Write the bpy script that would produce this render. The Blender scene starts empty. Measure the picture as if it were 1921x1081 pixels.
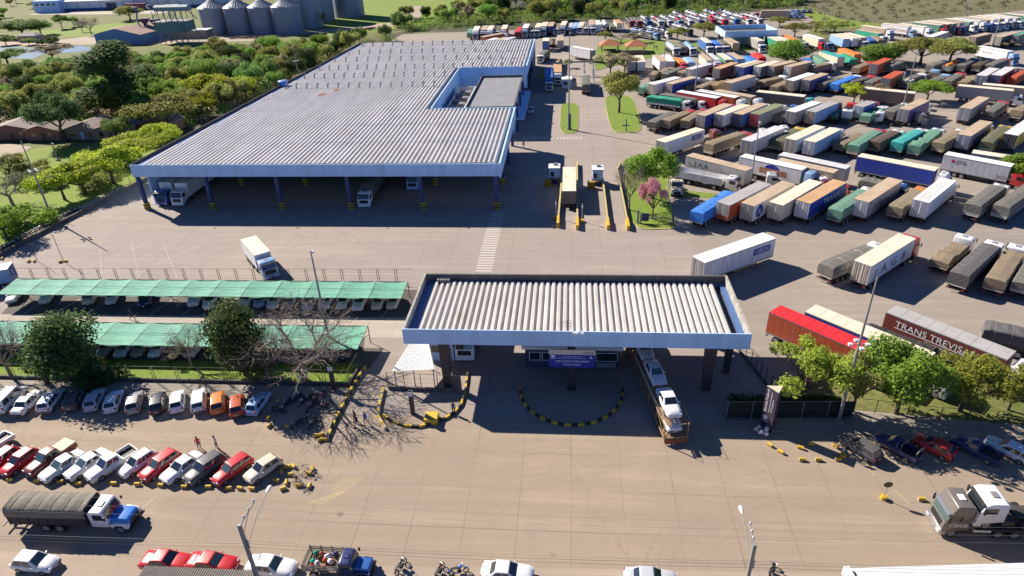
import bpy, bmesh, math, random
from mathutils import Vector, Matrix, noise
random.seed(11)
D = bpy.data
S = bpy.context.scene
COL = S.collection
rad = math.radians

# ---------------------------------------------------------------- camera
PITCH, YAW, ROLL, CAM_H, FPX = rad(29.6596), rad(-5.52835), rad(-2.23166), 50.0, 1245.2
fw = Vector((math.sin(YAW)*math.cos(PITCH), math.cos(YAW)*math.cos(PITCH), -math.sin(PITCH)))
ri = Vector((math.cos(YAW), -math.sin(YAW), 0))
up = ri.cross(fw)
ri2 = math.cos(ROLL)*ri + math.sin(ROLL)*up
up2 = -math.sin(ROLL)*ri + math.cos(ROLL)*up
cd = D.cameras.new("camera")
cam = D.objects.new("camera", cd)
COL.objects.link(cam)
cam.matrix_world = Matrix(((ri2.x, up2.x, -fw.x, 0), (ri2.y, up2.y, -fw.y, 0), (ri2.z, up2.z, -fw.z, CAM_H), (0, 0, 0, 1)))
cd.sensor_width = 36.0
cd.lens = FPX/1921*36
cd.clip_start = 0.5
cd.clip_end = 6000
S.camera = cam

# ---------------------------------------------------------------- sky, sun, exposure
SUN_AZ, SUN_EL = rad(304.0), rad(33.7)          # measured from +Y towards +X
w = D.worlds.new("World")
S.world = w
w.use_nodes = True
nt = w.node_tree
bg = nt.nodes["Background"]
sky = nt.nodes.new("ShaderNodeTexSky")
sky.sky_type = 'NISHITA'
sky.sun_disc = False
sky.sun_elevation = SUN_EL
sky.sun_rotation = SUN_AZ
sky.altitude = 2500
sky.air_density = 0.6
sky.dust_density = 0.0
sky.ozone_density = 10.0
nt.links.new(sky.outputs[0], bg.inputs[0])
bg.inputs[1].default_value = 0.09
sl = D.lights.new("sun", 'SUN')
sl.energy = 5.0
sl.angle = rad(0.53)
sl.color = (1.0, 0.905, 0.78)
so = D.objects.new("sun", sl)
COL.objects.link(so)
sd = Vector((math.sin(SUN_AZ)*math.cos(SUN_EL), math.cos(SUN_AZ)*math.cos(SUN_EL), math.sin(SUN_EL)))
so.rotation_euler = sd.to_track_quat('Z', 'Y').to_euler()
so.location = (0, 0, 90)
S.view_settings.view_transform = 'Standard'
S.view_settings.look = 'None'
S.view_settings.exposure = 0.88
S.view_settings.gamma = 1.0
S.view_settings.use_curve_mapping = False

# ---------------------------------------------------------------- mesh helper
class MB:
    def __init__(s):
        s.v, s.f, s.m, s.sm = [], [], [], []
    def add(s, vs, fs, m=0, smooth=False, M=None):
        o = len(s.v)
        s.v += [tuple(M @ Vector(v)) if M else tuple(v) for v in vs]
        for f in fs:
            s.f.append(tuple(i+o for i in f)); s.m.append(m); s.sm.append(smooth)
        return s
    def box(s, x0, x1, y0, y1, z0, z1, m=0, M=None):
        return s.add([(x0,y0,z0),(x1,y0,z0),(x1,y1,z0),(x0,y1,z0),(x0,y0,z1),(x1,y0,z1),(x1,y1,z1),(x0,y1,z1)],
                     [(0,3,2,1),(4,5,6,7),(0,1,5,4),(1,2,6,5),(2,3,7,6),(3,0,4,7)], m, False, M)
    def loft(s, rings, m=0, caps=True, smooth=False, closed=True, M=None):
        n = len(rings[0]); vs = [p for r in rings for p in r]; fs = []
        for i in range(len(rings)-1):
            for j in range(n if closed else n-1):
                a, b = i*n+j, i*n+(j+1) % n
                fs.append((a, b, b+n, a+n))
        s.add(vs, fs, m, smooth, M)
        if caps and closed:
            s.add(rings[0], [tuple(range(n))[::-1]], m, False, M)
            s.add(rings[-1], [tuple(range(n))], m, False, M)
        return s
    def prism_x(s, prof, x0, x1, m=0, smooth=False, M=None):      # prof: (y,z) outline extruded along x
        return s.loft([[(x0, y, z) for y, z in prof], [(x1, y, z) for y, z in prof]], m, True, smooth, True, M)
    def prism_y(s, prof, y0, y1, m=0, smooth=False, M=None):      # prof: (x,z)
        return s.loft([[(x, y0, z) for x, z in prof], [(x, y1, z) for x, z in prof]], m, True, smooth, True, M)
    def prism_z(s, prof, z0, z1, m=0, M=None):
        return s.loft([[(x, y, z0) for x, y in prof], [(x, y, z1) for x, y in prof]], m, True, False, True, M)
    def tube(s, pts, rr, n=6, m=0, smooth=True, M=None):
        pts = [Vector(p) for p in pts]
        if not hasattr(rr, '__len__'): rr = [rr]*len(pts)
        rings = []
        for i, p in enumerate(pts):
            d = (pts[min(i+1, len(pts)-1)]-pts[max(i-1, 0)])
            if d.length < 1e-6: d = Vector((0, 0, 1))
            d.normalize()
            a = d.cross(Vector((0, 0, 1)) if abs(d.z) < .9 else Vector((1, 0, 0))).normalized(); b = d.cross(a)
            rings.append([tuple(p+(a*math.cos(2*math.pi*k/n)+b*math.sin(2*math.pi*k/n))*rr[i]) for k in range(n)])
        return s.loft(rings, m, True, smooth, True, M)
    def cylx(s, c, r, x0, x1, n=14, m=0, smooth=True):
        return s.loft([[(x, c[0]+r*math.cos(2*math.pi*k/n), c[1]+r*math.sin(2*math.pi*k/n)) for k in range(n)] for x in (x0, x1)], m, True, smooth)
    def quad(s, a, b, c, d, m=0):
        return s.add([a, b, c, d], [(0, 1, 2, 3)], m)
    def mesh(s, name, bevel=0, seg=2, norm=True):
        me = D.meshes.new(name)
        me.from_pydata(s.v, [], s.f)
        me.polygons.foreach_set('material_index', s.m)
        me.polygons.foreach_set('use_smooth', s.sm)
        me.update()
        if bevel or norm:
            bm = bmesh.new(); bm.from_mesh(me)
            if bevel:
                bmesh.ops.remove_doubles(bm, verts=bm.verts, dist=.0005)
                bmesh.ops.bevel(bm, geom=[e for e in bm.edges if len(e.link_faces) == 2 and e.calc_face_angle(0) > .35],
                                offset=bevel, segments=seg, affect='EDGES', profile=.6, clamp_overlap=True)
            if norm: bmesh.ops.recalc_face_normals(bm, faces=bm.faces)
            bm.to_mesh(me); bm.free()
        return me

def tag(o, label=None, cat=None, group=None, kind=None):
    if label: o['label'] = label
    if cat: o['category'] = cat
    if group: o['group'] = group
    if kind: o['kind'] = kind
    return o

def obj(name, me, mats=(), parent=None, loc=(0, 0, 0), rz=0.0, rot=None, sc=None):
    """link one mesh object; a mesh used before keeps its data and takes its colours at object level"""
    if isinstance(me, MB): me = me.mesh(name)
    o = D.objects.new(name, me)
    COL.objects.link(o)
    if mats and not hasattr(mats, '__len__'): mats = [mats]
    if len(me.materials) == 0:
        for m in mats: me.materials.append(m)
    else:
        for i, m in enumerate(mats):
            if me.materials[i] != m:
                o.material_slots[i].link = 'OBJECT'; o.material_slots[i].material = m
    o.location = loc
    o.rotation_euler = rot if rot else (0, 0, rz)
    if sc: o.scale = (sc, sc, sc) if not hasattr(sc, '__len__') else sc
    if parent: o.parent = parent
    return o

def thing(name, label, cat, loc=(0, 0, 0), rz=0.0, group=None):
    o = D.objects.new(name, None)
    o.empty_display_size = .5
    COL.objects.link(o)
    o.location = loc; o.rotation_euler = (0, 0, rz)
    return tag(o, label, cat, group)

def struct(name, me, mats, z=0):
    o = obj(name, me, mats, loc=(0, 0, z))
    o['kind'] = 'structure'
    return o

def sheet(name, pts, z, m):
    return struct(name, MB().add([(x, y, z) for x, y in pts], [tuple(range(len(pts)))]), m)

_cache = {}
def cached(key, fn):
    if key not in _cache: _cache[key] = fn()
    return _cache[key]

# ---------------------------------------------------------------- materials
def nodes(name):
    m = D.materials.new(name); m.use_nodes = True
    t = m.node_tree; b = t.nodes['Principled BSDF']
    return m, t, b
def lk(t, a, b): t.links.new(a, b)
def nz(t, vec, scale, detail=4, rough=.6):
    n = t.nodes.new('ShaderNodeTexNoise'); n.inputs['Scale'].default_value = scale
    n.inputs['Detail'].default_value = detail; n.inputs['Roughness'].default_value = rough
    if vec is not None: lk(t, vec, n.inputs['Vector'])
    return n
def mth(t, op, a, b=None, c=None):
    n = t.nodes.new('ShaderNodeMath'); n.operation = op
    for i, v in enumerate((a, b, c)):
        if v is None: continue
        if isinstance(v, (int, float)): n.inputs[i].default_value = v
        else: lk(t, v, n.inputs[i])
    return n.outputs[0]
def ramp(t, fac, stops):
    n = t.nodes.new('ShaderNodeValToRGB'); lk(t, fac, n.inputs[0])
    while len(n.color_ramp.elements) < len(stops): n.color_ramp.elements.new(.5)
    for e, (p, c) in zip(n.color_ramp.elements, stops): e.position = p; e.color = (*c, 1)
    return n.outputs[0]
def mix(t, fac, a, b, mode='MIX'):
    n = t.nodes.new('ShaderNodeMix'); n.data_type = 'RGBA'; n.blend_type = mode
    for i, v in ((0, fac), (6, a), (7, b)):
        if isinstance(v, (int, float)): n.inputs[i].default_value = v
        elif isinstance(v, tuple): n.inputs[i].default_value = (*v, 1)
        else: lk(t, v, n.inputs[i])
    return n.outputs[2]
def objvec(t, shift=True, sc=(1, 1, 1)):
    tc = t.nodes.new('ShaderNodeTexCoord'); v = tc.outputs['Object']
    if sc != (1, 1, 1):
        mp = t.nodes.new('ShaderNodeMapping'); mp.inputs['Scale'].default_value = sc; lk(t, v, mp.inputs[0]); v = mp.outputs[0]
    if shift:
        oi = t.nodes.new('ShaderNodeObjectInfo'); a = t.nodes.new('ShaderNodeVectorMath'); a.operation = 'ADD'
        lk(t, v, a.inputs[0]); k = mth(t, 'MULTIPLY', oi.outputs['Random'], 91.0); lk(t, k, a.inputs[1]); v = a.outputs[0]
    return v
def bump(t, b, h, st=.3, dist=.05):
    n = t.nodes.new('ShaderNodeBump'); n.inputs['Strength'].default_value = st; n.inputs['Distance'].default_value = dist
    lk(t, h, n.inputs['Height']); lk(t, n.outputs[0], b.inputs['Normal'])

def mat(name, col, rough=.6, var=.12, scale=.8, metal=0.0, dirt=None, dirt_amt=.5, sc=(1, 1, 1), coat=0.0, rib=None, wrinkle=False, cells=None):
    def mk():
        m, t, b = nodes(name)
        v = objvec(t, True, sc)
        n = nz(t, v, scale, 5)
        c = mix(t, n.outputs[0], tuple(x*(1-var) for x in col), tuple(min(1, x*(1+var)) for x in col))
        if dirt:
            n2 = nz(t, v, scale*1.7, 6, .7)
            f = ramp(t, n2.outputs[0], [(.45, (0, 0, 0)), (.72, (dirt_amt,)*3)])
            c = mix(t, f, c, dirt)
        if cells:                                            # every sheet has aged a little differently
            tc = t.nodes.new('ShaderNodeTexCoord'); dv = t.nodes.new('ShaderNodeVectorMath'); dv.operation = 'DIVIDE'; lk(t, tc.outputs['Object'], dv.inputs[0]); dv.inputs[1].default_value = cells
            fl = t.nodes.new('ShaderNodeVectorMath'); fl.operation = 'FLOOR'; lk(t, dv.outputs[0], fl.inputs[0]); wn = t.nodes.new('ShaderNodeTexWhiteNoise'); lk(t, fl.outputs[0], wn.inputs['Vector'])
            c = mix(t, ramp(t, wn.outputs['Value'], [(0, (0, 0, 0)), (1, (.32,)*3)]), c, tuple(x*.62 for x in col))
        lk(t, c, b.inputs['Base Color'])
        b.inputs['Roughness'].default_value = rough; b.inputs['Metallic'].default_value = metal
        b.inputs['Coat Weight'].default_value = coat; b.inputs['Coat Roughness'].default_value = .08
        if wrinkle: bump(t, b, mth(t, 'ADD', nz(t, v, 2.2, 4, .7).outputs[0], nz(t, v, .7, 2).outputs[0]), .55, .12)
        if rib:                                              # pressed ribs running up the side (or along the roof)
            tc = t.nodes.new('ShaderNodeTexCoord'); sx = t.nodes.new('ShaderNodeSeparateXYZ'); lk(t, tc.outputs['Object'], sx.inputs[0])
            a = mth(t, 'PINGPONG', sx.outputs[rib[0]], rib[1]); bump(t, b, mth(t, 'SMOOTH_MIN', a, rib[1]*.4, .02), .5, .06)
        return m
    return cached(('mat', name), mk)
def paint(cname, kind='paint'):
    c = PAL[cname]
    if kind == 'paint': return mat('paint '+cname, c, .32, .08, .9, dirt=(c[0]*.75+.05, c[1]*.75+.042, c[2]*.75+.032), dirt_amt=.5, coat=.5)
    if kind == 'side': return mat('side '+cname, c, .5, .1, .6, dirt=tuple(.6*x+.06 for x in (c[0]*.8, c[1]*.72, c[2]*.62)), dirt_amt=.55, sc=(1, 1, .35), rib=(1, .55))
    if kind == 'roof':
        c = tuple(min(.8, x*1.15) for x in c)
        return mat('roof '+cname, c, .6, .16, .35, dirt=(c[0]*.72+.02, c[1]*.6+.01, c[2]*.46), dirt_amt=.6, sc=(1, .5, 1))
    if kind == 'tarp':
        if cname in ('grey', 'tan', 'brown', 'rusty tan', 'olive'): c = tuple(x*(.40 if cname == 'grey' else .52) for x in c[:2])+(c[2]*(.36 if cname == 'grey' else .48),)
        return mat('tarp '+cname, c, .8, .28, 1.1, dirt=(c[0]*.6+.05, c[1]*.6+.042, c[2]*.6+.034), dirt_amt=.5, wrinkle=True)
PAL = {'white': (.80, .80, .80), 'cream': (.68, .60, .47), 'grey': (.36, .35, .34), 'pale grey': (.55, .55, .56), 'dark grey': (.11, .105, .105), 'black': (.025, .025, .028),
 'silver': (.50, .52, .55), 'tan': (.46, .36, .25), 'rusty tan': (.50, .32, .17), 'taupe': (.16, .14, .125), 'brown': (.17, .125, .095), 'maroon': (.17, .035, .03), 'red': (.55, .02, .025), 'orange red': (.46, .085, .03),
 'orange': (.70, .22, .03), 'yellow': (.66, .46, .03), 'olive': (.22, .23, .13), 'green': (.12, .27, .19), 'dark green': (.035, .12, .085), 'emerald': (.02, .32, .20), 'teal': (.03, .36, .33),
 'blue': (.04, .14, .42), 'bright blue': (.03, .20, .66), 'royal blue': (.02, .055, .36), 'navy': (.025, .035, .13), 'light blue': (.28, .45, .70), 'purple': (.12, .09, .27)}

M_tyre = mat('tyre rubber', (.02, .02, .021), .9, .2)
M_rim = mat('wheel rim', (.35, .35, .36), .45, .15, metal=.6)
M_glass = mat('dark window glass', (.02, .028, .035), .06, .1, coat=1)
M_glassg = mat('greenish windscreen glass', (.06, .10, .10), .08, .1, coat=1)
M_black = mat('black plastic', (.018, .018, .02), .6, .2)
M_chassis = mat('chassis steel', (.05, .046, .045), .75, .3, dirt=(.14, .11, .08), dirt_amt=.6)
M_chrome = mat('bright metal', (.6, .6, .62), .3, .08, metal=.8)
M_red = mat('red lens', (.45, .01, .01), .3)
M_lamp = mat('headlamp lens', (.75, .77, .8), .15, coat=1)
M_plate = mat('number plate', (.55, .55, .55), .5)
M_yel = mat('yellow traffic paint', (.66, .43, .03), .65, .15, 2.0, dirt=(.22, .16, .06), dirt_amt=.7)
M_blk = mat('black traffic paint', (.03, .03, .03), .7, .3, 2.0)
M_conc = mat('weathered concrete', (.34, .31, .27), .9, .2, .9, dirt=(.12, .105, .085), dirt_amt=.7)
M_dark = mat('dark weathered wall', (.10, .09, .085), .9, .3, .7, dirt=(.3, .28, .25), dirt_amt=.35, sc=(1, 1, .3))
M_white = mat('white wall paint', (.72, .72, .71), .7, .08, .4, dirt=(.45, .42, .37), dirt_amt=.5, sc=(1, 1, .3))
M_wallsh = mat('pale blue grey wall paint', (.46, .67, .93), .7, .06, .5, dirt=(.30, .37, .46), dirt_amt=.5, sc=(.8, .8, .10))
M_steel = mat('grey painted steel', (.22, .22, .23), .6, .2)
M_darksteel = mat('dark steel', (.04, .038, .04), .7, .3)
M_galv = mat('galvanised pole', (.27, .255, .24), .55, .15)
M_wood = mat('bark', (.10, .075, .055), .95, .3, 3)
M_barkg = mat('grey bark', (.24, .20, .165), .95, .3, 3)
M_bluecol = mat('dark blue column paint', (.045, .07, .19), .6, .15)
M_skin = mat('skin', (.42, .26, .18), .6, .05)
M_hair = mat('dark hair', (.02, .015, .012), .8, .1)

def leafmat(name, c, var=.3, trans=.5, hue2=None):
    m, t, b = nodes(name)
    v = objvec(t, True)
    n = nz(t, v, .55, 3); n2 = nz(t, v, 4.0, 2)
    c2 = hue2 or tuple(x*(1+var) for x in c)
    col = mix(t, ramp(t, n.outputs[0], [(.35, (0, 0, 0)), (.65, (1, 1, 1))]), tuple(x*(1-var) for x in c), c2)
    col = mix(t, mth(t, 'MULTIPLY', n2.outputs[0], .6), col, tuple(min(1, x*1.5) for x in c))
    oi = t.nodes.new('ShaderNodeObjectInfo')
    hs = t.nodes.new('ShaderNodeHueSaturation'); lk(t, col, hs.inputs['Color'])
    lk(t, mth(t, 'MULTIPLY_ADD', oi.outputs['Random'], .5, .75), hs.inputs['Value'])
    lk(t, mth(t, 'MULTIPLY_ADD', oi.outputs['Random'], .03, .487), hs.inputs['Hue'])
    lk(t, hs.outputs[0], b.inputs['Base Color']); b.inputs['Roughness'].default_value = .7
    b.inputs['Specular IOR Level'].default_value = .25
    tr = t.nodes.new('ShaderNodeBsdfTranslucent'); lk(t, hs.outputs[0], tr.inputs['Color'])
    ms = t.nodes.new('ShaderNodeMixShader'); ms.inputs[0].default_value = trans
    lk(t, b.outputs[0], ms.inputs[1]); lk(t, tr.outputs[0], ms.inputs[2])
    lk(t, ms.outputs[0], t.nodes['Material Output'].inputs['Surface'])
    return m
L_dark = leafmat('dark leaves', (.085, .135, .04))
L_mid = leafmat('mid green leaves', (.20, .31, .055))
L_olive = leafmat('olive leaves', (.30, .31, .085))
L_lime = leafmat('yellow green leaves', (.34, .41, .035), hue2=(.48, .47, .04))
L_fresh = leafmat('fresh green leaves', (.19, .31, .04), hue2=(.28, .40, .05))
L_brown = leafmat('greyish brown twigs and leaves', (.36, .31, .20))
L_pink = leafmat('pink blossom', (.46, .24, .29), .2)
L_mix = leafmat('yellow and green leaves', (.29, .34, .05), hue2=(.38, .41, .06))
L_twig = leafmat('bare twigs', (.20, .16, .13), .2, .05)
L_shady = leafmat('deep green leaves', (.18, .28, .07))

def ground_mat(name, base, joint=None, cx=(0, 0), dark=.55, stain=.35, lines=.5, rings=None, warm=(1, .96, .90)):
    m, t, b = nodes(name)
    tc = t.nodes.new('ShaderNodeTexCoord'); v = tc.outputs['Object']
    sx = t.nodes.new('ShaderNodeSeparateXYZ'); lk(t, v, sx.inputs[0])
    n1 = nz(t, v, .035, 6, .65); n2 = nz(t, v, .4, 6, .7); n3 = nz(t, v, 7.0, 4, .7)
    c = mix(t, ramp(t, n1.outputs[0], [(.3, (0, 0, 0)), (.7, (1, 1, 1))]), tuple(x*(1-stain*.5) for x in base), tuple(x*(1+stain*.4)*w_ for x, w_ in zip(base, warm)))
    c = mix(t, ramp(t, n2.outputs[0], [(.35, (.35,)*3), (.7, (0, 0, 0))]), c, tuple(x*.68 for x in base))
    c = mix(t, mth(t, 'MULTIPLY', n3.outputs[0], .5), c, tuple(x*.72 for x in base))
    n4 = nz(t, v, .16, 7, .75)
    c = mix(t, ramp(t, n4.outputs[0], [(.60, (0, 0, 0)), (.74, (.55,)*3)]), c, tuple(x*.55 for x in base))
    mp = t.nodes.new('ShaderNodeMapping'); mp.inputs['Scale'].default_value = (.035, .55, 1); lk(t, v, mp.inputs[0]); n5 = nz(t, mp.outputs[0], 1.0, 5, .7)
    c = mix(t, ramp(t, n5.outputs[0], [(.45, (0, 0, 0)), (.7, (.42,)*3)]), c, tuple(x*.66 for x in base))
    c = mix(t, ramp(t, n5.outputs[0], [(.28, (.4,)*3), (.45, (0, 0, 0))]), c, tuple(min(1, x*1.28) for x in base))
    vo = t.nodes.new('ShaderNodeTexVoronoi'); vo.inputs['Scale'].default_value = .33; lk(t, v, vo.inputs['Vector'])
    c = mix(t, mth(t, 'MULTIPLY', ramp(t, vo.outputs['Distance'], [(.05, (1, 1, 1)), (.16, (0, 0, 0))]), ramp(t, n2.outputs[0], [(.52, (0, 0, 0)), (.66, (.8,)*3)])), c, tuple(x*.32 for x in base))
    vc = t.nodes.new('ShaderNodeTexVoronoi'); vc.feature = 'DISTANCE_TO_EDGE'; vc.inputs['Scale'].default_value = .11
    wv = t.nodes.new('ShaderNodeVectorMath'); wv.operation = 'ADD'; lk(t, v, wv.inputs[0]); lk(t, mth(t, 'MULTIPLY', n2.outputs[0], 2.2), wv.inputs[1]); lk(t, wv.outputs[0], vc.inputs['Vector'])
    c = mix(t, mth(t, 'MULTIPLY', mth(t, 'LESS_THAN', vc.outputs['Distance'], .006), ramp(t, n1.outputs[0], [(.52, (0, 0, 0)), (.62, (.35,)*3)])), c, tuple(x*.35 for x in base))
    if joint:
        wob = mth(t, 'MULTIPLY', mth(t, 'SUBTRACT', n2.outputs[0], .5), .10)
        masks = []
        for k, off in ((0, cx[0]), (1, cx[1])):
            q = mth(t, 'ADD', sx.outputs[k], wob); q = mth(t, 'SUBTRACT', q, off)
            d = mth(t, 'PINGPONG', q, joint/2)
            masks.append(mth(t, 'LESS_THAN', d, .045))
            q2 = mth(t, 'FLOOR', mth(t, 'DIVIDE', q, joint)); masks.append(q2)
        cm = t.nodes.new('ShaderNodeCombineXYZ'); lk(t, masks[1], cm.inputs[0]); lk(t, masks[3], cm.inputs[1])
        wn = t.nodes.new('ShaderNodeTexWhiteNoise'); lk(t, cm.outputs[0], wn.inputs['Vector'])
        c = mix(t, mth(t, 'MULTIPLY', wn.outputs['Value'], .16), c, tuple(x*.62 for x in base))
        jm = mth(t, 'MAXIMUM', masks[0], masks[2])
        nj = nz(t, v, .09, 3)
        jf = mth(t, 'MULTIPLY', jm, ramp(t, nj.outputs[0], [(.38, (.08,)*3), (.62, (lines,)*3)]))
        c = mix(t, jf, c, tuple(x*.3 for x in base))
    if rings:                                                # rubber left by turning lorries
        for (px, py, r0, r1, a) in rings:
            dx = mth(t, 'SUBTRACT', sx.outputs[0], px); dy = mth(t, 'SUBTRACT', sx.outputs[1], py)
            r = mth(t, 'SQRT', mth(t, 'ADD', mth(t, 'MULTIPLY', dx, dx), mth(t, 'MULTIPLY', dy, dy)))
            r = mth(t, 'ADD', r, mth(t, 'MULTIPLY', n4.outputs[0], 1.2))
            s1 = mth(t, 'GREATER_THAN', mth(t, 'SINE', mth(t, 'MULTIPLY', r, 6.5)), .72)
            band = mth(t, 'MULTIPLY', mth(t, 'GREATER_THAN', r, r0), mth(t, 'LESS_THAN', r, r1))
            f = mth(t, 'MULTIPLY', mth(t, 'MULTIPLY', s1, band), ramp(t, n1.outputs[0], [(.4, (0, 0, 0)), (.6, (a,)*3)]))
            c = mix(t, f, c, tuple(x*.35 for x in base))
    lk(t, c, b.inputs['Base Color']); b.inputs['Roughness'].default_value = .92
    bump(t, b, n3.outputs[0], .25, .03)
    return m
G_yard = ground_mat('yard concrete', (.378, .325, .29), 5.0, (-24.5, 42.15), lines=.5, stain=.35)
G_street = ground_mat('street concrete', (.39, .313, .238), 5.0, (-24.5, 42.15), lines=.5, stain=.35, rings=[(24, 33, 12, 19, .16), (-6, 62, 10, 16, .12), (30, 62, 12, 17, .14)])
G_lot = ground_mat('truck lot paving', (.355, .308, .265), 6.0, (-2, 3), lines=.25, stain=.45)
G_asph = ground_mat('dark asphalt', (.12, .105, .095), None, stain=.4)
G_walk = ground_mat('sidewalk paving', (.34, .305, .26), 2.0, (0, .4), lines=.5, stain=.5)
G_dirt = ground_mat('bare dirt', (.43, .35, .275), None, stain=.5)
G_path = ground_mat('concrete path', (.50, .44, .37), 4.0, (0, 0), lines=.4)
def grass_mat(name, a, b_, c_, s=.05):
    m, t, b = nodes(name)
    tc = t.nodes.new('ShaderNodeTexCoord'); v = tc.outputs['Object']
    n1 = nz(t, v, s, 6, .65); n2 = nz(t, v, 1.3, 5, .75); n3 = nz(t, v, 12, 3)
    c = ramp(t, n1.outputs[0], [(.3, a), (.5, b_), (.7, c_)])
    c = mix(t, ramp(t, n2.outputs[0], [(.35, (.7,)*3), (.62, (0, 0, 0))]), c, tuple(x*.5 for x in a))
    n4 = nz(t, v, .3, 4, .7); c = mix(t, ramp(t, n4.outputs[0], [(.55, (0, 0, 0)), (.75, (.6,)*3)]), c, c_)
    c = mix(t, mth(t, 'MULTIPLY', n3.outputs[0], .4), c, tuple(x*.5 for x in b_))
    lk(t, c, b.inputs['Base Color']); b.inputs['Roughness'].default_value = .95
    bump(t, b, n2.outputs[0], .5, .15)
    return m
G_grass = grass_mat('rough grass', (.10, .13, .03), (.20, .22, .05), (.25, .21, .09))
G_bright = grass_mat('bright grass', (.17, .26, .02), (.22, .32, .025), (.30, .32, .06), .09)
G_lawn = grass_mat('mown lawn', (.15, .25, .02), (.21, .32, .025), (.26, .27, .06), .25)
G_scrub = grass_mat('dry scrub', (.13, .13, .05), (.18, .17, .075), (.22, .195, .09), .12)
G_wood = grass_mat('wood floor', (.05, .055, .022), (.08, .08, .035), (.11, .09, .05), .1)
def water_mat():
    m, t, b = nodes('pond water')
    b.inputs['Base Color'].default_value = (.22, .28, .29, 1); b.inputs['Roughness'].default_value = .3
    tc = t.nodes.new('ShaderNodeTexCoord'); n = nz(t, tc.outputs['Object'], .8, 3); bump(t, b, n.outputs[0], .12, .05)
    return m
G_water = water_mat()

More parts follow.
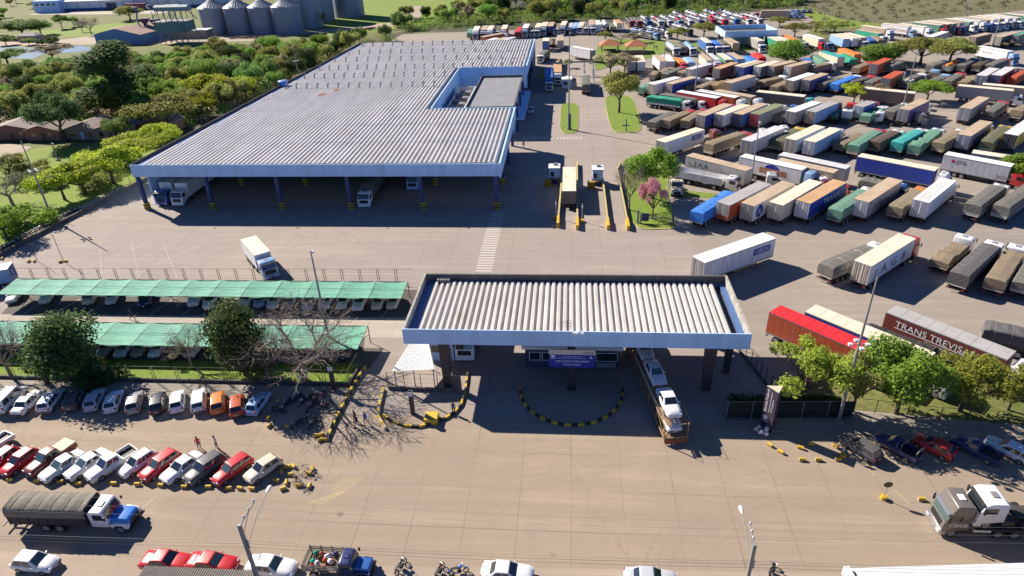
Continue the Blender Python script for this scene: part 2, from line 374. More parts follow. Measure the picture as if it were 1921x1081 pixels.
# ---------------------------------------------------------------- surveyed positions (metres)
TRUCKS=[
('A', 't', 22.38, 109.25, 38.6, 12.49, 3.2, 'bright blue', 'bright blue', 'bright blue', None, ''),
('A', 'b', 27.0, 110.67, 43.3, 13.96, 4.1, 'orange red', 'grey', 'cream', 'white', 'half'),
('A', 'b', 31.1, 110.29, 42.8, 14.49, 4.1, 'white', 'tan', 'grey', 'white', 'A'),
('A', 'b', 35.96, 110.63, 42.4, 14.97, 4.1, 'cream', 'cream', 'cream', 'yellow', ''),
('A', 'b', 40.7, 111.23, 43.4, 13.95, 4.2, 'royal blue', 'rusty tan', 'white', 'red', 'TRANSL'),
('A', 't', 45.96, 110.13, 42.5, 12.47, 3.3, 'dark green', 'green', 'dark green', 'white', ''),
('A', 'b', 50.6, 111.76, 43.4, 14.39, 4.2, 'grey', 'tan', 'white', 'white', 'LTL'),
('A', 't', 56.61, 111.75, 43.8, 10.7, 3.1, 'brown', 'tan', 'brown', 'orange', ''),
('A', 'b', 60.35, 111.46, 42.0, 14.1, 4.2, 'white', 'white', 'white', 'white', 'dash'),
('A', 't', 69.57, 112.16, 45.1, 12.26, 3.4, 'grey', 'grey', 'grey', 'white', ''),
('A', 't', 73.82, 111.44, 47.1, 14.5, 3.4, 'grey', 'grey', 'grey', 'red', ''),
('B', 'b', 25.29, 137.55, 133.4, 13.87, 4.1, 'grey', 'tan', 'grey', None, 'J.A.A'),
('B', 'o', 21.67, 133.56, 122.9, 10.85, 2.6, 'white', 'white', 'white', 'white', ''),
('B', 'b', 35.96, 136.77, 130.2, 13.11, 4.1, 'white', 'white', 'white', 'light blue', 'ACCEL'),
('B', 'b', 43.98, 137.6, 129.8, 13.62, 4.1, 'grey', 'pale grey', 'grey', None, ''),
('B', 'b', 42.62, 134.21, 129.7, 11.5, 4.0, 'tan', 'tan', 'grey', None, ''),
('B', 'b', 59.12, 136.07, 128.8, 14.07, 4.2, 'royal blue', 'cream', 'white', 'white', ''),
('B', 'b', 76.28, 136.82, 131.9, 11.5, 4.2, 'silver', 'white', 'silver', 'red', 'JSL'),
('B', 'b', 81.97, 138.0, 123.8, 11.5, 4.1, 'cream', 'cream', 'cream', None, ''),
('B', 't', 56.46, 126.75, 129.8, 5.5, 2.8, 'grey', 'grey', 'grey', 'blue', 'short'),
('C', 'b', 19.22, 88.84, 55.4, 14.86, 4.3, 'white', 'white', 'grey', None, 'OBOX'),
('C', 't', 37.92, 89.67, 54.6, 10.85, 3.1, 'grey', 'grey', 'brown', 'white', 'strap'),
('C', 'b', 42.12, 87.94, 47.2, 13.62, 4.3, 'white', 'cream', 'cream', 'red', 'AG8'),
('C', 't', 55.38, 92.7, 43.9, 8.5, 2.7, 'tan', 'tan', 'brown', 'white', 'lump'),
('C', 't', 55.3, 87.09, 44.2, 13.16, 3.3, 'dark grey', 'dark grey', 'dark grey', 'white', ''),
('C', 't', 59.61, 85.96, 39.6, 12.02, 3.1, 'tan', 'tan', 'brown', 'white', 'lump'),
('C', 't', 62.93, 85.33, 39.6, 8.5, 2.8, 'grey', 'grey', 'grey', 'white', ''),
('D', 'b', 26.66, 75.33, 136.0, 12.06, 4.2, 'orange red', 'red', 'orange red', 'blue', ''),
('D', 'b', 31.18, 75.56, 136.2, 14.5, 4.2, 'royal blue', 'cream', 'blue', 'white', ''),
('D', 'b', 41.14, 75.65, 137.6, 13.5, 4.2, 'maroon', 'grey', 'maroon', 'white', 'TRANS TREVISAN'),
('D', 't', 37.26, 73.57, 132.2, 8.5, 2.9, 'black', 'black', 'black', None, ''),
('D', 't', 52.09, 74.09, 119.7, 8.5, 3.2, 'black', 'dark grey', 'black', 'white', ''),
('E', 'b', 20.31, 146.4, 47.1, 13.94, 4.2, 'white', 'cream', 'grey', None, 'OBOX'),
('E', 't', 31.02, 147.07, 47.8, 12.35, 3.4, 'tan', 'tan', 'tan', 'red', ''),
('E', 'b', 38.85, 146.39, 44.2, 14.27, 4.2, 'pale grey', 'pale grey', 'grey', 'white', ''),
('E', 't', 46.44, 149.57, 38.5, 11.31, 3.2, 'olive', 'olive', 'olive', 'yellow', ''),
('E', 'b', 48.46, 147.05, 43.2, 13.61, 4.2, 'white', 'cream', 'cream', 'white', 'swirl'),
('E', 'b', 52.04, 145.4, 42.2, 12.85, 4.2, 'light blue', 'cream', 'white', 'white', ''),
('E', 't', 59.68, 148.62, 43.9, 10.51, 2.7, 'dark grey', 'tan', 'dark grey', None, ''),
('E', 't', 61.58, 145.71, 41.1, 13.84, 3.3, 'green', 'green', 'tan', 'red', ''),
('E', 't', 66.88, 147.97, 44.6, 10.67, 3.3, 'brown', 'brown', 'brown', 'white', ''),
('E', 't', 71.3, 147.3, 44.1, 12.39, 3.3, 'teal', 'teal', 'green', 'white', ''),
('E', 't', 74.06, 145.33, 40.8, 14.5, 3.3, 'green', 'green', 'green', 'white', 'lump'),
('E', 't', 79.89, 147.16, 45.0, 11.64, 3.2, 'tan', 'tan', 'tan', 'white', ''),
('E', 'b', 85.5, 148.71, 43.3, 14.55, 4.2, 'grey', 'tan', 'silver', 'white', ''),
('E', 't', 89.84, 147.24, 40.2, 14.08, 3.3, 'yellow', 'olive', 'green', 'yellow', ''),
('E', 'b', 95.25, 148.95, 43.9, 14.38, 4.2, 'yellow', 'white', 'black', 'yellow', ''),
('F', 't', 20.54, 166.39, 36.3, 10.75, 3.0, 'brown', 'grey', 'brown', None, ''),
('F', 't', 24.17, 167.31, 40.2, 10.34, 3.1, 'brown', 'tan', 'brown', 'red', ''),
('F', 't', 28.77, 167.1, 33.1, 10.45, 3.1, 'brown', 'tan', 'brown', 'red', ''),
('F', 'b', 32.54, 167.29, 39.9, 13.5, 4.2, 'royal blue', 'tan', 'cream', 'red', ''),
('F', 'b', 37.03, 167.81, 43.5, 12.48, 4.2, 'white', 'cream', 'grey', 'white', ''),
('F', 'b', 41.6, 168.03, 41.4, 12.88, 4.2, 'blue', 'tan', 'navy', 'white', ''),
('F', 'b', 45.67, 167.83, 42.8, 11.98, 4.2, 'grey', 'olive', 'red', 'white', ''),
('F', 't', 52.24, 171.03, 37.5, 9.77, 2.7, 'tan', 'tan', 'dark grey', 'blue', ''),
('F', 'b', 54.73, 169.65, 45.3, 12.86, 4.2, 'grey', 'white', 'grey', 'white', ''),
('F', 'b', 59.52, 169.41, 43.8, 12.32, 4.2, 'light blue', 'grey', 'tan', 'black', ''),
('F', 'f', 65.69, 172.67, 43.5, 10.75, 1.5, 'dark grey', 'green', 'dark grey', 'red', 'machine'),
('F', 'b', 72.67, 174.18, 46.7, 6.58, 4.1, 'blue', 'grey', 'silver', 'red', 'short'),
('F', 't', 73.14, 170.26, 43.6, 8.99, 3.0, 'green', 'green', 'green', 'white', 'lump'),
('F', 't', 79.91, 173.02, 45.6, 8.5, 3.1, 'brown', 'grey', 'brown', 'white', ''),
('F', 'b', 81.93, 170.25, 44.6, 12.5, 4.2, 'purple', 'tan', 'grey', 'white', ''),
('F', 'b', 96.34, 170.49, 42.7, 14.24, 4.2, 'grey', 'tan', 'silver', None, ''),
('F', 't', 102.92, 171.85, 42.5, 10.65, 3.1, 'tan', 'grey', 'black', 'red', ''),
('F', 't', 109.59, 172.12, 49.1, 8.5, 3.2, 'brown', 'tan', 'brown', 'white', ''),
('G', 't', 22.29, 192.05, 121.9, 10.08, 3.2, 'white', 'emerald', 'emerald', 'white', ''),
('G', 't', 26.04, 193.77, 127.3, 11.45, 3.4, 'navy', 'grey', 'navy', 'white', ''),
('G', 'b', 30.66, 192.53, 130.8, 12.37, 4.2, 'red', 'white', 'red', 'red', ''),
('G', 'b', 36.1, 193.17, 133.5, 12.27, 4.2, 'orange red', 'white', 'orange red', 'white', ''),
('G', 'b', 41.11, 193.26, 133.4, 11.5, 4.1, 'tan', 'tan', 'grey', 'white', ''),
('G', 'b', 51.81, 191.11, 120.3, 12.55, 4.2, 'dark grey', 'cream', 'grey', 'teal', ''),
('G', 'b', 80.82, 193.67, 122.1, 12.83, 4.1, 'brown', 'cream', 'brown', None, ''),
('G', 'b', 106.2, 194.26, 121.5, 12.54, 4.2, 'grey', 'cream', 'grey', 'white', ''),
('G', 'b', 113.29, 195.77, 121.0, 11.5, 4.1, 'tan', 'cream', 'tan', 'white', ''),
('H', 't', 21.09, 203.31, 41.6, 8.5, 3.0, 'green', 'green', 'green', None, ''),
('H', 'b', 23.94, 201.5, 46.2, 12.28, 4.2, 'white', 'white', 'cream', None, 'M'),
('H', 'b', 29.03, 201.53, 45.1, 12.07, 4.2, 'royal blue', 'tan', 'cream', 'white', ''),
('H', 't', 33.53, 203.78, 46.0, 11.76, 3.0, 'dark grey', 'dark grey', 'dark grey', 'white', ''),
('H', 't', 37.93, 202.22, 35.5, 10.12, 2.9, 'tan', 'tan', 'dark grey', None, ''),
('H', 't', 42.52, 204.54, 44.8, 9.26, 3.3, 'rusty tan', 'rusty tan', 'rusty tan', None, 'lump'),
('H', 'b', 45.84, 201.64, 45.4, 12.79, 4.2, 'pale grey', 'tan', 'rusty tan', 'grey', ''),
('H', 't', 57.4, 208.7, 53.1, 8.5, 2.9, 'dark grey', 'tan', 'brown', 'white', ''),
('H', 't', 59.63, 203.0, 40.4, 8.5, 2.6, 'tan', 'tan', 'dark grey', None, ''),
('H', 'b', 63.88, 203.22, 45.0, 12.46, 4.2, 'grey', 'white', 'tan', None, ''),
('H', 'b', 68.42, 203.35, 43.5, 11.5, 4.2, 'purple', 'tan', 'grey', 'white', ''),
('H', 't', 73.28, 204.28, 48.0, 11.03, 3.0, 'navy', 'grey', 'navy', None, ''),
('H', 't', 76.39, 202.49, 43.4, 13.48, 3.2, 'bright blue', 'bright blue', 'blue', 'white', ''),
('H', 't', 81.72, 205.67, 51.6, 10.04, 2.9, 'dark grey', 'dark grey', 'dark grey', 'red', ''),
('H', 't', 86.64, 204.65, 43.3, 8.5, 3.0, 'grey', 'grey', 'grey', None, ''),
('H', 'b', 91.07, 204.11, 39.7, 11.5, 4.1, 'orange red', 'orange red', 'grey', 'white', ''),
('H', 't', 97.09, 206.14, 47.6, 10.3, 3.1, 'grey', 'grey', 'dark grey', 'white', ''),
('H', 'f', 103.31, 211.08, 46.3, 10.66, 1.6, 'brown', 'tan', 'brown', 'light blue', 'load'),
('H', 't', 104.96, 205.76, 44.9, 8.5, 2.9, 'navy', 'grey', 'navy', 'light blue', ''),
('H', 't', 108.78, 205.24, 42.1, 10.7, 3.1, 'grey', 'grey', 'dark grey', 'red', 'lump'),
('H', 't', 111.78, 202.98, 42.8, 12.04, 3.1, 'tan', 'tan', 'tan', None, 'lump'),
('H', 'b', 117.61, 205.19, 41.6, 12.66, 4.2, 'pale grey', 'pale grey', 'silver', 'white', ''),
('H', 'b', 121.74, 205.34, 42.7, 13.82, 4.2, 'red', 'pale grey', 'purple', 'white', ''),
('H', 't', 127.03, 206.61, 44.1, 10.74, 3.3, 'orange red', 'orange red', 'orange red', 'red', ''),
('I', 't', 26.3, 221.97, 40.8, 12.13, 3.0, 'brown', 'tan', 'brown', None, 'lump'),
('I', 't', 30.33, 220.85, 35.1, 10.88, 3.0, 'navy', 'grey', 'tan', 'red', ''),
('I', 't', 35.28, 222.4, 37.9, 9.23, 3.0, 'tan', 'tan', 'tan', None, ''),
('I', 'b', 37.65, 221.1, 45.0, 11.5, 4.2, 'pale grey', 'pale grey', 'cream', 'white', ''),
('I', 't', 44.96, 226.66, 45.3, 8.5, 3.2, 'maroon', 'maroon', 'pale grey', None, ''),
('I', 'b', 46.36, 221.12, 40.0, 11.71, 4.2, 'maroon', 'rusty tan', 'cream', None, ''),
('I', 'b', 53.73, 225.2, 46.9, 11.5, 4.0, 'cream', 'cream', 'cream', None, ''),
('I', 'b', 54.1, 222.77, 45.7, 12.21, 4.2, 'royal blue', 'tan', 'blue', 'white', ''),
('I', 'b', 59.31, 222.86, 45.6, 11.5, 4.2, 'dark grey', 'cream', 'white', 'white', ''),
('I', 'b', 63.68, 223.44, 51.0, 11.5, 4.2, 'brown', 'tan', 'grey', None, ''),
('I', 'b', 68.49, 222.26, 49.5, 11.5, 4.2, 'rusty tan', 'tan', 'white', 'white', ''),
('I', 't', 77.18, 226.7, 53.8, 8.84, 3.1, 'purple', 'tan', 'brown', 'white', ''),
('I', 't', 90.66, 225.64, 44.3, 8.5, 2.9, 'tan', 'tan', 'brown', 'red', ''),
('I', 'b', 94.96, 223.21, 41.3, 11.5, 4.2, 'orange red', 'orange red', 'grey', 'white', ''),
('I', 't', 100.9, 226.06, 46.2, 8.5, 3.2, 'dark grey', 'grey', 'dark grey', 'black', ''),
('I', 't', 113.12, 225.83, 49.7, 8.6, 3.1, 'dark grey', 'grey', 'brown', 'blue', ''),
('I', 'o', 117.89, 225.26, 41.7, 12.45, 2.8, 'grey', 'orange', 'grey', 'blue', 'orange'),
('I', 't', 122.38, 225.46, 42.4, 11.86, 3.0, 'navy', 'grey', 'tan', 'teal', ''),
('I', 't', 126.61, 225.07, 42.7, 11.85, 3.0, 'navy', 'brown', 'grey', 'white', ''),
('I', 't', 130.49, 225.01, 47.4, 11.53, 3.1, 'brown', 'grey', 'tan', 'red', ''),
('J', 'b', 21.04, 245.75, -179.6, 11.5, 4.1, 'grey', 'tan', 'grey', None, ''),
('J', 'b', 24.23, 245.88, -179.6, 11.5, 4.1, 'white', 'cream', 'blue', None, ''),
('J', 'b', 30.29, 246.01, 174.4, 11.5, 4.1, 'white', 'tan', 'navy', None, ''),
('J', 'b', 33.56, 245.82, 178.5, 11.5, 4.1, 'pale grey', 'white', 'cream', None, ''),
('J', 't', 36.97, 245.67, 171.5, 8.5, 3.1, 'orange', 'orange', 'orange', 'red', ''),
('J', 't', 40.62, 245.33, 176.4, 8.5, 3.3, 'blue', 'light blue', 'tan', None, ''),
('J', 'b', 46.26, 246.3, 176.9, 11.5, 4.1, 'cream', 'tan', 'grey', None, ''),
('J', 'b', 48.29, 246.53, 176.3, 11.5, 4.1, 'white', 'pale grey', 'pale grey', 'white', ''),
('J', 'b', 52.24, 246.55, 175.5, 11.5, 4.1, 'green', 'cream', 'brown', None, ''),
('J', 'b', 55.84, 247.36, 173.1, 11.5, 4.1, 'blue', 'tan', 'navy', None, ''),
('J', 't', 61.91, 247.9, 174.7, 8.5, 3.0, 'bright blue', 'bright blue', 'yellow', None, 'lump'),
('J', 't', 65.38, 251.66, 175.4, 8.5, 3.1, 'red', 'red', 'red', None, ''),
('J', 'b', 78.75, 238.02, -175.8, 5.5, 3.6, 'navy', 'blue', 'blue', None, 'short'),
('J', 't', 83.78, 245.04, 177.7, 10.76, 3.2, 'green', 'green', 'green', 'white', ''),
('J', 'b', 86.69, 246.56, 167.0, 11.5, 4.2, 'cream', 'teal', 'brown', None, ''),
('J', 't', 93.7, 246.78, 179.9, 10.42, 3.3, 'green', 'emerald', 'dark grey', None, ''),
('J', 'b', 94.71, 251.17, 172.9, 11.5, 4.1, 'orange', 'orange', 'orange', None, ''),
('K', 'k', 38.3, 277.35, 173.8, 11.5, 3.4, 'silver', 'silver', 'silver', 'white', ''),
('K', 't', 42.04, 275.38, 175.9, 10.37, 3.2, 'grey', 'grey', 'brown', None, ''),
('K', 'k', 45.08, 276.66, 176.8, 11.5, 3.4, 'light blue', 'light blue', 'silver', 'white', ''),
('K', 'b', 51.31, 278.78, 175.2, 11.5, 4.1, 'blue', 'cream', 'blue', 'white', ''),
('K', 't', 54.96, 275.77, 176.6, 8.5, 3.6, 'bright blue', 'bright blue', 'bright blue', 'white', ''),
('K', 't', 57.87, 276.88, 177.7, 9.38, 3.6, 'light blue', 'grey', 'blue', 'white', ''),
('K', 'b', 60.53, 276.99, 173.6, 11.5, 4.1, 'tan', 'tan', 'cream', None, ''),
('K', 'b', 70.29, 280.17, 173.3, 11.5, 4.1, 'grey', 'cream', 'grey', 'white', ''),
('K', 'b', 76.8, 279.32, 172.9, 11.5, 4.1, 'emerald', 'cream', 'pale grey', None, ''),
('K', 'b', 79.45, 279.82, 171.5, 11.5, 4.1, 'cream', 'cream', 'pale grey', 'white', ''),
('K', 'b', 82.96, 280.06, 173.7, 11.5, 4.1, 'orange', 'orange', 'brown', None, ''),
('K', 't', 87.59, 280.42, 177.5, 8.5, 3.0, 'grey', 'grey', 'grey', 'white', ''),
('K', 'b', 91.64, 281.49, 168.0, 11.5, 4.1, 'cream', 'white', 'cream', 'red', ''),
('K', 't', 97.02, 279.03, -177.3, 9.35, 3.0, 'grey', 'grey', 'grey', 'light blue', ''),
('K', 'b', 101.75, 280.57, 175.4, 11.5, 4.1, 'light blue', 'cream', 'blue', None, ''),
('K', 'b', 104.72, 281.21, 172.8, 11.5, 4.1, 'white', 'cream', 'navy', None, ''),
('K', 'b', 107.5, 282.54, 169.8, 11.5, 4.1, 'tan', 'cream', 'blue', 'white', ''),
('K', 't', 114.67, 281.06, -171.7, 8.5, 2.8, 'blue', 'blue', 'blue', None, ''),
('K', 't', 116.87, 281.33, 179.6, 8.5, 3.0, 'tan', 'tan', 'tan', None, ''),
('L', 'b', 114.84, 291.11, 157.0, 11.5, 3.9, 'emerald', 'tan', 'emerald', 'white', ''),
('L', 'b', 119.66, 299.36, 151.6, 11.5, 4.1, 'tan', 'cream', 'grey', 'white', ''),
('L', 'b', 128.97, 302.93, 146.5, 11.5, 4.2, 'white', 'cream', 'white', 'light blue', 'SUPERCARGA'),
('L', 'b', 135.3, 301.88, 150.7, 11.5, 4.1, 'white', 'cream', 'white', 'white', ''),
('L', 'b', 141.82, 304.49, 146.7, 11.5, 4.2, 'green', 'cream', 'grey', 'red', ''),
('L', 'b', 145.59, 306.81, 143.9, 11.5, 4.1, 'maroon', 'cream', 'maroon', 'black', ''),
('L', 'b', 149.08, 308.48, 148.8, 11.5, 4.1, 'green', 'cream', 'green', 'red', ''),
('L', 'b', 152.79, 310.13, 151.1, 11.5, 4.1, 'grey', 'tan', 'grey', 'purple', ''),
('L', 'b', 158.05, 312.31, 154.6, 11.5, 4.1, 'green', 'cream', 'green', 'white', ''),
('L', 'b', 161.5, 313.27, 150.7, 11.5, 4.1, 'white', 'white', 'white', 'white', ''),
('L', 'b', 165.7, 314.89, 153.3, 11.5, 4.1, 'grey', 'tan', 'grey', 'blue', ''),
('L', 'b', 169.54, 316.59, 155.0, 11.5, 4.1, 'white', 'cream', 'white', 'white', ''),
('L', 'b', 173.41, 318.31, 156.7, 11.5, 4.1, 'tan', 'cream', 'tan', 'white', ''),
('L', 'b', 177.32, 319.22, 158.3, 11.5, 4.1, 'white', 'white', 'white', 'grey', ''),
('L', 'b', 180.86, 320.21, 157.9, 11.5, 4.1, 'pale grey', 'cream', 'pale grey', 'white', ''),
('L', 'b', 187.16, 321.56, 153.6, 11.5, 4.2, 'green', 'cream', 'green', 'white', ''),
('M', 'b', 132.28, 269.8, 44.5, 15.0, 4.1, 'grey', 'white', 'grey', None, ''),
('M', 'b', 146.12, 267.3, 52.5, 11.5, 4.2, 'dark grey', 'tan', 'tan', None, ''),
('M', 'b', 154.34, 266.19, 49.8, 14.15, 4.2, 'dark grey', 'tan', 'cream', 'white', ''),
('M', 'b', 161.8, 269.27, 49.1, 11.5, 4.1, 'dark green', 'green', 'grey', None, ''),
('M', 'b', 139.83, 249.75, 158.9, 11.5, 4.2, 'white', 'white', 'white', 'light blue', 'small text'),
('N', 't', -45.11, 321.91, 177.0, 12.14, 3.3, 'dark grey', 'green', 'navy', None, ''),
('N', 'b', -42.36, 322.17, 177.4, 12.32, 4.1, 'white', 'white', 'white', 'white', ''),
('N', 'b', -38.78, 323.68, 178.0, 12.41, 4.1, 'navy', 'tan', 'navy', 'white', ''),
('N', 'b', -35.9, 323.22, 178.5, 12.36, 4.1, 'white', 'cream', 'white', 'white', ''),
('N', 't', -32.81, 328.27, 179.0, 12.52, 3.3, 'green', 'olive', 'green', 'white', ''),
('N', 'b', -29.58, 324.3, 179.5, 12.41, 4.1, 'maroon', 'cream', 'maroon', 'white', ''),
('N', 't', -23.07, 324.65, -179.4, 12.18, 3.0, 'red', 'red', 'red', 'red', ''),
('N', 'b', -19.75, 325.88, -178.9, 12.49, 4.1, 'navy', 'white', 'navy', 'white', ''),
('N', 't', -16.56, 327.08, -178.3, 12.29, 2.8, 'black', 'black', 'black', 'white', ''),
('N', 'b', -14.07, 327.79, -178.0, 12.59, 4.0, 'grey', 'cream', 'grey', 'white', ''),
('N', 'b', -11.26, 330.27, -177.6, 12.78, 4.1, 'maroon', 'cream', 'maroon', 'white', ''),
('N', 'b', -8.28, 329.78, -177.1, 12.74, 4.1, 'navy', 'tan', 'navy', None, ''),
('N', 't', -5.47, 330.97, -176.6, 12.62, 3.2, 'cream', 'tan', 'cream', 'white', ''),
('N', 'b', -2.41, 331.63, -176.2, 12.86, 4.1, 'green', 'cream', 'green', 'white', ''),
('N', 't', 0.5, 332.15, -175.7, 12.69, 3.2, 'navy', 'pale grey', 'navy', None, ''),
('N', 't', 3.25, 332.78, -175.2, 12.74, 3.2, 'light blue', 'light blue', 'light blue', 'light blue', ''),
('N', 't', 5.86, 334.53, -174.9, 12.86, 3.2, 'tan', 'cream', 'tan', 'white', ''),
('N', 't', 8.72, 331.88, -174.4, 12.67, 3.2, 'silver', 'grey', 'silver', 'white', ''),
('N', 'b', 10.04, 333.76, 179.2, 14.76, 4.1, 'pale grey', 'tan', 'white', 'white', ''),
('N', 'b', 12.2, 331.69, 177.2, 13.12, 4.1, 'white', 'white', 'white', None, ''),
('N', 'k', 16.0, 339.45, 177.0, 12.7, 3.3, 'white', 'white', 'grey', None, ''),
('N', 't', 18.71, 333.02, 176.9, 11.34, 2.6, 'grey', 'grey', 'grey', None, ''),
('N', 'b', 21.34, 332.67, 175.8, 11.69, 4.1, 'cream', 'rusty tan', 'cream', None, ''),
('N', 'b', -36.68, 292.7, 42.6, 11.52, 4.1, 'orange red', 'tan', 'orange red', 'white', ''),
('N', 'b', -35.17, 278.81, 25.3, 11.5, 4.1, 'grey', 'white', 'grey', None, ''),
('N', 'b', -31.79, 279.86, 28.4, 11.5, 4.1, 'rusty tan', 'tan', 'tan', None, ''),
('N', 'b', -28.8, 280.16, 29.0, 11.5, 4.1, 'grey', 'pale grey', 'grey', None, ''),
('O', 'b', -9.7, 286.44, 180.0, 7.5, 4.1, 'blue', 'cream', 'navy', None, 'short'),
('O', 'f', -7.24, 286.57, -1.4, 8.5, 1.6, 'cream', 'tan', 'red', None, 'load'),
('O', 'b', -4.05, 292.22, 178.7, 12.82, 4.1, 'grey', 'tan', 'grey', None, ''),
('O', 't', -8.7, 265.49, -168.0, 8.5, 3.2, 'dark grey', 'grey', 'dark grey', 'white', ''),
('O', 'b', 8.42, 256.19, -41.7, 11.5, 4.3, 'white', 'white', 'grey', None, ''),
('O', 'b', -7.15, 228.3, 177.5, 15.0, 4.1, 'blue', 'blue', 'navy', 'white', ''),
('O', 'b', -4.11, 233.17, 178.6, 11.82, 4.0, 'tan', 'rusty tan', 'cream', 'white', ''),
('O', 'f', -3.89, 253.61, 179.1, 8.5, 2.0, 'cream', 'tan', 'cream', None, 'load'),
('O', 't', 5.06, 206.15, -0.3, 13.35, 3.4, 'grey', 'grey', 'dark grey', 'white', ''),
]
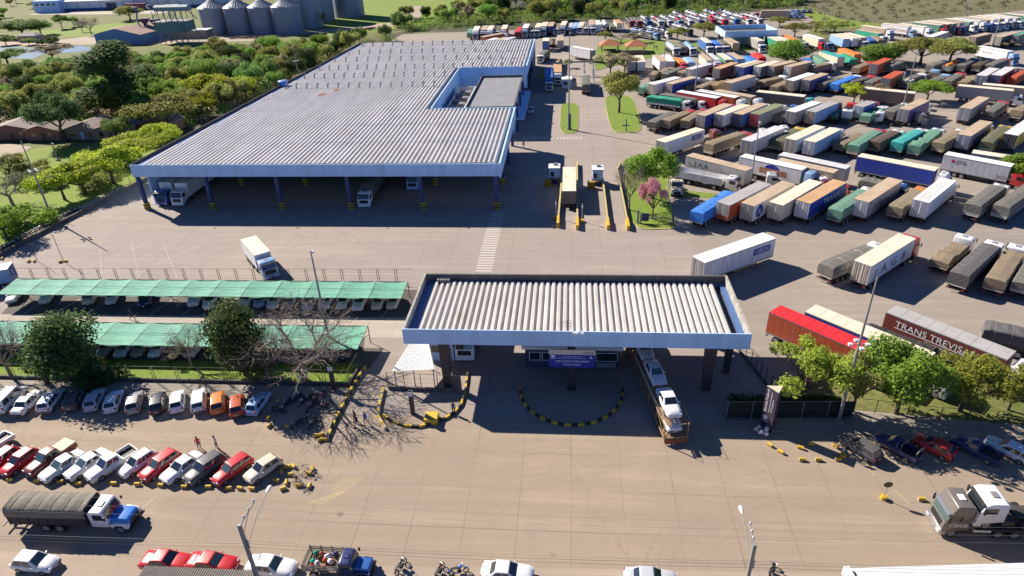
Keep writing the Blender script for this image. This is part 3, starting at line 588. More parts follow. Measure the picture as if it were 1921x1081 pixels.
CARL=[
('van', 'white', -67.02, 58.09, -3, 'white passenger van parked at the left end of the sidewalk row', 'cars parked along the front sidewalk'),
('sedan', 'white', -64.44, 57.69, -2, 'long white sedan between the white van and a white estate', 'cars parked along the front sidewalk'),
('wagon', 'white', -61.85, 58.18, -12, 'white estate car third in the row by the sidewalk', 'cars parked along the front sidewalk'),
('hatch', 'dark grey', -59.11, 58.48, -18, 'dark grey hatchback under the round dark tree shade', 'cars parked along the front sidewalk'),
('hatch', 'silver', -56.51, 58.47, -18, 'silver hatchback with red lamps beside the dark grey hatchback', 'cars parked along the front sidewalk'),
('hatch', 'white', -53.94, 58.27, -19, 'white hatchback right of the silver hatchback by the sidewalk', 'cars parked along the front sidewalk'),
('hatch', 'grey', -51.25, 58.17, -23, 'grey hatchback between a white and a black hatchback', 'cars parked along the front sidewalk'),
('hatch', 'black', -48.37, 58.18, -25, 'black hatchback parked facing the lawn fence', 'cars parked along the front sidewalk'),
('hatch', 'white', -46.11, 58.55, -25, 'white hatchback between the black hatchback and another white one', 'cars parked along the front sidewalk'),
('wagon', 'white', -43.6, 58.84, -25, 'white estate car directly left of the orange hatchback', 'cars parked along the front sidewalk'),
('hatch', 'orange', -41.13, 58.54, -26, 'orange hatchback parked by the sidewalk', 'cars parked along the front sidewalk'),
('hatch', 'orange red', -38.54, 58.05, -24, 'salmon red hatchback half in the shade of the bare tree', 'cars parked along the front sidewalk'),
('hatch', 'light blue', -36.14, 58.53, 4, 'pale blue hatchback at the right end of the sidewalk row', 'cars parked along the front sidewalk'),
('pickup_single', 'white', -63.08, 49.95, -160, 'white pickup cut by the left edge of the photo', 'cars parked nose out behind the yellow blocks'),
('hatch', 'red', -60.36, 48.13, -165, 'red hatchback at the left edge beside another red one', 'cars parked nose out behind the yellow blocks'),
('hatch', 'red', -58.11, 48.06, -163, 'pinkish red hatchback left of the maroon pickup', 'cars parked nose out behind the yellow blocks'),
('pickup_double', 'maroon', -55.13, 48.67, -160, 'faded maroon pickup with a covered bed', 'cars parked nose out behind the yellow blocks'),
('sedan', 'white', -52.96, 47.66, -155, 'white sedan right of the maroon pickup', 'cars parked nose out behind the yellow blocks'),
('sedan', 'white', -50.43, 48.01, -153, 'white sedan left of the white double cab pickup', 'cars parked nose out behind the yellow blocks'),
('pickup_double', 'white', -47.81, 48.12, -151, 'white double cab pickup with an open black bed', 'cars parked nose out behind the yellow blocks'),
('hatch', 'white', -45.06, 48.39, -153, 'white hatchback between the white pickup and a red estate', 'cars parked nose out behind the yellow blocks'),
('wagon', 'red', -42.51, 48.19, -155, 'red estate car between two white cars', 'cars parked nose out behind the yellow blocks'),
('sedan', 'white', -39.94, 48.0, -153, 'white sedan left of the grey off-roader', 'cars parked nose out behind the yellow blocks'),
('suv', 'dark grey', -37.37, 47.89, -151, 'dark grey off-road car with a pale roof', 'cars parked nose out behind the yellow blocks'),
('wagon', 'red', -34.5, 47.94, -149, 'bright red estate car next to the last white car', 'cars parked nose out behind the yellow blocks'),
('hatch', 'cream', -31.26, 48.15, -146, 'cream white hatchback at the right end of the nose out row', 'cars parked nose out behind the yellow blocks'),
('wagon', 'dark grey', 30.22, 53.92, -35, 'grey estate car with a dent at the left end under the trees', 'cars parked under the roadside trees'),
('pickup_single', 'navy', 33.97, 54.15, -41, 'dark blue flat pickup between the grey estate and red hatchback', 'cars parked under the roadside trees'),
('hatch', 'red', 37.62, 54.3, -44, 'bright red hatchback under the roadside trees', 'cars parked under the roadside trees'),
('pickup_single', 'navy', 41.68, 54.08, -43, 'dark blue pickup right of the red hatchback', 'cars parked under the roadside trees'),
('wagon', 'white', 44.81, 54.14, -43, 'white estate car with a blue bonnet at the right edge', 'cars parked under the roadside trees'),
('hatch', 'navy', 47.8, 53.81, -43, 'dark car cut by the right edge of the photo', 'cars parked under the roadside trees'),
('hatch', 'white', -47.32, 35.98, 93, 'white two door hatchback on the dirt shoulder at bottom left', 'vehicles on the near side of the street'),
('sedan', 'red', -35.42, 36.7, 92, 'dusty red sedan above the ribbed foreground roof', 'vehicles on the near side of the street'),
('sedan', 'red', -31.14, 36.7, 94, 'bright red sedan right of the dusty red sedan', 'vehicles on the near side of the street'),
('sedan', 'white', -25.71, 36.65, 95, 'white sedan between the utility pole and the blue lorry', 'vehicles on the near side of the street'),
('sedan', 'white', -4.96, 37.08, 93, 'white sedan at the bottom edge in the middle', 'vehicles on the near side of the street'),
('sedan', 'silver', 7.19, 37.1, 92, 'silver car with only its roof showing at the bottom edge', 'vehicles on the near side of the street'),
('hatch', 'white', -85.49, 82.59, 162, 'white hatchback first from the left under the green back carport by the yard fence', 'cars in the back carport'),
('wagon', 'white', -80.09, 82.69, 160, 'white estate car second from the left under the green back carport by the yard fence', 'cars in the back carport'),
('van', 'cream', -72.96, 82.52, 158, 'cream van third from the left under the green back carport by the yard fence', 'cars in the back carport'),
('hatch', 'white', -69.45, 82.59, 158, 'white hatchback fourth from the left under the green back carport by the yard fence', 'cars in the back carport'),
('pickup_double', 'navy', -63.9, 82.38, 160, 'navy pickup fifth from the left under the green back carport by the yard fence', 'cars in the back carport'),
('suv', 'white', -56.15, 82.54, 164, 'white tall estate sixth from the left under the green back carport by the yard fence', 'cars in the back carport'),
('sedan', 'white', -53.51, 81.97, 163, 'white sedan seventh from the left under the green back carport by the yard fence', 'cars in the back carport'),
('hatch', 'white', -48.12, 82.24, 166, 'white hatchback eighth from the left under the green back carport by the yard fence', 'cars in the back carport'),
('hatch', 'light blue', -45.74, 82.13, 168, 'light blue hatchback ninth from the left under the green back carport by the yard fence', 'cars in the back carport'),
('sedan', 'white', -43.55, 82.02, 168, 'white sedan tenth from the left under the green back carport by the yard fence', 'cars in the back carport'),
('hatch', 'silver', -41.18, 82.07, 170, 'silver hatchback eleventh from the left under the green back carport by the yard fence', 'cars in the back carport'),
('sedan', 'light blue', -38.11, 81.98, 172, 'light blue sedan twelfth from the left under the green back carport by the yard fence', 'cars in the back carport'),
('suv', 'white', -35.6, 82.04, 174, 'white tall estate thirteenth from the left under the green back carport by the yard fence', 'cars in the back carport'),
('hatch', 'white', -33.02, 82.09, 175, 'white hatchback fourteenth from the left under the green back carport by the yard fence', 'cars in the back carport'),
('sedan', 'white', -30.48, 81.99, 177, 'white sedan fifteenth from the left under the green back carport by the yard fence', 'cars in the back carport'),
('hatch', 'cream', -27.68, 82.05, 179, 'cream hatchback sixteenth from the left under the green back carport by the yard fence', 'cars in the back carport'),
('hatch', 'cream', -25.44, 82.1, 180, 'cream hatchback seventeenth from the left under the green back carport by the yard fence', 'cars in the back carport'),
('hatch', 'grey', -61.79, 69.34, 172, 'grey hatchback first from the left under the green front carport behind the lawn', 'cars in the front carport'),
('hatch', 'white', -59.25, 69.16, 172, 'white hatchback second from the left under the green front carport behind the lawn', 'cars in the front carport'),
('hatch', 'tan', -56.94, 69.35, 174, 'tan hatchback third from the left under the green front carport behind the lawn', 'cars in the front carport'),
('hatch', 'white', -54.49, 69.3, 175, 'white hatchback fourth from the left under the green front carport behind the lawn', 'cars in the front carport'),
('hatch', 'dark grey', -51.77, 69.26, 176, 'dark grey hatchback fifth from the left under the green front carport behind the lawn', 'cars in the front carport'),
('hatch', 'white', -49.62, 69.44, 176, 'white hatchback sixth from the left under the green front carport behind the lawn', 'cars in the front carport'),
('hatch', 'black', -35.48, 69.86, 178, 'black hatchback seventh from the left under the green front carport behind the lawn', 'cars in the front carport'),
('sedan', 'navy', -32.51, 69.7, 178, 'navy sedan eighth from the left under the green front carport behind the lawn', 'cars in the front carport'),
('hatch', 'dark grey', -28.93, 69.8, 178, 'dark grey hatchback ninth from the left under the green front carport behind the lawn', 'cars in the front carport'),
('hatch', 'silver', -10.81, 187.07, 178, 'silver car in the shade beside the warehouse office', 'cars'),
]
BLOCK_ROW=[(-57.73, 45.86), (-54.7, 45.85), (-52.1, 45.86), (-50.0, 45.69), (-46.29, 45.9), (-43.75, 45.9), (-41.21, 45.87), (-38.65, 45.77), (-36.15, 45.88), (-33.97, 45.8), (-32.82, 45.85), (-31.53, 45.84)]
BLOCK_BIKE=[(-29.03, 48.94), (-28.44, 49.1), (-29.43, 48.29), (-28.25, 47.93), (-29.49, 47.08), (-26.46, 48.2), (-26.24, 48.77), (-28.34, 46.83), (-28.35, 45.98), (-26.91, 46.49), (-25.78, 46.44)]
BLOCK_KERB=[(-27.53, 53.83), (-27.04, 53.95), (-26.9, 53.11), (-26.29, 53.22), (-34.18, 56.43), (-33.54, 55.19), (-31.38, 55.09), (-34.27, 59.57)]
BLOCK_RIGHT=[(21.35, 54.35), (22.21, 53.34), (24.39, 54.04), (25.65, 54.61), (28.02, 54.41), (24.02, 52.28), (25.65, 52.35), (27.63, 52.51)]
BLOCK_TRACTOR=[(33.57, 47.48), (37.55, 47.67), (40.72, 47.89)]
BLOCK_YARD=[(-98.32, 95.79), (-92.64, 94.84), (-91.73, 94.97), (-92.45, 90.45), (-86.73, 94.72), (-86.01, 95.04)]
MASTS=[
('tall mast with floodlights by the left boundary wall', -100.88, 112.47, 16.0, 10.3),
('tall mast standing behind the bare tree and carports', -31.08, 69.9, 15, 14.8),
('leaning looking mast with lamp platform before the red trailer', 29.69, 58.47, 18.1, 10.3),
('mast on the narrow grass island by the warehouse', -0.11, 170.53, 24, None),
('mast between the red and orange trailers', 35.21, 193.3, 14.1, None),
('mast near the first trailers of the fourth angled row', 32.31, 240.93, 10.4, None),
('mast with lamps beside the lime green tree', 83.52, 174.39, 17.6, 10.3),
('mast beside the white cab behind the long grey trailer', 36.38, 129.42, 13.4, None),
('mast in front of the teal roofed trailer', 87.26, 246.59, 11.7, None),
('mast by the white lorry at the right', 144.4, 251.11, 13.3, None),
('mast before the far tree line, left one', 25.06, 335.39, 10.9, None),
('mast before the far tree line beside the car carriers', 33.67, 349.01, 9.1, None),
('mast beside the far tan trailer and car carriers', 83.58, 351.16, 8.1, None),
('mast at the grass corner of the far scrub', 117.4, 340.28, 11.9, None),
('mast at the scrub fence on the right', 183.57, 345.94, 6.4, None),
('mast in the wood near the left roof edge', -95.94, 235.2, 13.2, 6.5),
('short mast in the wood near the roof corner', -96.17, 271.57, 6.7, None),
('short lamp mast behind the olive dome tree', -112.49, 176.4, 3.9, None),
('thin pole standing in the left grass field', -125.83, 148.94, 4.6, None),
('small lamp mast beside the scale lane island', 7.42, 253.28, 5.2, None),
]
TREES=[
('round_1', 'L_dark', -63.71, 63.6, (1.4, 1.14), 'large dark round tree on the lawn at the left'),
('round_2', 'L_dark', -40.44, 64.58, (1.2, 1.4), 'dark dense tree on the lawn beside the bare tree'),
('twiggy_1', '', -32.49, 63.76, (2.19, 1.31), 'large bare tree with spreading grey branches by the lawn corner'),
('twiggy_2', '', -37.04, 63.6, (1.19, 1.09), 'bare tree directly right of the dark dense tree'),
('twiggy_3', '', -48.18, 65.91, (0.8, 0.89), 'small bare tree before the front carport'),
('twiggy_2', '', -71.1, 63.14, (1.08, 1.13), 'thin bare tree at the left edge of the lawn'),
('loose_1', 'L_mix', 26.22, 60.63, (1.29, 1.33), 'yellow green tree at the left end of the roadside row'),
('loose_1', 'L_olive', 31.78, 60.29, (1.11, 1.14), 'thin olive tree second in the roadside row'),
('broad_2', 'L_fresh', 36.38, 60.1, (1.19, 1.18), 'bright green tree with orange leaves before the trailers'),
('loose_2', 'L_mix', 43.42, 60.72, (1.28, 1.13), 'yellow green tree below the maroon trailer lettering'),
('loose_1', 'L_mix', 48.65, 61.1, (0.93, 0.83), 'yellow green tree at the right end of the roadside row'),
('broad_2', 'L_fresh', 15.76, 123.33, (1.32, 1.36), 'large fresh green tree on the kerbed island'),
('twiggy_3', '', 11.38, 117.25, (0.86, 1.34), 'half bare tree behind the pink tree'),
('loose_2', 'L_pink', 15.3, 113.05, (0.78, 1.17), 'small tree with pink blossom on the kerbed island'),
('umbrella_1', 'L_olive', 13.71, 185.86, (1.48, 1.72), 'big olive tree on the grass island by the lane'),
('loose_1', 'L_brown', 13.84, 234.81, (1.61, 1.12), 'brownish tree beside the weighbridge gate'),
('loose_2', 'L_brown', 18.97, 238.62, (1.64, 0.93), 'brownish thicket tree left of the first tan trailer'),
('loose_2', 'L_olive', -0.91, 246.57, (0.56, 0.47), 'small thin tree by the weighbridge booth'),
('umbrella_2', 'L_olive', 14.75, 296.73, (0.79, 0.74), 'small round olive tree above the pavilions'),
('twiggy_1', '', 21.38, 295.9, (1.34, 0.51), 'bare tree between the two orange pavilions'),
('loose_1', 'L_brown', 26.85, 295.22, (1.51, 0.6), 'brownish tree behind the right pavilion'),
('umbrella_1', 'L_olive', 44.79, 298.05, (1.08, 0.83), 'olive tree left one before the car carriers'),
('umbrella_2', 'L_olive', 56.82, 304.38, (1.32, 0.97), 'olive tree right one before the car carriers'),
('umbrella_2', 'L_olive', 94.36, 327.86, (1.29, 0.68), 'olive tree right of the small canopy, lower one'),
('umbrella_1', 'L_olive', 92.93, 299.52, (1.33, 0.88), 'olive tree behind the orange roofed trailer'),
('loose_1', 'L_olive', 105.16, 311.42, (1.48, 0.67), 'thin olive tree behind the tan trailer'),
('broad_3', 'L_olive', 111.66, 307.7, (1.66, 0.7), 'wide olive tree at the edge of the scrub'),
('round_1', 'L_mid', 76.21, 248.57, (2.13, 0.92), 'broad deep green tree among the far trailers'),
('round_2', 'L_mid', 105.52, 243.95, (2.23, 0.94), 'broad green tree right of the teal roofed trailer'),
('umbrella_1', 'L_olive', 117.32, 241.06, (2.16, 1.34), 'wide olive umbrella tree beside the broad green tree'),
('umbrella_2', 'L_olive', 127.09, 241.89, (1.95, 1.36), 'wide olive umbrella tree over the blue lorries'),
('loose_1', 'L_lime', 78.77, 192.63, (1.24, 0.81), 'lime green thin tree before the long cream trailer'),
('loose_2', 'L_brown', 86.04, 193.38, (1.26, 0.73), 'brownish thin tree beside the lime thin tree'),
('umbrella_2', 'L_fresh', 98.18, 192.68, (1.37, 0.91), 'bright lime umbrella tree beside the tall mast'),
('broad_3', 'L_fresh', 87.98, 130.3, (1.16, 0.76), 'fresh green tree at the right edge over the silver trailer'),
('loose_1', 'L_brown', 158.06, 265.56, (1.05, 0.45), 'small brown tree above the white lorry'),
('tall_1', 'L_dark', -129.76, 184.73, (2.76, 1.3), 'very tall feathery tree in the wood'),
('broad_2', 'L_dark', -135.49, 165.29, (1.76, 1.59), 'tall dark tree between the brick houses'),
('broad_1', 'L_shady', -118.2, 162.88, (1.0, 0.91), 'dark tree at the right end of the brick houses'),
('umbrella_1', 'L_olive', -108.29, 170.16, (2.17, 1.61), 'olive dome tree left of the warehouse'),
('umbrella_2', 'L_lime', -108.3, 188.34, (1.46, 1.09), 'yellow green dome tree beside the warehouse wall'),
('umbrella_1', 'L_lime', -112.37, 202.76, (1.88, 1.41), 'large yellow green tree beyond the dome trees'),
('umbrella_2', 'L_lime', -103.94, 209.01, (1.67, 1.09), 'yellow green tree close to the long roof edge'),
('round_1', 'L_lime', -134.45, 225.77, (0.9, 0.82), 'small bright lime ball tree in the wood'),
('umbrella_1', 'L_lime', -102.07, 154.94, (1.35, 1.09), 'lime tree at the boundary wall beside the warehouse corner'),
('broad_1', 'L_lime', -104.14, 148.86, (1.8, 0.87), 'lime tree second from the warehouse corner'),
('umbrella_1', 'L_lime', -100.76, 132.54, (1.7, 1.27), 'yellow lime tree before the boundary wall'),
('bush_1', 'L_mid', -103.92, 141.98, (1.93, 1.12), 'green bush between the lime trees'),
('bush_2', 'L_olive', -102.44, 130.28, (1.68, 1.0), 'olive bush by the boundary wall'),
('loose_1', 'L_lime', -103.44, 126.21, (2.0, 1.1), 'yellow lime tree right of the floodlight mast'),
('umbrella_1', 'L_lime', -105.97, 123.22, (1.27, 1.07), 'yellow lime tree left of the floodlight mast'),
('twiggy_2', '', -115.44, 120.36, (1.65, 1.05), 'bare tree at the left edge behind the boundary wall'),
('bush_2', 'L_mid', -118.66, 132.75, (2.35, 1.38), 'green bush in the field left of the boundary wall'),
('bush_1', 'L_olive', -126.71, 140.91, (2.07, 1.06), 'olive bush in the left field'),
('loose_2', 'L_olive', -129.9, 138.07, (1.31, 0.74), 'olive open tree at the left edge of the field'),
('bush_1', 'L_mid', -112.8, 142.14, (2.39, 1.74), 'wide green bush in the grass field'),
('bush_2', 'L_mid', -110.01, 145.09, (2.0, 1.13), 'green bush beside the wide bush'),
('broad_1', 'L_fresh', -103.56, 103.74, (1.09, 0.84), 'green tree at the left edge by the motorcycles'),
('bush_1', 'L_fresh', -104.59, 109.68, (2.02, 1.75), 'green bush by the parked motorcycles'),
('bush_2', 'L_dark', -61.0, 63.03, (1.07, 1.27), 'dark shrub under the round tree'),
('bush_1', 'L_dark', -58.62, 62.67, (1.26, 1.03), 'dark shrub behind the lawn fence'),
('loose_1', 'L_brown', -50.48, 67.96, (0.55, 0.39), 'brown shrub before the front carport cars'),
('broad_1', 'L_shady', -288.88, 350.9, (2.75, 1.23), 'dark bushy tree above the pond'),
('broad_2', 'L_shady', -283.36, 356.94, (1.84, 0.98), 'dark tree beside the dark bushy tree'),
('umbrella_1', 'L_shady', -287.24, 379.31, (1.16, 1.15), 'umbrella tree on the bright meadow'),
('umbrella_2', 'L_shady', -285.33, 386.81, (0.99, 0.87), 'small umbrella tree beside the meadow one'),
('twiggy_1', '', -253.14, 354.46, (1.47, 1.25), 'bare tree beside the dirt road'),
('twiggy_2', '', -265.33, 364.95, (1.01, 0.92), 'small bare tree beside the dirt road'),
('broad_1', 'L_mid', -265.91, 324.46, (0.85, 0.46), 'small tree at the pond bank'),
('broad_3', 'L_shady', -279.32, 326.09, (1.22, 0.64), 'tree at the left edge of the pond'),
('bush_1', 'L_dark', -257.12, 327.83, (2.13, 1.67), 'dark bush beside the pond road'),
('broad_2', 'L_olive', -263.96, 408.33, (2.21, 1.09), 'olive tree before the far white warehouse'),
('umbrella_1', 'L_olive', -383.92, 489.02, (1.75, 0.7), 'olive tree left of the far white warehouse'),
('broad_3', 'L_shady', -239.69, 276.79, (2.04, 0.85), 'dark tree on the near pond bank'),
('loose_1', 'L_brown', -224.54, 284.48, (2.45, 0.95), 'greyish tree on the near pond bank'),
('loose_1', 'L_olive', -127.07, 358.67, (0.43, 1.18), 'thin tree near the far dirt road'),
]
WOOD_LEFT=[(-115.6, 213.5), (-154.8, 239.8), (-105.1, 237.6), (-115.8, 179.3), (-195.5, 236.1), (-163.2, 246.1), (-193.1, 210.2), (-104.8, 254.3), (-133.3, 204.2), (-121.8, 275.2), (-105.9, 269.7), (-182.8, 258.5), (-98.3, 293.5), (-153.3, 258.7), (-172.4, 238.4), (-151.0, 232.2), (-155.6, 183.0), (-169.6, 202.1), (-114.6, 252.0), (-101.5, 210.4), (-142.8, 241.1), (-97.8, 279.2), (-143.9, 206.0), (-175.0, 225.8), (-128.8, 190.3), (-176.8, 188.4), (-202.5, 215.9), (-123.2, 240.5), (-180.1, 243.1), (-152.6, 207.3), (-128.1, 252.7), (-169.4, 256.9), (-197.8, 223.4), (-177.6, 207.8), (-116.3, 260.2), (-104.3, 228.8), (-177.4, 218.4), (-100.5, 260.7), (-113.0, 230.2), (-190.1, 243.5), (-126.6, 268.5), (-189.3, 252.3), (-142.6, 259.6), (-146.6, 188.6), (-111.1, 189.4), (-146.9, 252.3), (-132.7, 235.4), (-143.5, 221.1), (-182.6, 233.0), (-155.2, 266.6), (-136.6, 250.8), (-135.2, 264.7), (-165.4, 227.1), (-126.5, 260.9), (-112.5, 204.7), (-138.6, 214.5), (-150.2, 197.8), (-122.2, 220.3), (-211.5, 232.7), (-208.1, 241.6), (-134.0, 279.7), (-162.4, 196.4), (-105.7, 218.4), (-204.1, 229.1), (-132.1, 221.4), (-92.5, 287.4), (-112.7, 274.1), (-96.4, 269.6), (-156.8, 224.5), (-188.3, 216.7), (-178.9, 196.3), (-127.1, 209.6), (-147.4, 212.9), (-98.2, 241.2), (-219.3, 242.7), (-112.6, 241.4), (-133.5, 243.8), (-176.3, 251.4), (-196.7, 247.7), (-165.6, 215.8), (-112.2, 284.0), (-136.8, 189.1), (-141.5, 195.6), (-185.3, 225.6), (-118.2, 194.7), (-97.9, 251.0), (-166.4, 188.7), (-143.9, 273.7), (-160.2, 253.7), (-187.8, 202.5), (-104.7, 285.8), (-161.8, 261.7), (-123.1, 182.1), (-92.0, 300.8), (-125.7, 281.7), (-126.6, 229.1), (-105.5, 246.0), (-104.3, 203.2), (-83.2, 312.0), (-124.8, 199.5), (-162.6, 236.1), (-108.6, 262.3), (-137.6, 227.5), (-160.0, 204.6), (-99.2, 222.9), (-156.5, 216.2), (-121.5, 248.3), (-155.6, 191.3), (-153.3, 247.7), (-192.4, 228.8), (-117.3, 267.8), (-106.0, 278.0), (-226.7, 245.0), (-146.5, 266.6), (-114.6, 222.6), (-141.5, 183.0), (-120.1, 233.3), (-185.0, 209.7), (-105.3, 195.6), (-171.4, 194.6), (-136.2, 272.3), (-143.2, 233.5), (-133.8, 196.3), (-175.5, 261.7)]
WOOD_FAR=[(125.3, 440.7), (-81.9, 344.7), (97.5, 417.1), (44.7, 402.8), (4.3, 379.1), (12.2, 370.7), (26.2, 397.6), (110.9, 423.9), (74.3, 436.1), (80.8, 423.1), (78.8, 414.8), (11.4, 394.3), (20.4, 427.8), (35.8, 437.6), (-43.9, 371.4), (125.6, 413.8), (55.1, 400.7), (-70.5, 393.4), (2.5, 415.0), (-87.6, 375.6), (-55.4, 410.1), (-90.1, 363.7), (46.8, 417.9), (-68.9, 372.8), (-87.9, 385.2), (-87.2, 353.2), (-41.4, 384.8), (-37.2, 401.0), (2.5, 393.8), (-41.6, 359.5), (25.0, 386.9), (-23.6, 406.7), (24.7, 437.8), (-47.0, 400.8), (-4.7, 386.8), (52.7, 442.0), (56.9, 421.7), (125.0, 424.7), (-61.2, 381.6), (59.6, 411.0), (-53.4, 392.0), (16.2, 380.3), (73.1, 402.7), (113.6, 433.7), (-63.2, 403.4), (35.5, 387.2), (16.8, 410.3), (-17.8, 365.0), (29.0, 377.8), (7.1, 432.1), (88.9, 405.2), (-7.6, 375.8), (6.9, 406.4), (-2.7, 426.9), (64.0, 440.8), (105.3, 439.3), (78.7, 444.2), (-60.3, 370.5), (-62.2, 358.0), (-9.1, 420.7), (-7.6, 404.5), (-42.2, 413.5), (94.7, 428.2), (-18.2, 395.1), (108.9, 411.2), (53.7, 390.4), (89.5, 437.1), (106.5, 401.1), (66.8, 393.6), (67.4, 417.0), (117.6, 402.7), (-16.5, 428.5), (36.1, 411.6), (53.7, 429.8), (-15.6, 379.1), (-33.6, 363.9), (23.8, 417.2), (-51.9, 359.0), (93.7, 398.2), (28.5, 407.2), (44.9, 388.7), (-27.3, 423.1), (40.1, 428.9), (-31.3, 413.1), (-36.4, 420.3), (12.3, 422.6), (-8.4, 365.4), (-71.4, 381.1), (-78.7, 385.6), (-61.9, 394.5)]
WOOD_MEADOW=[(-334.4, 390.9), (-311.2, 361.4), (-368.1, 436.7), (-417.3, 505.7), (-442.5, 532.5), (-421.2, 486.0), (-295.7, 358.7), (-353.4, 414.7), (-393.9, 457.5), (-428.2, 525.3), (-407.1, 473.4), (-366.5, 422.1)]
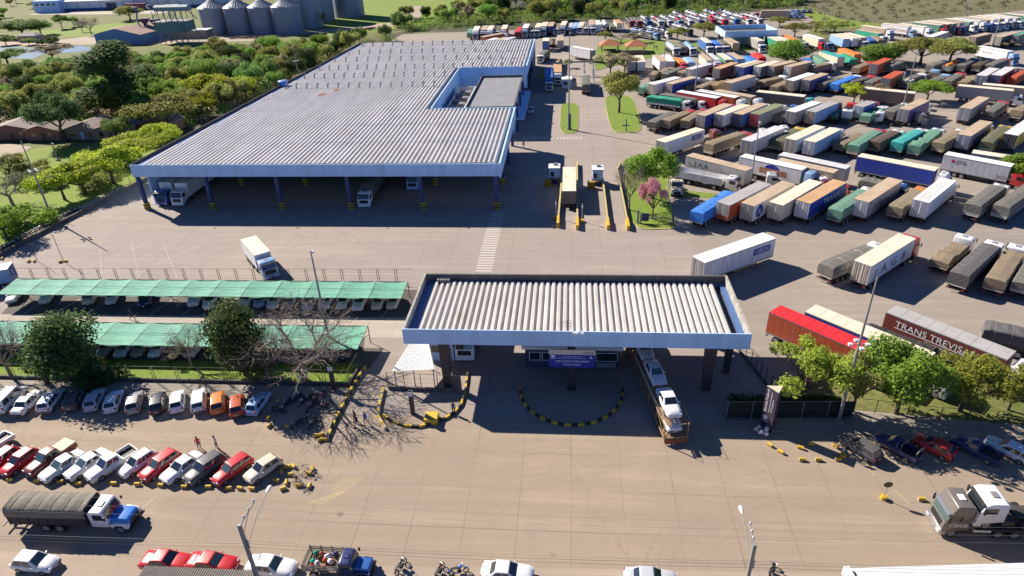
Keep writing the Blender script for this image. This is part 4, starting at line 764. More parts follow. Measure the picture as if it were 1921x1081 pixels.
UNDERGROWTH=[(-138, 183), (-156, 226), (-150, 230), (-105, 215), (-213, 257), (-140, 227), (-154, 182), (-133, 234), (-192, 257), (-170, 216), (-115, 274), (-203, 256), (-125, 214), (-218, 243), (-120, 256), (-102, 218), (-131, 259), (-149, 239), (-166, 269), (-110, 214), (-180, 269), (-111, 298), (-198, 233), (-205, 243), (-148, 211), (-183, 255), (-89, 272), (-160, 262), (-134, 180), (-98, 285), (-102, 288), (-179, 230), (-144, 194), (-202, 223), (-184, 190), (-167, 243), (-187, 211), (-109, 196), (-158, 194), (-155, 177), (-104, 273), (-157, 285), (-189, 205), (-105, 289), (-111, 280), (-206, 248), (-107, 242), (-138, 288), (-122, 242), (-126, 197), (-97, 289), (-186, 252), (-110, 203), (-202, 215), (-185, 239), (-162, 250), (-158, 175), (-172, 199), (-215, 241), (-126, 253), (-190, 248), (-153, 286), (-225, 254), (-118, 246), (-96, 237), (-144, 246), (-160, 273), (-170, 250), (-108, 193), (-223, 237), (-117, 302), (-136, 193), (-178, 243), (-216, 235), (-160, 222), (-153, 236), (-111, 210), (-151, 274), (-169, 222), (-158, 207), (-192, 217), (-120, 215), (-162, 198), (-111, 235), (-129, 265), (-177, 223), (-103, 270), (-197, 208), (-195, 239), (-193, 224), (-210, 246), (-193, 206), (-148, 249), (-122, 268), (-180, 220), (-99, 263), (-125, 290), (-220, 248), (-113, 292), (-133, 273), (-153, 263), (-142, 271), (-124, 209), (-125, 202), (-163, 228), (-119, 262), (-151, 174), (-134, 215), (-159, 240), (-167, 190), (-85, 308), (-170, 212), (-208, 257), (-111, 246), (-100, 274), (-94, 276), (-184, 235), (-202, 211), (-127, 180), (-125, 238), (-163, 204), (-170, 193), (-122, 232), (-176, 248), (-104, 204), (-178, 237), (-89, 295), (-99, 241), (-138, 283), (-139, 217), (-158, 257), (-180, 205), (-146, 174), (-162, 270), (-175, 210), (-188, 233), (-133, 201), (-206, 233), (-98, 300), (-123, 177), (-136, 227), (-197, 223), (-211, 225), (-119, 179), (-191, 213), (-95, 264), (-89, 311), (-180, 209), (-173, 244), (-110, 284), (-145, 220), (-117, 184), (-237, 253), (-227, 245), (-122, 295), (-151, 227), (-149, 220), (-113, 267), (-107, 305), (-103, 238), (-147, 262), (-207, 226), (-201, 259), (-138, 202), (-192, 202), (-115, 252), (-179, 252), (-177, 214), (-184, 201), (-183, 246), (-165, 180), (-116, 205), (-159, 228), (-146, 252), (-175, 257), (-174, 268), (-171, 236), (-120, 285), (-160, 179), (-125, 285), (-121, 196), (-98, 212), (-224, 249), (-102, 253), (-148, 269), (-143, 235), (-137, 176), (-148, 202), (-142, 241), (-152, 223), (-139, 237), (-210, 261), (-131, 295), (-128, 211), (-200, 265), (-123, 220), (-172, 277), (-187, 193), (-130, 279), (-232, 258), (-96, 309), (-141, 292), (-121, 202), (-106, 262), (-156, 204), (-130, 245), (-130, 286), (-98, 245), (-205, 239), (-186, 220), (-136, 280), (-100, 207), (-211, 265), (-219, 260), (-177, 280), (-150, 281), (-175, 206), (-192, 263), (-141, 209), (-174, 238), (-117, 229), (-155, 276), (-175, 274), (-167, 254), (-186, 265), (-154, 191), (-109, 224), (-106, 211), (-93, 296), (-141, 175), (-137, 209), (-145, 286), (-157, 280), (-153, 211), (-163, 245), (-136, 294), (-140, 265), (-174, 253), (-109, 231), (-161, 212), (-143, 263), (-135, 239), (-120, 187), (-194, 234), (-233, 255), (-112, 256), (-176, 187), (-125, 185), (-141, 275), (-111, 184), (-91, 286), (-151, 215), (-189, 260), (-168, 203), (-115, 239), (-100, 248), (-166, 258), (-116, 195), (-103, 243), (-117, 234), (-146, 230), (-108, 179), (-103, 301), (-166, 214), (-113, 222), (-212, 236), (-151, 193), (-107, 298), (-102, 211), (-183, 196), (-183, 259), (-130, 188), (-177, 192), (-219, 255), (-108, 249), (-118, 222), (-202, 234), (-159, 235), (-223, 259), (-199, 240), (-228, 252), (-151, 267), (-153, 244), (-88, 279), (-186, 270), (-124, 280), (-116, 295), (-162, 237), (-149, 185), (-107, 294), (-159, 247), (-132, 229), (-134, 249), (-172, 263), (-160, 189), (-100, 234), (-141, 260), (-140, 179), (-107, 257), (-127, 224), (-170, 228), (-203, 229), (-165, 287), (-178, 182), (-136, 222), (-98, 258), (-191, 268), (-101, 297), (-141, 199), (-125, 276), (-194, 228), (-200, 252), (-176, 202), (-129, 270), (-154, 283), (-190, 240), (-110, 219), (-111, 275), (-132, 196), (-197, 268), (-86, 304), (-179, 197), (-240, 259), (-129, 234), (-145, 187), (-213, 253), (-132, 290), (-114, 178), (-166, 196), (-102, 261), (-148, 179), (-198, 245), (-184, 213), (-115, 299), (-124, 246), (-140, 223), (-154, 231), (-94, 257), (-129, 204), (-138, 231), (-189, 244), (-144, 277), (-153, 199), (-91, 263), (-104, 199), (-223, 243), (-101, 278), (-155, 252), (-131, 220), (-139, 252), (-105, 246), (-205, 264), (-123, 227), (-128, 230), (-166, 277), (-94, 249), (-168, 265), (-110, 302), (-111, 190), (-170, 185), (-131, 238), (-115, 262), (-168, 239), (-133, 253), (-192, 210), (-114, 202), (-95, 253), (-181, 265), (-153, 187), (-186, 227), (-216, 250), (-211, 231), (-149, 206), (-123, 192), (-97, 280), (-109, 289), (-148, 236), (-87, 287), (-169, 207), (-91, 292), (-145, 239), (-143, 215), (-99, 269), (-170, 281), (-89, 302), (-139, 213), (-150, 292), (-191, 236), (-157, 214), (-135, 256), (-145, 292), (-130, 183), (-174, 182), (-169, 271), (-90, 306), (-216, 264), (-97, 228), (-167, 231), (-141, 280), (-100, 305), (-106, 187), (-177, 261), (-96, 294), (-157, 267), (-146, 273), (-136, 199), (-181, 225), (-172, 189), (-138, 247), (-123, 250), (-105, 226), (-143, 204), (-196, 214), (-87, 299), (-177, 234), (-185, 275), (-110, 260), (-165, 210), (-114, 289), (-227, 257), (-119, 292), (-115, 217), (-127, 249), (-135, 205), (-119, 192), (-187, 200), (-176, 265), (-156, 221), (-92, 280), (-134, 267), (-208, 222), (-219, 239), (-106, 278), (-116, 210), (-183, 229), (-180, 186), (-102, 282), (-233, 249), (-199, 226), (-148, 196), (-100, 226), (-108, 269), (-148, 288), (-150, 254), (-174, 217), (-173, 195), (-135, 244), (-149, 277), (-104, 265), (-165, 221), (-119, 274), (-137, 270), (-115, 279), (-105, 221), (-114, 188), (-161, 218), (-165, 262), (-87, 292), (-138, 188), (-144, 177), (-98, 222), (-142, 190), (-104, 193), (-123, 299), (-95, 241), (-161, 286), (-126, 206), (-183, 242), (-126, 189), (-155, 289), (-161, 277), (-174, 227), (-108, 207), (-225, 262), (-143, 182), (-118, 240), (-96, 304), (-152, 203), (-202, 247), (-94, 301), (-158, 198), (-118, 281), (-194, 251), (-209, 253), (-163, 282), (-147, 226), (-102, 308), (-124, 272), (-128, 241), (-216, 231), (-123, 264), (-93, 269), (-105, 232), (-162, 254), (-151, 260), (-119, 251), (-112, 241), (-167, 247), (-163, 184), (-117, 266), (-198, 249), (-129, 215), (-137, 261), (-154, 217), (-198, 262), (-152, 249), (-127, 257), (-158, 184), (-118, 270), (-148, 244), (-207, 218), (-181, 276), (-229, 248), (-186, 248), (-211, 242), (-123, 259), (-127, 219), (-197, 256), (-194, 243), (-132, 283), (-170, 180), (-102, 293), (-109, 265), (-196, 204), (-133, 210), (-120, 278), (-220, 232), (-120, 236), (-155, 258), (-131, 225), (-133, 190), (-137, 275), (-170, 285), (-148, 191), (-170, 257), (-129, 193), (-113, 193), (-127, 295), (-121, 182), (-113, 206), (-208, 237), (-116, 258), (-160, 201), (-172, 232), (-184, 206), (-112, 228), (-115, 198), (-162, 265), (-98, 218), (-121, 289), (-212, 249), (-144, 267), (-108, 238), (-164, 240), (-140, 194), (-142, 231), (-146, 282), (-161, 231), (-142, 255), (-188, 256), (-110, 175), (-156, 188), (-221, 252), (-120, 225), (-132, 263), (-154, 269), (-191, 198), (-83, 315), (-187, 216), (-111, 252), (-111, 199), (-145, 208), (-173, 223), (-172, 203), (-236, 258), (-148, 257), (-162, 192), (-144, 212), (-134, 184), (-196, 218), (-130, 178), (-105, 250), (-201, 219), (-190, 227), (-177, 271), (-114, 285), (-229, 261), (-106, 284), (-147, 216), (-94, 284), (-113, 231), (-190, 252), (-119, 298), (-142, 186), (-101, 231), (-165, 273), (-120, 211), (-163, 224), (-168, 199), (-95, 232), (-167, 235), (-141, 285), (-179, 257), (-154, 207), (-141, 249), (-181, 215), (-215, 246), (-87, 315), (-195, 260), (-132, 241), (-128, 200), (-103, 257), (-183, 250), (-181, 193), (-214, 261), (-171, 241), (-115, 243), (-226, 240), (-144, 198), (-104, 208), (-114, 248), (-215, 227), (-205, 252), (-120, 207), (-191, 221), (-154, 195), (-162, 258), (-185, 223), (-134, 277), (-127, 261), (-112, 271), (-130, 252), (-129, 274), (-145, 259), (-114, 182), (-128, 282), (-220, 264), (-181, 233), (-154, 241), (-138, 241), (-93, 312), (-166, 227), (-94, 245), (-174, 282), (-190, 271), (-88, 283), (-96, 272), (-128, 299), (-83, 311), (-135, 287), (-164, 188), (-107, 253), (-169, 261), (-90, 276), (-156, 272), (-144, 224), (-106, 183), (-157, 243), (-126, 269), (-114, 213), (-85, 296), (-182, 272), (-194, 247), (-115, 225), (-180, 201), (-107, 274), (-133, 175), (-130, 208), (-205, 260), (-191, 231), (-167, 283), (-162, 208), (-134, 297), (-139, 257)]
SCRUB=[(115, 351), (210, 385), (178, 391), (170, 457), (145, 471), (165, 418), (186, 416), (199, 429), (162, 453), (134, 335), (191, 393), (187, 424), (138, 350), (146, 379), (135, 435), (130, 381), (177, 378), (117, 324), (162, 441), (167, 404), (204, 391), (176, 428), (223, 387), (168, 369), (224, 425), (163, 381), (230, 392), (140, 396), (228, 415), (256, 431), (139, 359), (164, 463), (150, 410), (244, 421), (241, 409), (147, 358), (148, 455), (234, 439), (180, 451), (258, 450), (242, 443), (224, 408), (155, 359), (162, 363), (128, 352), (197, 462), (123, 363), (205, 378), (184, 370), (153, 421), (132, 405), (173, 413), (203, 417), (141, 370), (160, 371), (211, 438), (234, 431), (154, 469), (126, 334), (144, 423), (248, 437), (115, 367), (217, 458), (218, 402), (141, 407), (169, 435), (121, 373), (184, 399), (154, 389), (128, 390), (231, 453), (219, 394), (162, 396), (194, 416), (119, 342), (105, 331), (177, 364), (202, 438), (176, 355), (152, 346), (110, 313), (267, 452), (224, 434), (208, 399), (200, 451), (184, 432), (197, 374), (168, 353), (149, 429), (241, 454), (154, 378), (192, 404), (209, 455), (241, 399), (192, 440), (160, 411), (252, 420), (153, 442), (190, 381), (220, 446), (212, 422), (217, 380), (125, 325), (139, 443), (131, 343), (164, 429), (149, 397), (133, 424), (136, 388), (169, 390), (108, 345), (180, 462), (151, 367), (203, 368), (181, 409), (133, 365), (132, 414), (234, 422), (210, 408), (219, 416), (189, 461), (251, 445), (101, 321), (201, 404), (251, 455), (178, 437), (261, 440), (125, 400), (233, 405), (170, 447), (194, 366), (191, 450), (172, 468), (248, 428), (144, 436), (157, 432), (122, 383), (230, 381), (175, 399), (209, 430), (214, 372), (112, 335), (185, 361), (138, 379), (113, 359), (144, 463), (144, 342), (161, 350), (212, 447), (129, 372), (154, 460), (207, 463), (228, 445), (225, 458), (147, 447), (146, 388), (198, 383), (141, 415), (226, 400), (156, 403), (183, 384), (183, 443), (109, 322), (140, 452), (179, 420)]
FARHEDGE=[(13.3, 369.1), (33.4, 391.3), (-79.3, 369.6), (66.1, 376.3), (22.8, 419.4), (41.3, 405.7), (-4.1, 403.2), (-65.9, 361.6), (59.7, 401.3), (-29.7, 354.1), (-26.5, 409.0), (-5.1, 379.9), (-83.1, 373.8), (38.7, 416.8), (-69.9, 384.3), (3.9, 371.3), (45.3, 422.6), (66.5, 421.9), (-36.3, 390.8), (59.7, 388.9), (-12.1, 414.0), (39.9, 376.2), (9.2, 364.6), (-42.5, 370.5), (10.8, 399.3), (68.7, 405.5), (12.0, 386.1), (17.5, 421.5), (29.2, 421.0), (26.6, 384.1), (52.8, 384.5), (-22.3, 401.2), (19.3, 393.2), (-6.4, 415.3), (71.8, 392.1), (42.7, 391.0), (-73.1, 352.2), (-74.0, 367.4), (-15.0, 406.5), (-46.1, 355.1), (-64.0, 345.9), (117.6, 424.2), (-7.2, 393.0), (-36.4, 358.4), (8.1, 421.3), (-75.4, 360.1), (125.8, 406.8), (109.6, 420.0), (104.1, 419.1), (44.3, 379.9), (-27.6, 377.2), (-0.0, 364.6), (-50.8, 384.7), (-46.9, 400.0), (78.9, 415.7), (15.0, 414.2), (-79.0, 348.6), (-9.5, 359.6), (-17.9, 370.1), (-48.2, 390.9), (102.3, 387.1), (101.7, 396.9), (111.0, 403.9), (-37.3, 365.2), (-58.7, 354.2), (-40.7, 353.5), (117.1, 400.4), (13.5, 392.7), (30.2, 396.2), (-59.8, 362.1), (-50.3, 348.1), (58.2, 382.8), (85.0, 419.3), (-54.9, 369.6), (-19.9, 412.8), (23.3, 412.3), (-19.6, 376.8), (28.6, 403.3), (91.8, 397.1), (53.9, 408.0), (53.2, 373.6), (125.4, 422.4), (-81.7, 361.6), (15.9, 403.7), (-68.7, 372.2), (82.4, 401.1), (-72.0, 378.6), (-55.4, 394.1), (64.8, 383.9), (123.5, 398.9), (23.9, 375.4), (-16.8, 398.9), (10.8, 409.4), (78.4, 409.5), (-33.2, 369.0), (-39.3, 399.7), (19.9, 384.1), (1.3, 400.3), (31.6, 409.4), (-39.9, 375.9), (107.5, 397.3), (68.5, 398.0), (75.5, 382.7), (97.3, 421.3), (98.8, 404.9), (10.0, 378.0), (-14.7, 391.9), (2.3, 421.4), (-78.4, 339.3), (25.1, 366.4), (-9.9, 385.6), (-61.5, 369.8), (-10.6, 370.5), (40.9, 384.8), (78.5, 395.5), (84.6, 406.3), (55.1, 393.2), (-82.5, 353.7), (81.5, 380.6), (-28.7, 383.7), (66.0, 415.0), (112.5, 411.5), (-22.9, 394.6), (26.4, 390.1), (7.4, 403.9), (50.4, 389.5), (46.6, 415.6), (-45.5, 381.1), (89.3, 390.5), (-17.8, 386.9), (3.8, 393.4), (92.2, 412.3), (85.6, 396.0), (-46.8, 361.5), (-59.7, 384.7), (65.4, 392.8), (2.7, 407.2), (58.8, 375.8), (-21.3, 359.2), (-64.1, 390.1), (101.0, 414.0), (19.8, 368.3), (-52.7, 356.6), (55.2, 417.2), (120.1, 409.7), (35.4, 421.7), (16.5, 378.9), (107.1, 408.5), (42.7, 370.6), (34.6, 399.8), (22.4, 398.6), (-71.7, 340.1), (-51.7, 375.8), (5.2, 381.4), (21.7, 425.2), (-29.1, 401.4), (33.2, 374.0), (-66.1, 379.0), (60.9, 418.4), (51.0, 422.5), (62.4, 409.3), (28.5, 378.7), (-22.0, 382.4), (77.3, 421.5), (-43.4, 387.1), (-2.4, 372.2), (-52.9, 364.0), (-59.3, 376.7), (-10.8, 378.4), (57.6, 423.0), (80.6, 388.1), (-21.1, 365.0), (-24.6, 389.3), (-36.9, 383.5), (91.4, 384.6), (102.4, 424.9), (-8.4, 399.1), (-1.9, 412.0), (118.7, 416.7), (117.6, 393.8), (38.0, 410.9), (88.6, 402.3), (-67.4, 352.1), (45.8, 401.5), (3.1, 386.7), (105.1, 402.7), (96.6, 390.9), (4.1, 414.7), (-2.2, 390.2), (34.4, 380.1), (-33.9, 375.2), (-29.4, 393.6), (111.7, 391.7), (29.8, 415.2), (48.8, 395.3), (13.4, 425.5), (51.1, 378.8), (91.5, 423.4), (71.6, 417.7), (84.7, 425.1), (-7.2, 408.0), (71.3, 386.3), (-48.9, 368.9), (-27.7, 364.4), (-72.5, 345.9), (-36.0, 404.6), (-15.4, 361.8), (-75.6, 373.6), (128.9, 417.0), (74.5, 403.4), (21.2, 405.3), (-41.5, 393.6), (-23.1, 372.0), (-57.0, 347.6), (30.7, 367.8), (39.1, 395.8), (91.7, 417.8), (40.1, 425.1), (52.1, 400.6), (123.9, 414.3), (-85.6, 367.1), (-7.8, 365.5), (-78.3, 379.0), (107.7, 414.3), (71.5, 424.4), (84.8, 413.0), (69.6, 380.9), (-21.0, 407.3), (47.4, 374.5), (47.4, 409.9), (31.5, 426.0), (-34.6, 396.6), (-3.2, 420.2), (60.7, 395.7), (-70.2, 358.0), (-2.5, 396.1), (-46.0, 375.1), (-55.3, 388.6), (-15.8, 380.9), (-30.9, 359.7), (37.0, 369.8), (71.5, 411.7), (0.7, 377.3), (93.0, 405.7), (9.6, 415.7), (85.8, 385.1), (-55.3, 381.1), (-68.4, 366.7), (106.1, 391.1), (46.5, 385.0), (130.7, 423.9), (35.4, 405.4)]
ARC_LEFT=[(-20.97, 57.56), (-20.35, 57.0), (-19.48, 56.38), (-18.17, 55.82), (-16.38, 55.72), (-15.17, 56.2), (-13.69, 57.21), (-12.79, 58.32), (-12.26, 59.62), (-12.12, 62.1), (-12.21, 64.1), (-12.36, 66.19)]
KERB_TREE=[(-25.61, 66.51), (-25.93, 63.08), (-26.14, 60.97), (-26.21, 58.5), (-26.28, 56.17), (-26.22, 53.29)]
KERB_MID=[(-22.15, 62.23), (-21.83, 58.97), (-21.48, 57.21), (-20.85, 56.24), (-20.1, 55.15)]
CARRIERS=[(28.96, 333.2, 176), (32.6, 332.64, 176), (36.95, 331.98, 172), (42.23, 331.18, 170), (46.72, 332.07, 170), (51.24, 331.38, 168), (55.97, 330.66, 168), (60.67, 329.94, 168), (66.36, 332.21, 166), (71.19, 329.89, 166), (76.59, 330.62, 166), (82.11, 329.76, 166), (87.04, 330.57, 166), (37.47, 297.7, 140), (42.51, 300.96, 150), (51.57, 305.08, 160), (54.76, 343.87, 168), (61.39, 346.19, 168), (70.52, 348.12, 168), (77.79, 346.9, 168)]
BLUECARS=[(107.09, 372.19), (109.61, 371.32), (112.12, 370.45), (114.62, 369.58), (117.1, 368.73), (119.56, 367.87), (102.67, 363.33), (105.15, 362.5), (107.62, 361.67), (110.07, 360.85), (112.51, 360.04), (98.92, 354.75), (101.36, 353.97), (103.79, 353.18), (106.2, 352.4), (108.6, 351.63), (110.99, 350.86)]

M_seam = mat('tarp seam', (.26, .24, .21), .8, .2)
# ---------------------------------------------------------------- cars
CARS = {  # length, half width, belt z, roof z, cabin base (rear, front), cabin top (rear, front)
 'hatch': (3.9, .83, .90, 1.47, (-1.88, .88), (-1.42, .12)),
 'sedan': (4.45, .90, .91, 1.44, (-1.50, .92), (-.92, .15)),
 'wagon': (4.3, .84, .90, 1.48, (-2.08, .90), (-1.75, .18)),
 'suv': (4.4, .90, 1.02, 1.70, (-2.08, .95), (-1.72, .30)),
 'van': (4.5, .86, 1.05, 1.92, (-2.18, 1.55), (-2.02, .95)),
 'pickup_double': (5.1, .90, 1.02, 1.72, (-.85, 1.18), (-.62, .48)),
 'pickup_single': (4.5, .84, .95, 1.52, (-.35, 1.02), (-.20, .38))}
def car_parts(kind):
    L, W, zb, zr, cb, ct = CARS[kind]
    F, Rr = L/2, -L/2
    P = {}
    m = MB()
    def ring(y, k, ze, zt):
        w = W*k
        return [(-w*.88, y, .27), (-w, y, .40), (-w, y, ze-.2), (-w*.94, y, ze), (-w*.5, y, zt), (w*.5, y, zt), (w*.94, y, ze), (w, y, ze-.2), (w, y, .40), (w*.88, y, .27)]
    pick = kind.startswith('pickup')
    st = []
    if kind in ('hatch', 'wagon', 'suv', 'van'): st += [ring(Rr, .86, zb-.12, zb-.08), ring(Rr+.1, .96, zb-.02, zb)]
    elif kind == 'sedan': st += [ring(Rr, .82, zb-.14, zb-.11), ring(Rr+.12, .94, zb-.02, zb+.01), ring(Rr+.6, .99, zb+.01, zb+.04)]
    if pick:
        st += [ring(cb[0]-.02, 1, zb-.02, zb), ring(cb[0]+.2, 1, zb, zb+.02)]
    st += [ring(-.3 if not pick else cb[0]+.4, 1, zb, zb+.02), ring(cb[1]-.25, 1, zb, zb+.05)]
    st += [ring(cb[1]+.05, .99, zb-.01, zb+.07)]
    if kind != 'van': st += [ring(F-.45, .97, zb-.09, zb-.02)]
    st += [ring(F-.13, .92, zb-.17, zb-.12), ring(F, .80, zb-.27, zb-.24)]
    m.loft(st, 0, True, True)
    if pick:                                                   # open load bed
        y0, y1, z0, z1 = Rr, cb[0]-.06, .62, zb+.02
        m.box(-W, W, y0, y1, .42, z0); m.box(-W, -W+.07, y0, y1, z0, z1); m.box(W-.07, W, y0, y1, z0, z1)
        m.box(-W+.07, W-.07, y0, y0+.07, z0, z1); m.box(-W+.07, W-.07, y1-.06, y1, z0, z1)
        m.box(-W+.07, W-.07, y0+.07, y1-.06, z0, z0+.012, 1)
        m.box(-W*.9, W*.9, y1, cb[0], .45, zb-.1)
    bw, tw = W*.93, W*.745
    if kind == 'van': tw = W*.84
    zt = zr
    A = [(-bw, cb[0], zb-.03), (bw, cb[0], zb-.03), (bw, cb[1], zb), (-bw, cb[1], zb)]
    B = [(-tw, ct[0], zt-.03), (tw, ct[0], zt-.03), (tw, ct[1], zt), (-tw, ct[1], zt)]
    cab = MB().loft([A, B], 0, True, True)
    cm = cab.mesh('cabin', bevel=.09, seg=3)
    for p in cm.polygons: p.use_smooth = True
    bm = bmesh.new(); bm.from_mesh(cm); b2 = m.mesh('body'); bm.from_mesh(b2); me = D.meshes.new('body'); bm.to_mesh(me); bm.free()
    P['body'] = me
    def pane(c, u0, u1, v0, v1, off=.014):
        c = [Vector(x) for x in c]
        f = lambda u, v: (c[0]*(1-u)+c[1]*u)*(1-v)+(c[3]*(1-u)+c[2]*u)*v
        nrm = (c[1]-c[0]).cross(c[3]-c[0]).normalized()*off
        q = [f(u0, v0)+nrm, f(u1, v0)+nrm, f(u1, v1)+nrm, f(u0, v1)+nrm]
        return q
    wq = pane([A[2], A[3], B[3], B[2]], .09, .91, .10, .92)
    P['windscreen'] = MB().quad(*wq).mesh('windscreen', norm=False)
    rq = pane([A[0], A[1], B[1], B[0]], .11, .89, .22 if kind != 'sedan' else .14, .90)
    P['rear_window'] = MB().quad(*rq).mesh('rear_window', norm=False)
    right = [A[1], A[2], B[2], B[1]]; left = [A[3], A[0], B[0], B[3]]
    spl = {'hatch': [(.10, .46), (.50, .86)], 'sedan': [(.12, .48), (.52, .88)], 'wagon': [(.07, .30), (.34, .60), (.64, .90)], 'suv': [(.07, .30), (.34, .60), (.64, .90)],
           'van': [(.06, .34), (.38, .62), (.66, .9)], 'pickup_double': [(.12, .47), (.52, .88)], 'pickup_single': [(.16, .84)]}[kind]
    sw = []
    for a, b in spl:
        sw.append(MB().quad(*pane(right, a, b, .14, .88)).mesh('side_window', norm=False))
        sw.append(MB().quad(*pane(left, 1-b, 1-a, .14, .88)).mesh('side_window', norm=False))
    P['side_window'] = sw
    wr = .31 if not kind in ('suv', 'pickup_double') else .37
    P['wheel_pos'] = [(sx*(W-.10), y, wr) for y in (L*.31 if kind != 'van' else L*.33, -L*.30) for sx in (-1, 1)]
    P['wr'] = wr
    hl = zb-.24
    P['headlight_pos'] = [(sx*W*.62, F-.085, hl) for sx in (-1, 1)]
    P['tail_pos'] = [(sx*W*.76, Rr+.03, zb-.16) for sx in (-1, 1)]
    return P
def wheel_mesh(r, w):
    m = MB()
    n = 16
    for x0, x1, rr, k in ((-w/2, w/2, r, 0), (-w/2-.012, -w/2+.01, r*.62, 1), (w/2-.01, w/2+.012, r*.62, 1)):
        m.cylx((0, 0), rr, x0, x1, n, k)
    m.cylx((0, 0), r*.2, -w/2-.022, w/2+.022, 8, 1)
    return m.mesh('wheel')
def make_car(kind, col, loc, hd, label, group=None, z=0, cat='car', name=None, tilt=0, detail=True):
    P = cached(('car', kind), lambda: car_parts(kind))
    nm = name or {'hatch': 'hatchback_car', 'sedan': 'sedan_car', 'wagon': 'estate_car', 'suv': 'suv_car', 'van': 'passenger_van', 'pickup_double': 'pickup_truck', 'pickup_single': 'small_pickup'}[kind]
    t = thing(nm, label, cat, (loc[0], loc[1], z), -rad(hd), group)
    if tilt: t.rotation_euler = (rad(tilt), 0, -rad(hd))
    obj('body', P['body'], [paint(col)] if not kind.startswith('pickup') else [paint(col), M_black], t)
    obj('windscreen', P['windscreen'], [M_glassg if random.random() < .4 else M_glass], t)
    obj('rear_window', P['rear_window'], [M_glass], t)
    for s in P['side_window']: obj('side_window', s, [M_glass], t)
    wm = cached(('wheel', P['wr']), lambda: wheel_mesh(P['wr'], .20))
    for p in P['wheel_pos']: obj('wheel', wm, [M_tyre, M_rim], t, p)
    if detail:
        hm = cached('car headlight', lambda: MB().box(-.16, .16, -.10, .06, -.06, .07).mesh('headlight', bevel=.03))
        tm = cached('car tail light', lambda: MB().box(-.10, .10, -.05, .05, -.13, .13).mesh('tail_light', bevel=.02))
        for p in P['headlight_pos']: obj('headlight', hm, [M_lamp], t, p)
        for p in P['tail_pos']: obj('tail_light', tm, [M_red], t, p)
        L, W, zb = CARS[kind][:3]
        bm_ = cached(('bumper', kind), lambda: MB().box(-W*.80, W*.80, -.06, .06, -.09, .08).mesh('bumper', bevel=.03))
        obj('bumper', bm_, [M_black if random.random() < .5 else paint(col)], t, (0, L/2-.02, .42)); obj('bumper', bm_, [M_black if random.random() < .3 else paint(col)], t, (0, -L/2+.01, .42))
        pm = cached('plate', lambda: MB().box(-.2, .2, -.01, .01, -.065, .065).mesh('number_plate'))
        obj('number_plate', pm, [M_plate], t, (0, -L/2-.065, .60)); obj('number_plate', pm, [M_plate], t, (0, L/2+.05, .47))
        mm = cached('mirror', lambda: MB().box(-.09, .09, -.05, .05, -.06, .06).mesh('mirror', bevel=.03))
        cf = CARS[kind][4][1]
        for sx in (-1, 1): obj('mirror', mm, [paint(col)], t, (sx*(W+.06), cf-.38, zb+.08))
    return t

# ---------------------------------------------------------------- lettering on real surfaces
def lettering(txt, size, parent, M, m, name='lettering', width=None):
    cu = D.curves.new('t', 'FONT'); cu.body = txt; cu.size = size; cu.align_x = 'LEFT'; cu.extrude = .004
    o = D.objects.new('t', cu); COL.objects.link(o)
    dg = bpy.context.evaluated_depsgraph_get(); dg.update()
    me = D.meshes.new_from_object(o.evaluated_get(dg))
    D.objects.remove(o); D.curves.remove(cu)
    me.materials.clear()
    if width:
        xs = [v.co.x for v in me.vertices]; k = width/(max(xs)-min(xs))
        me.transform(Matrix.Diagonal((k, 1, 1, 1)))
    me.transform(M)
    return obj(name, me, [m], parent)
def side_matrix(x, y, z):        # right-hand side of a vehicle: text runs from the rear to the front
    return Matrix(((0, 0, 1, x), (1, 0, 0, y), (0, 1, 0, z), (0, 0, 0, 1)))

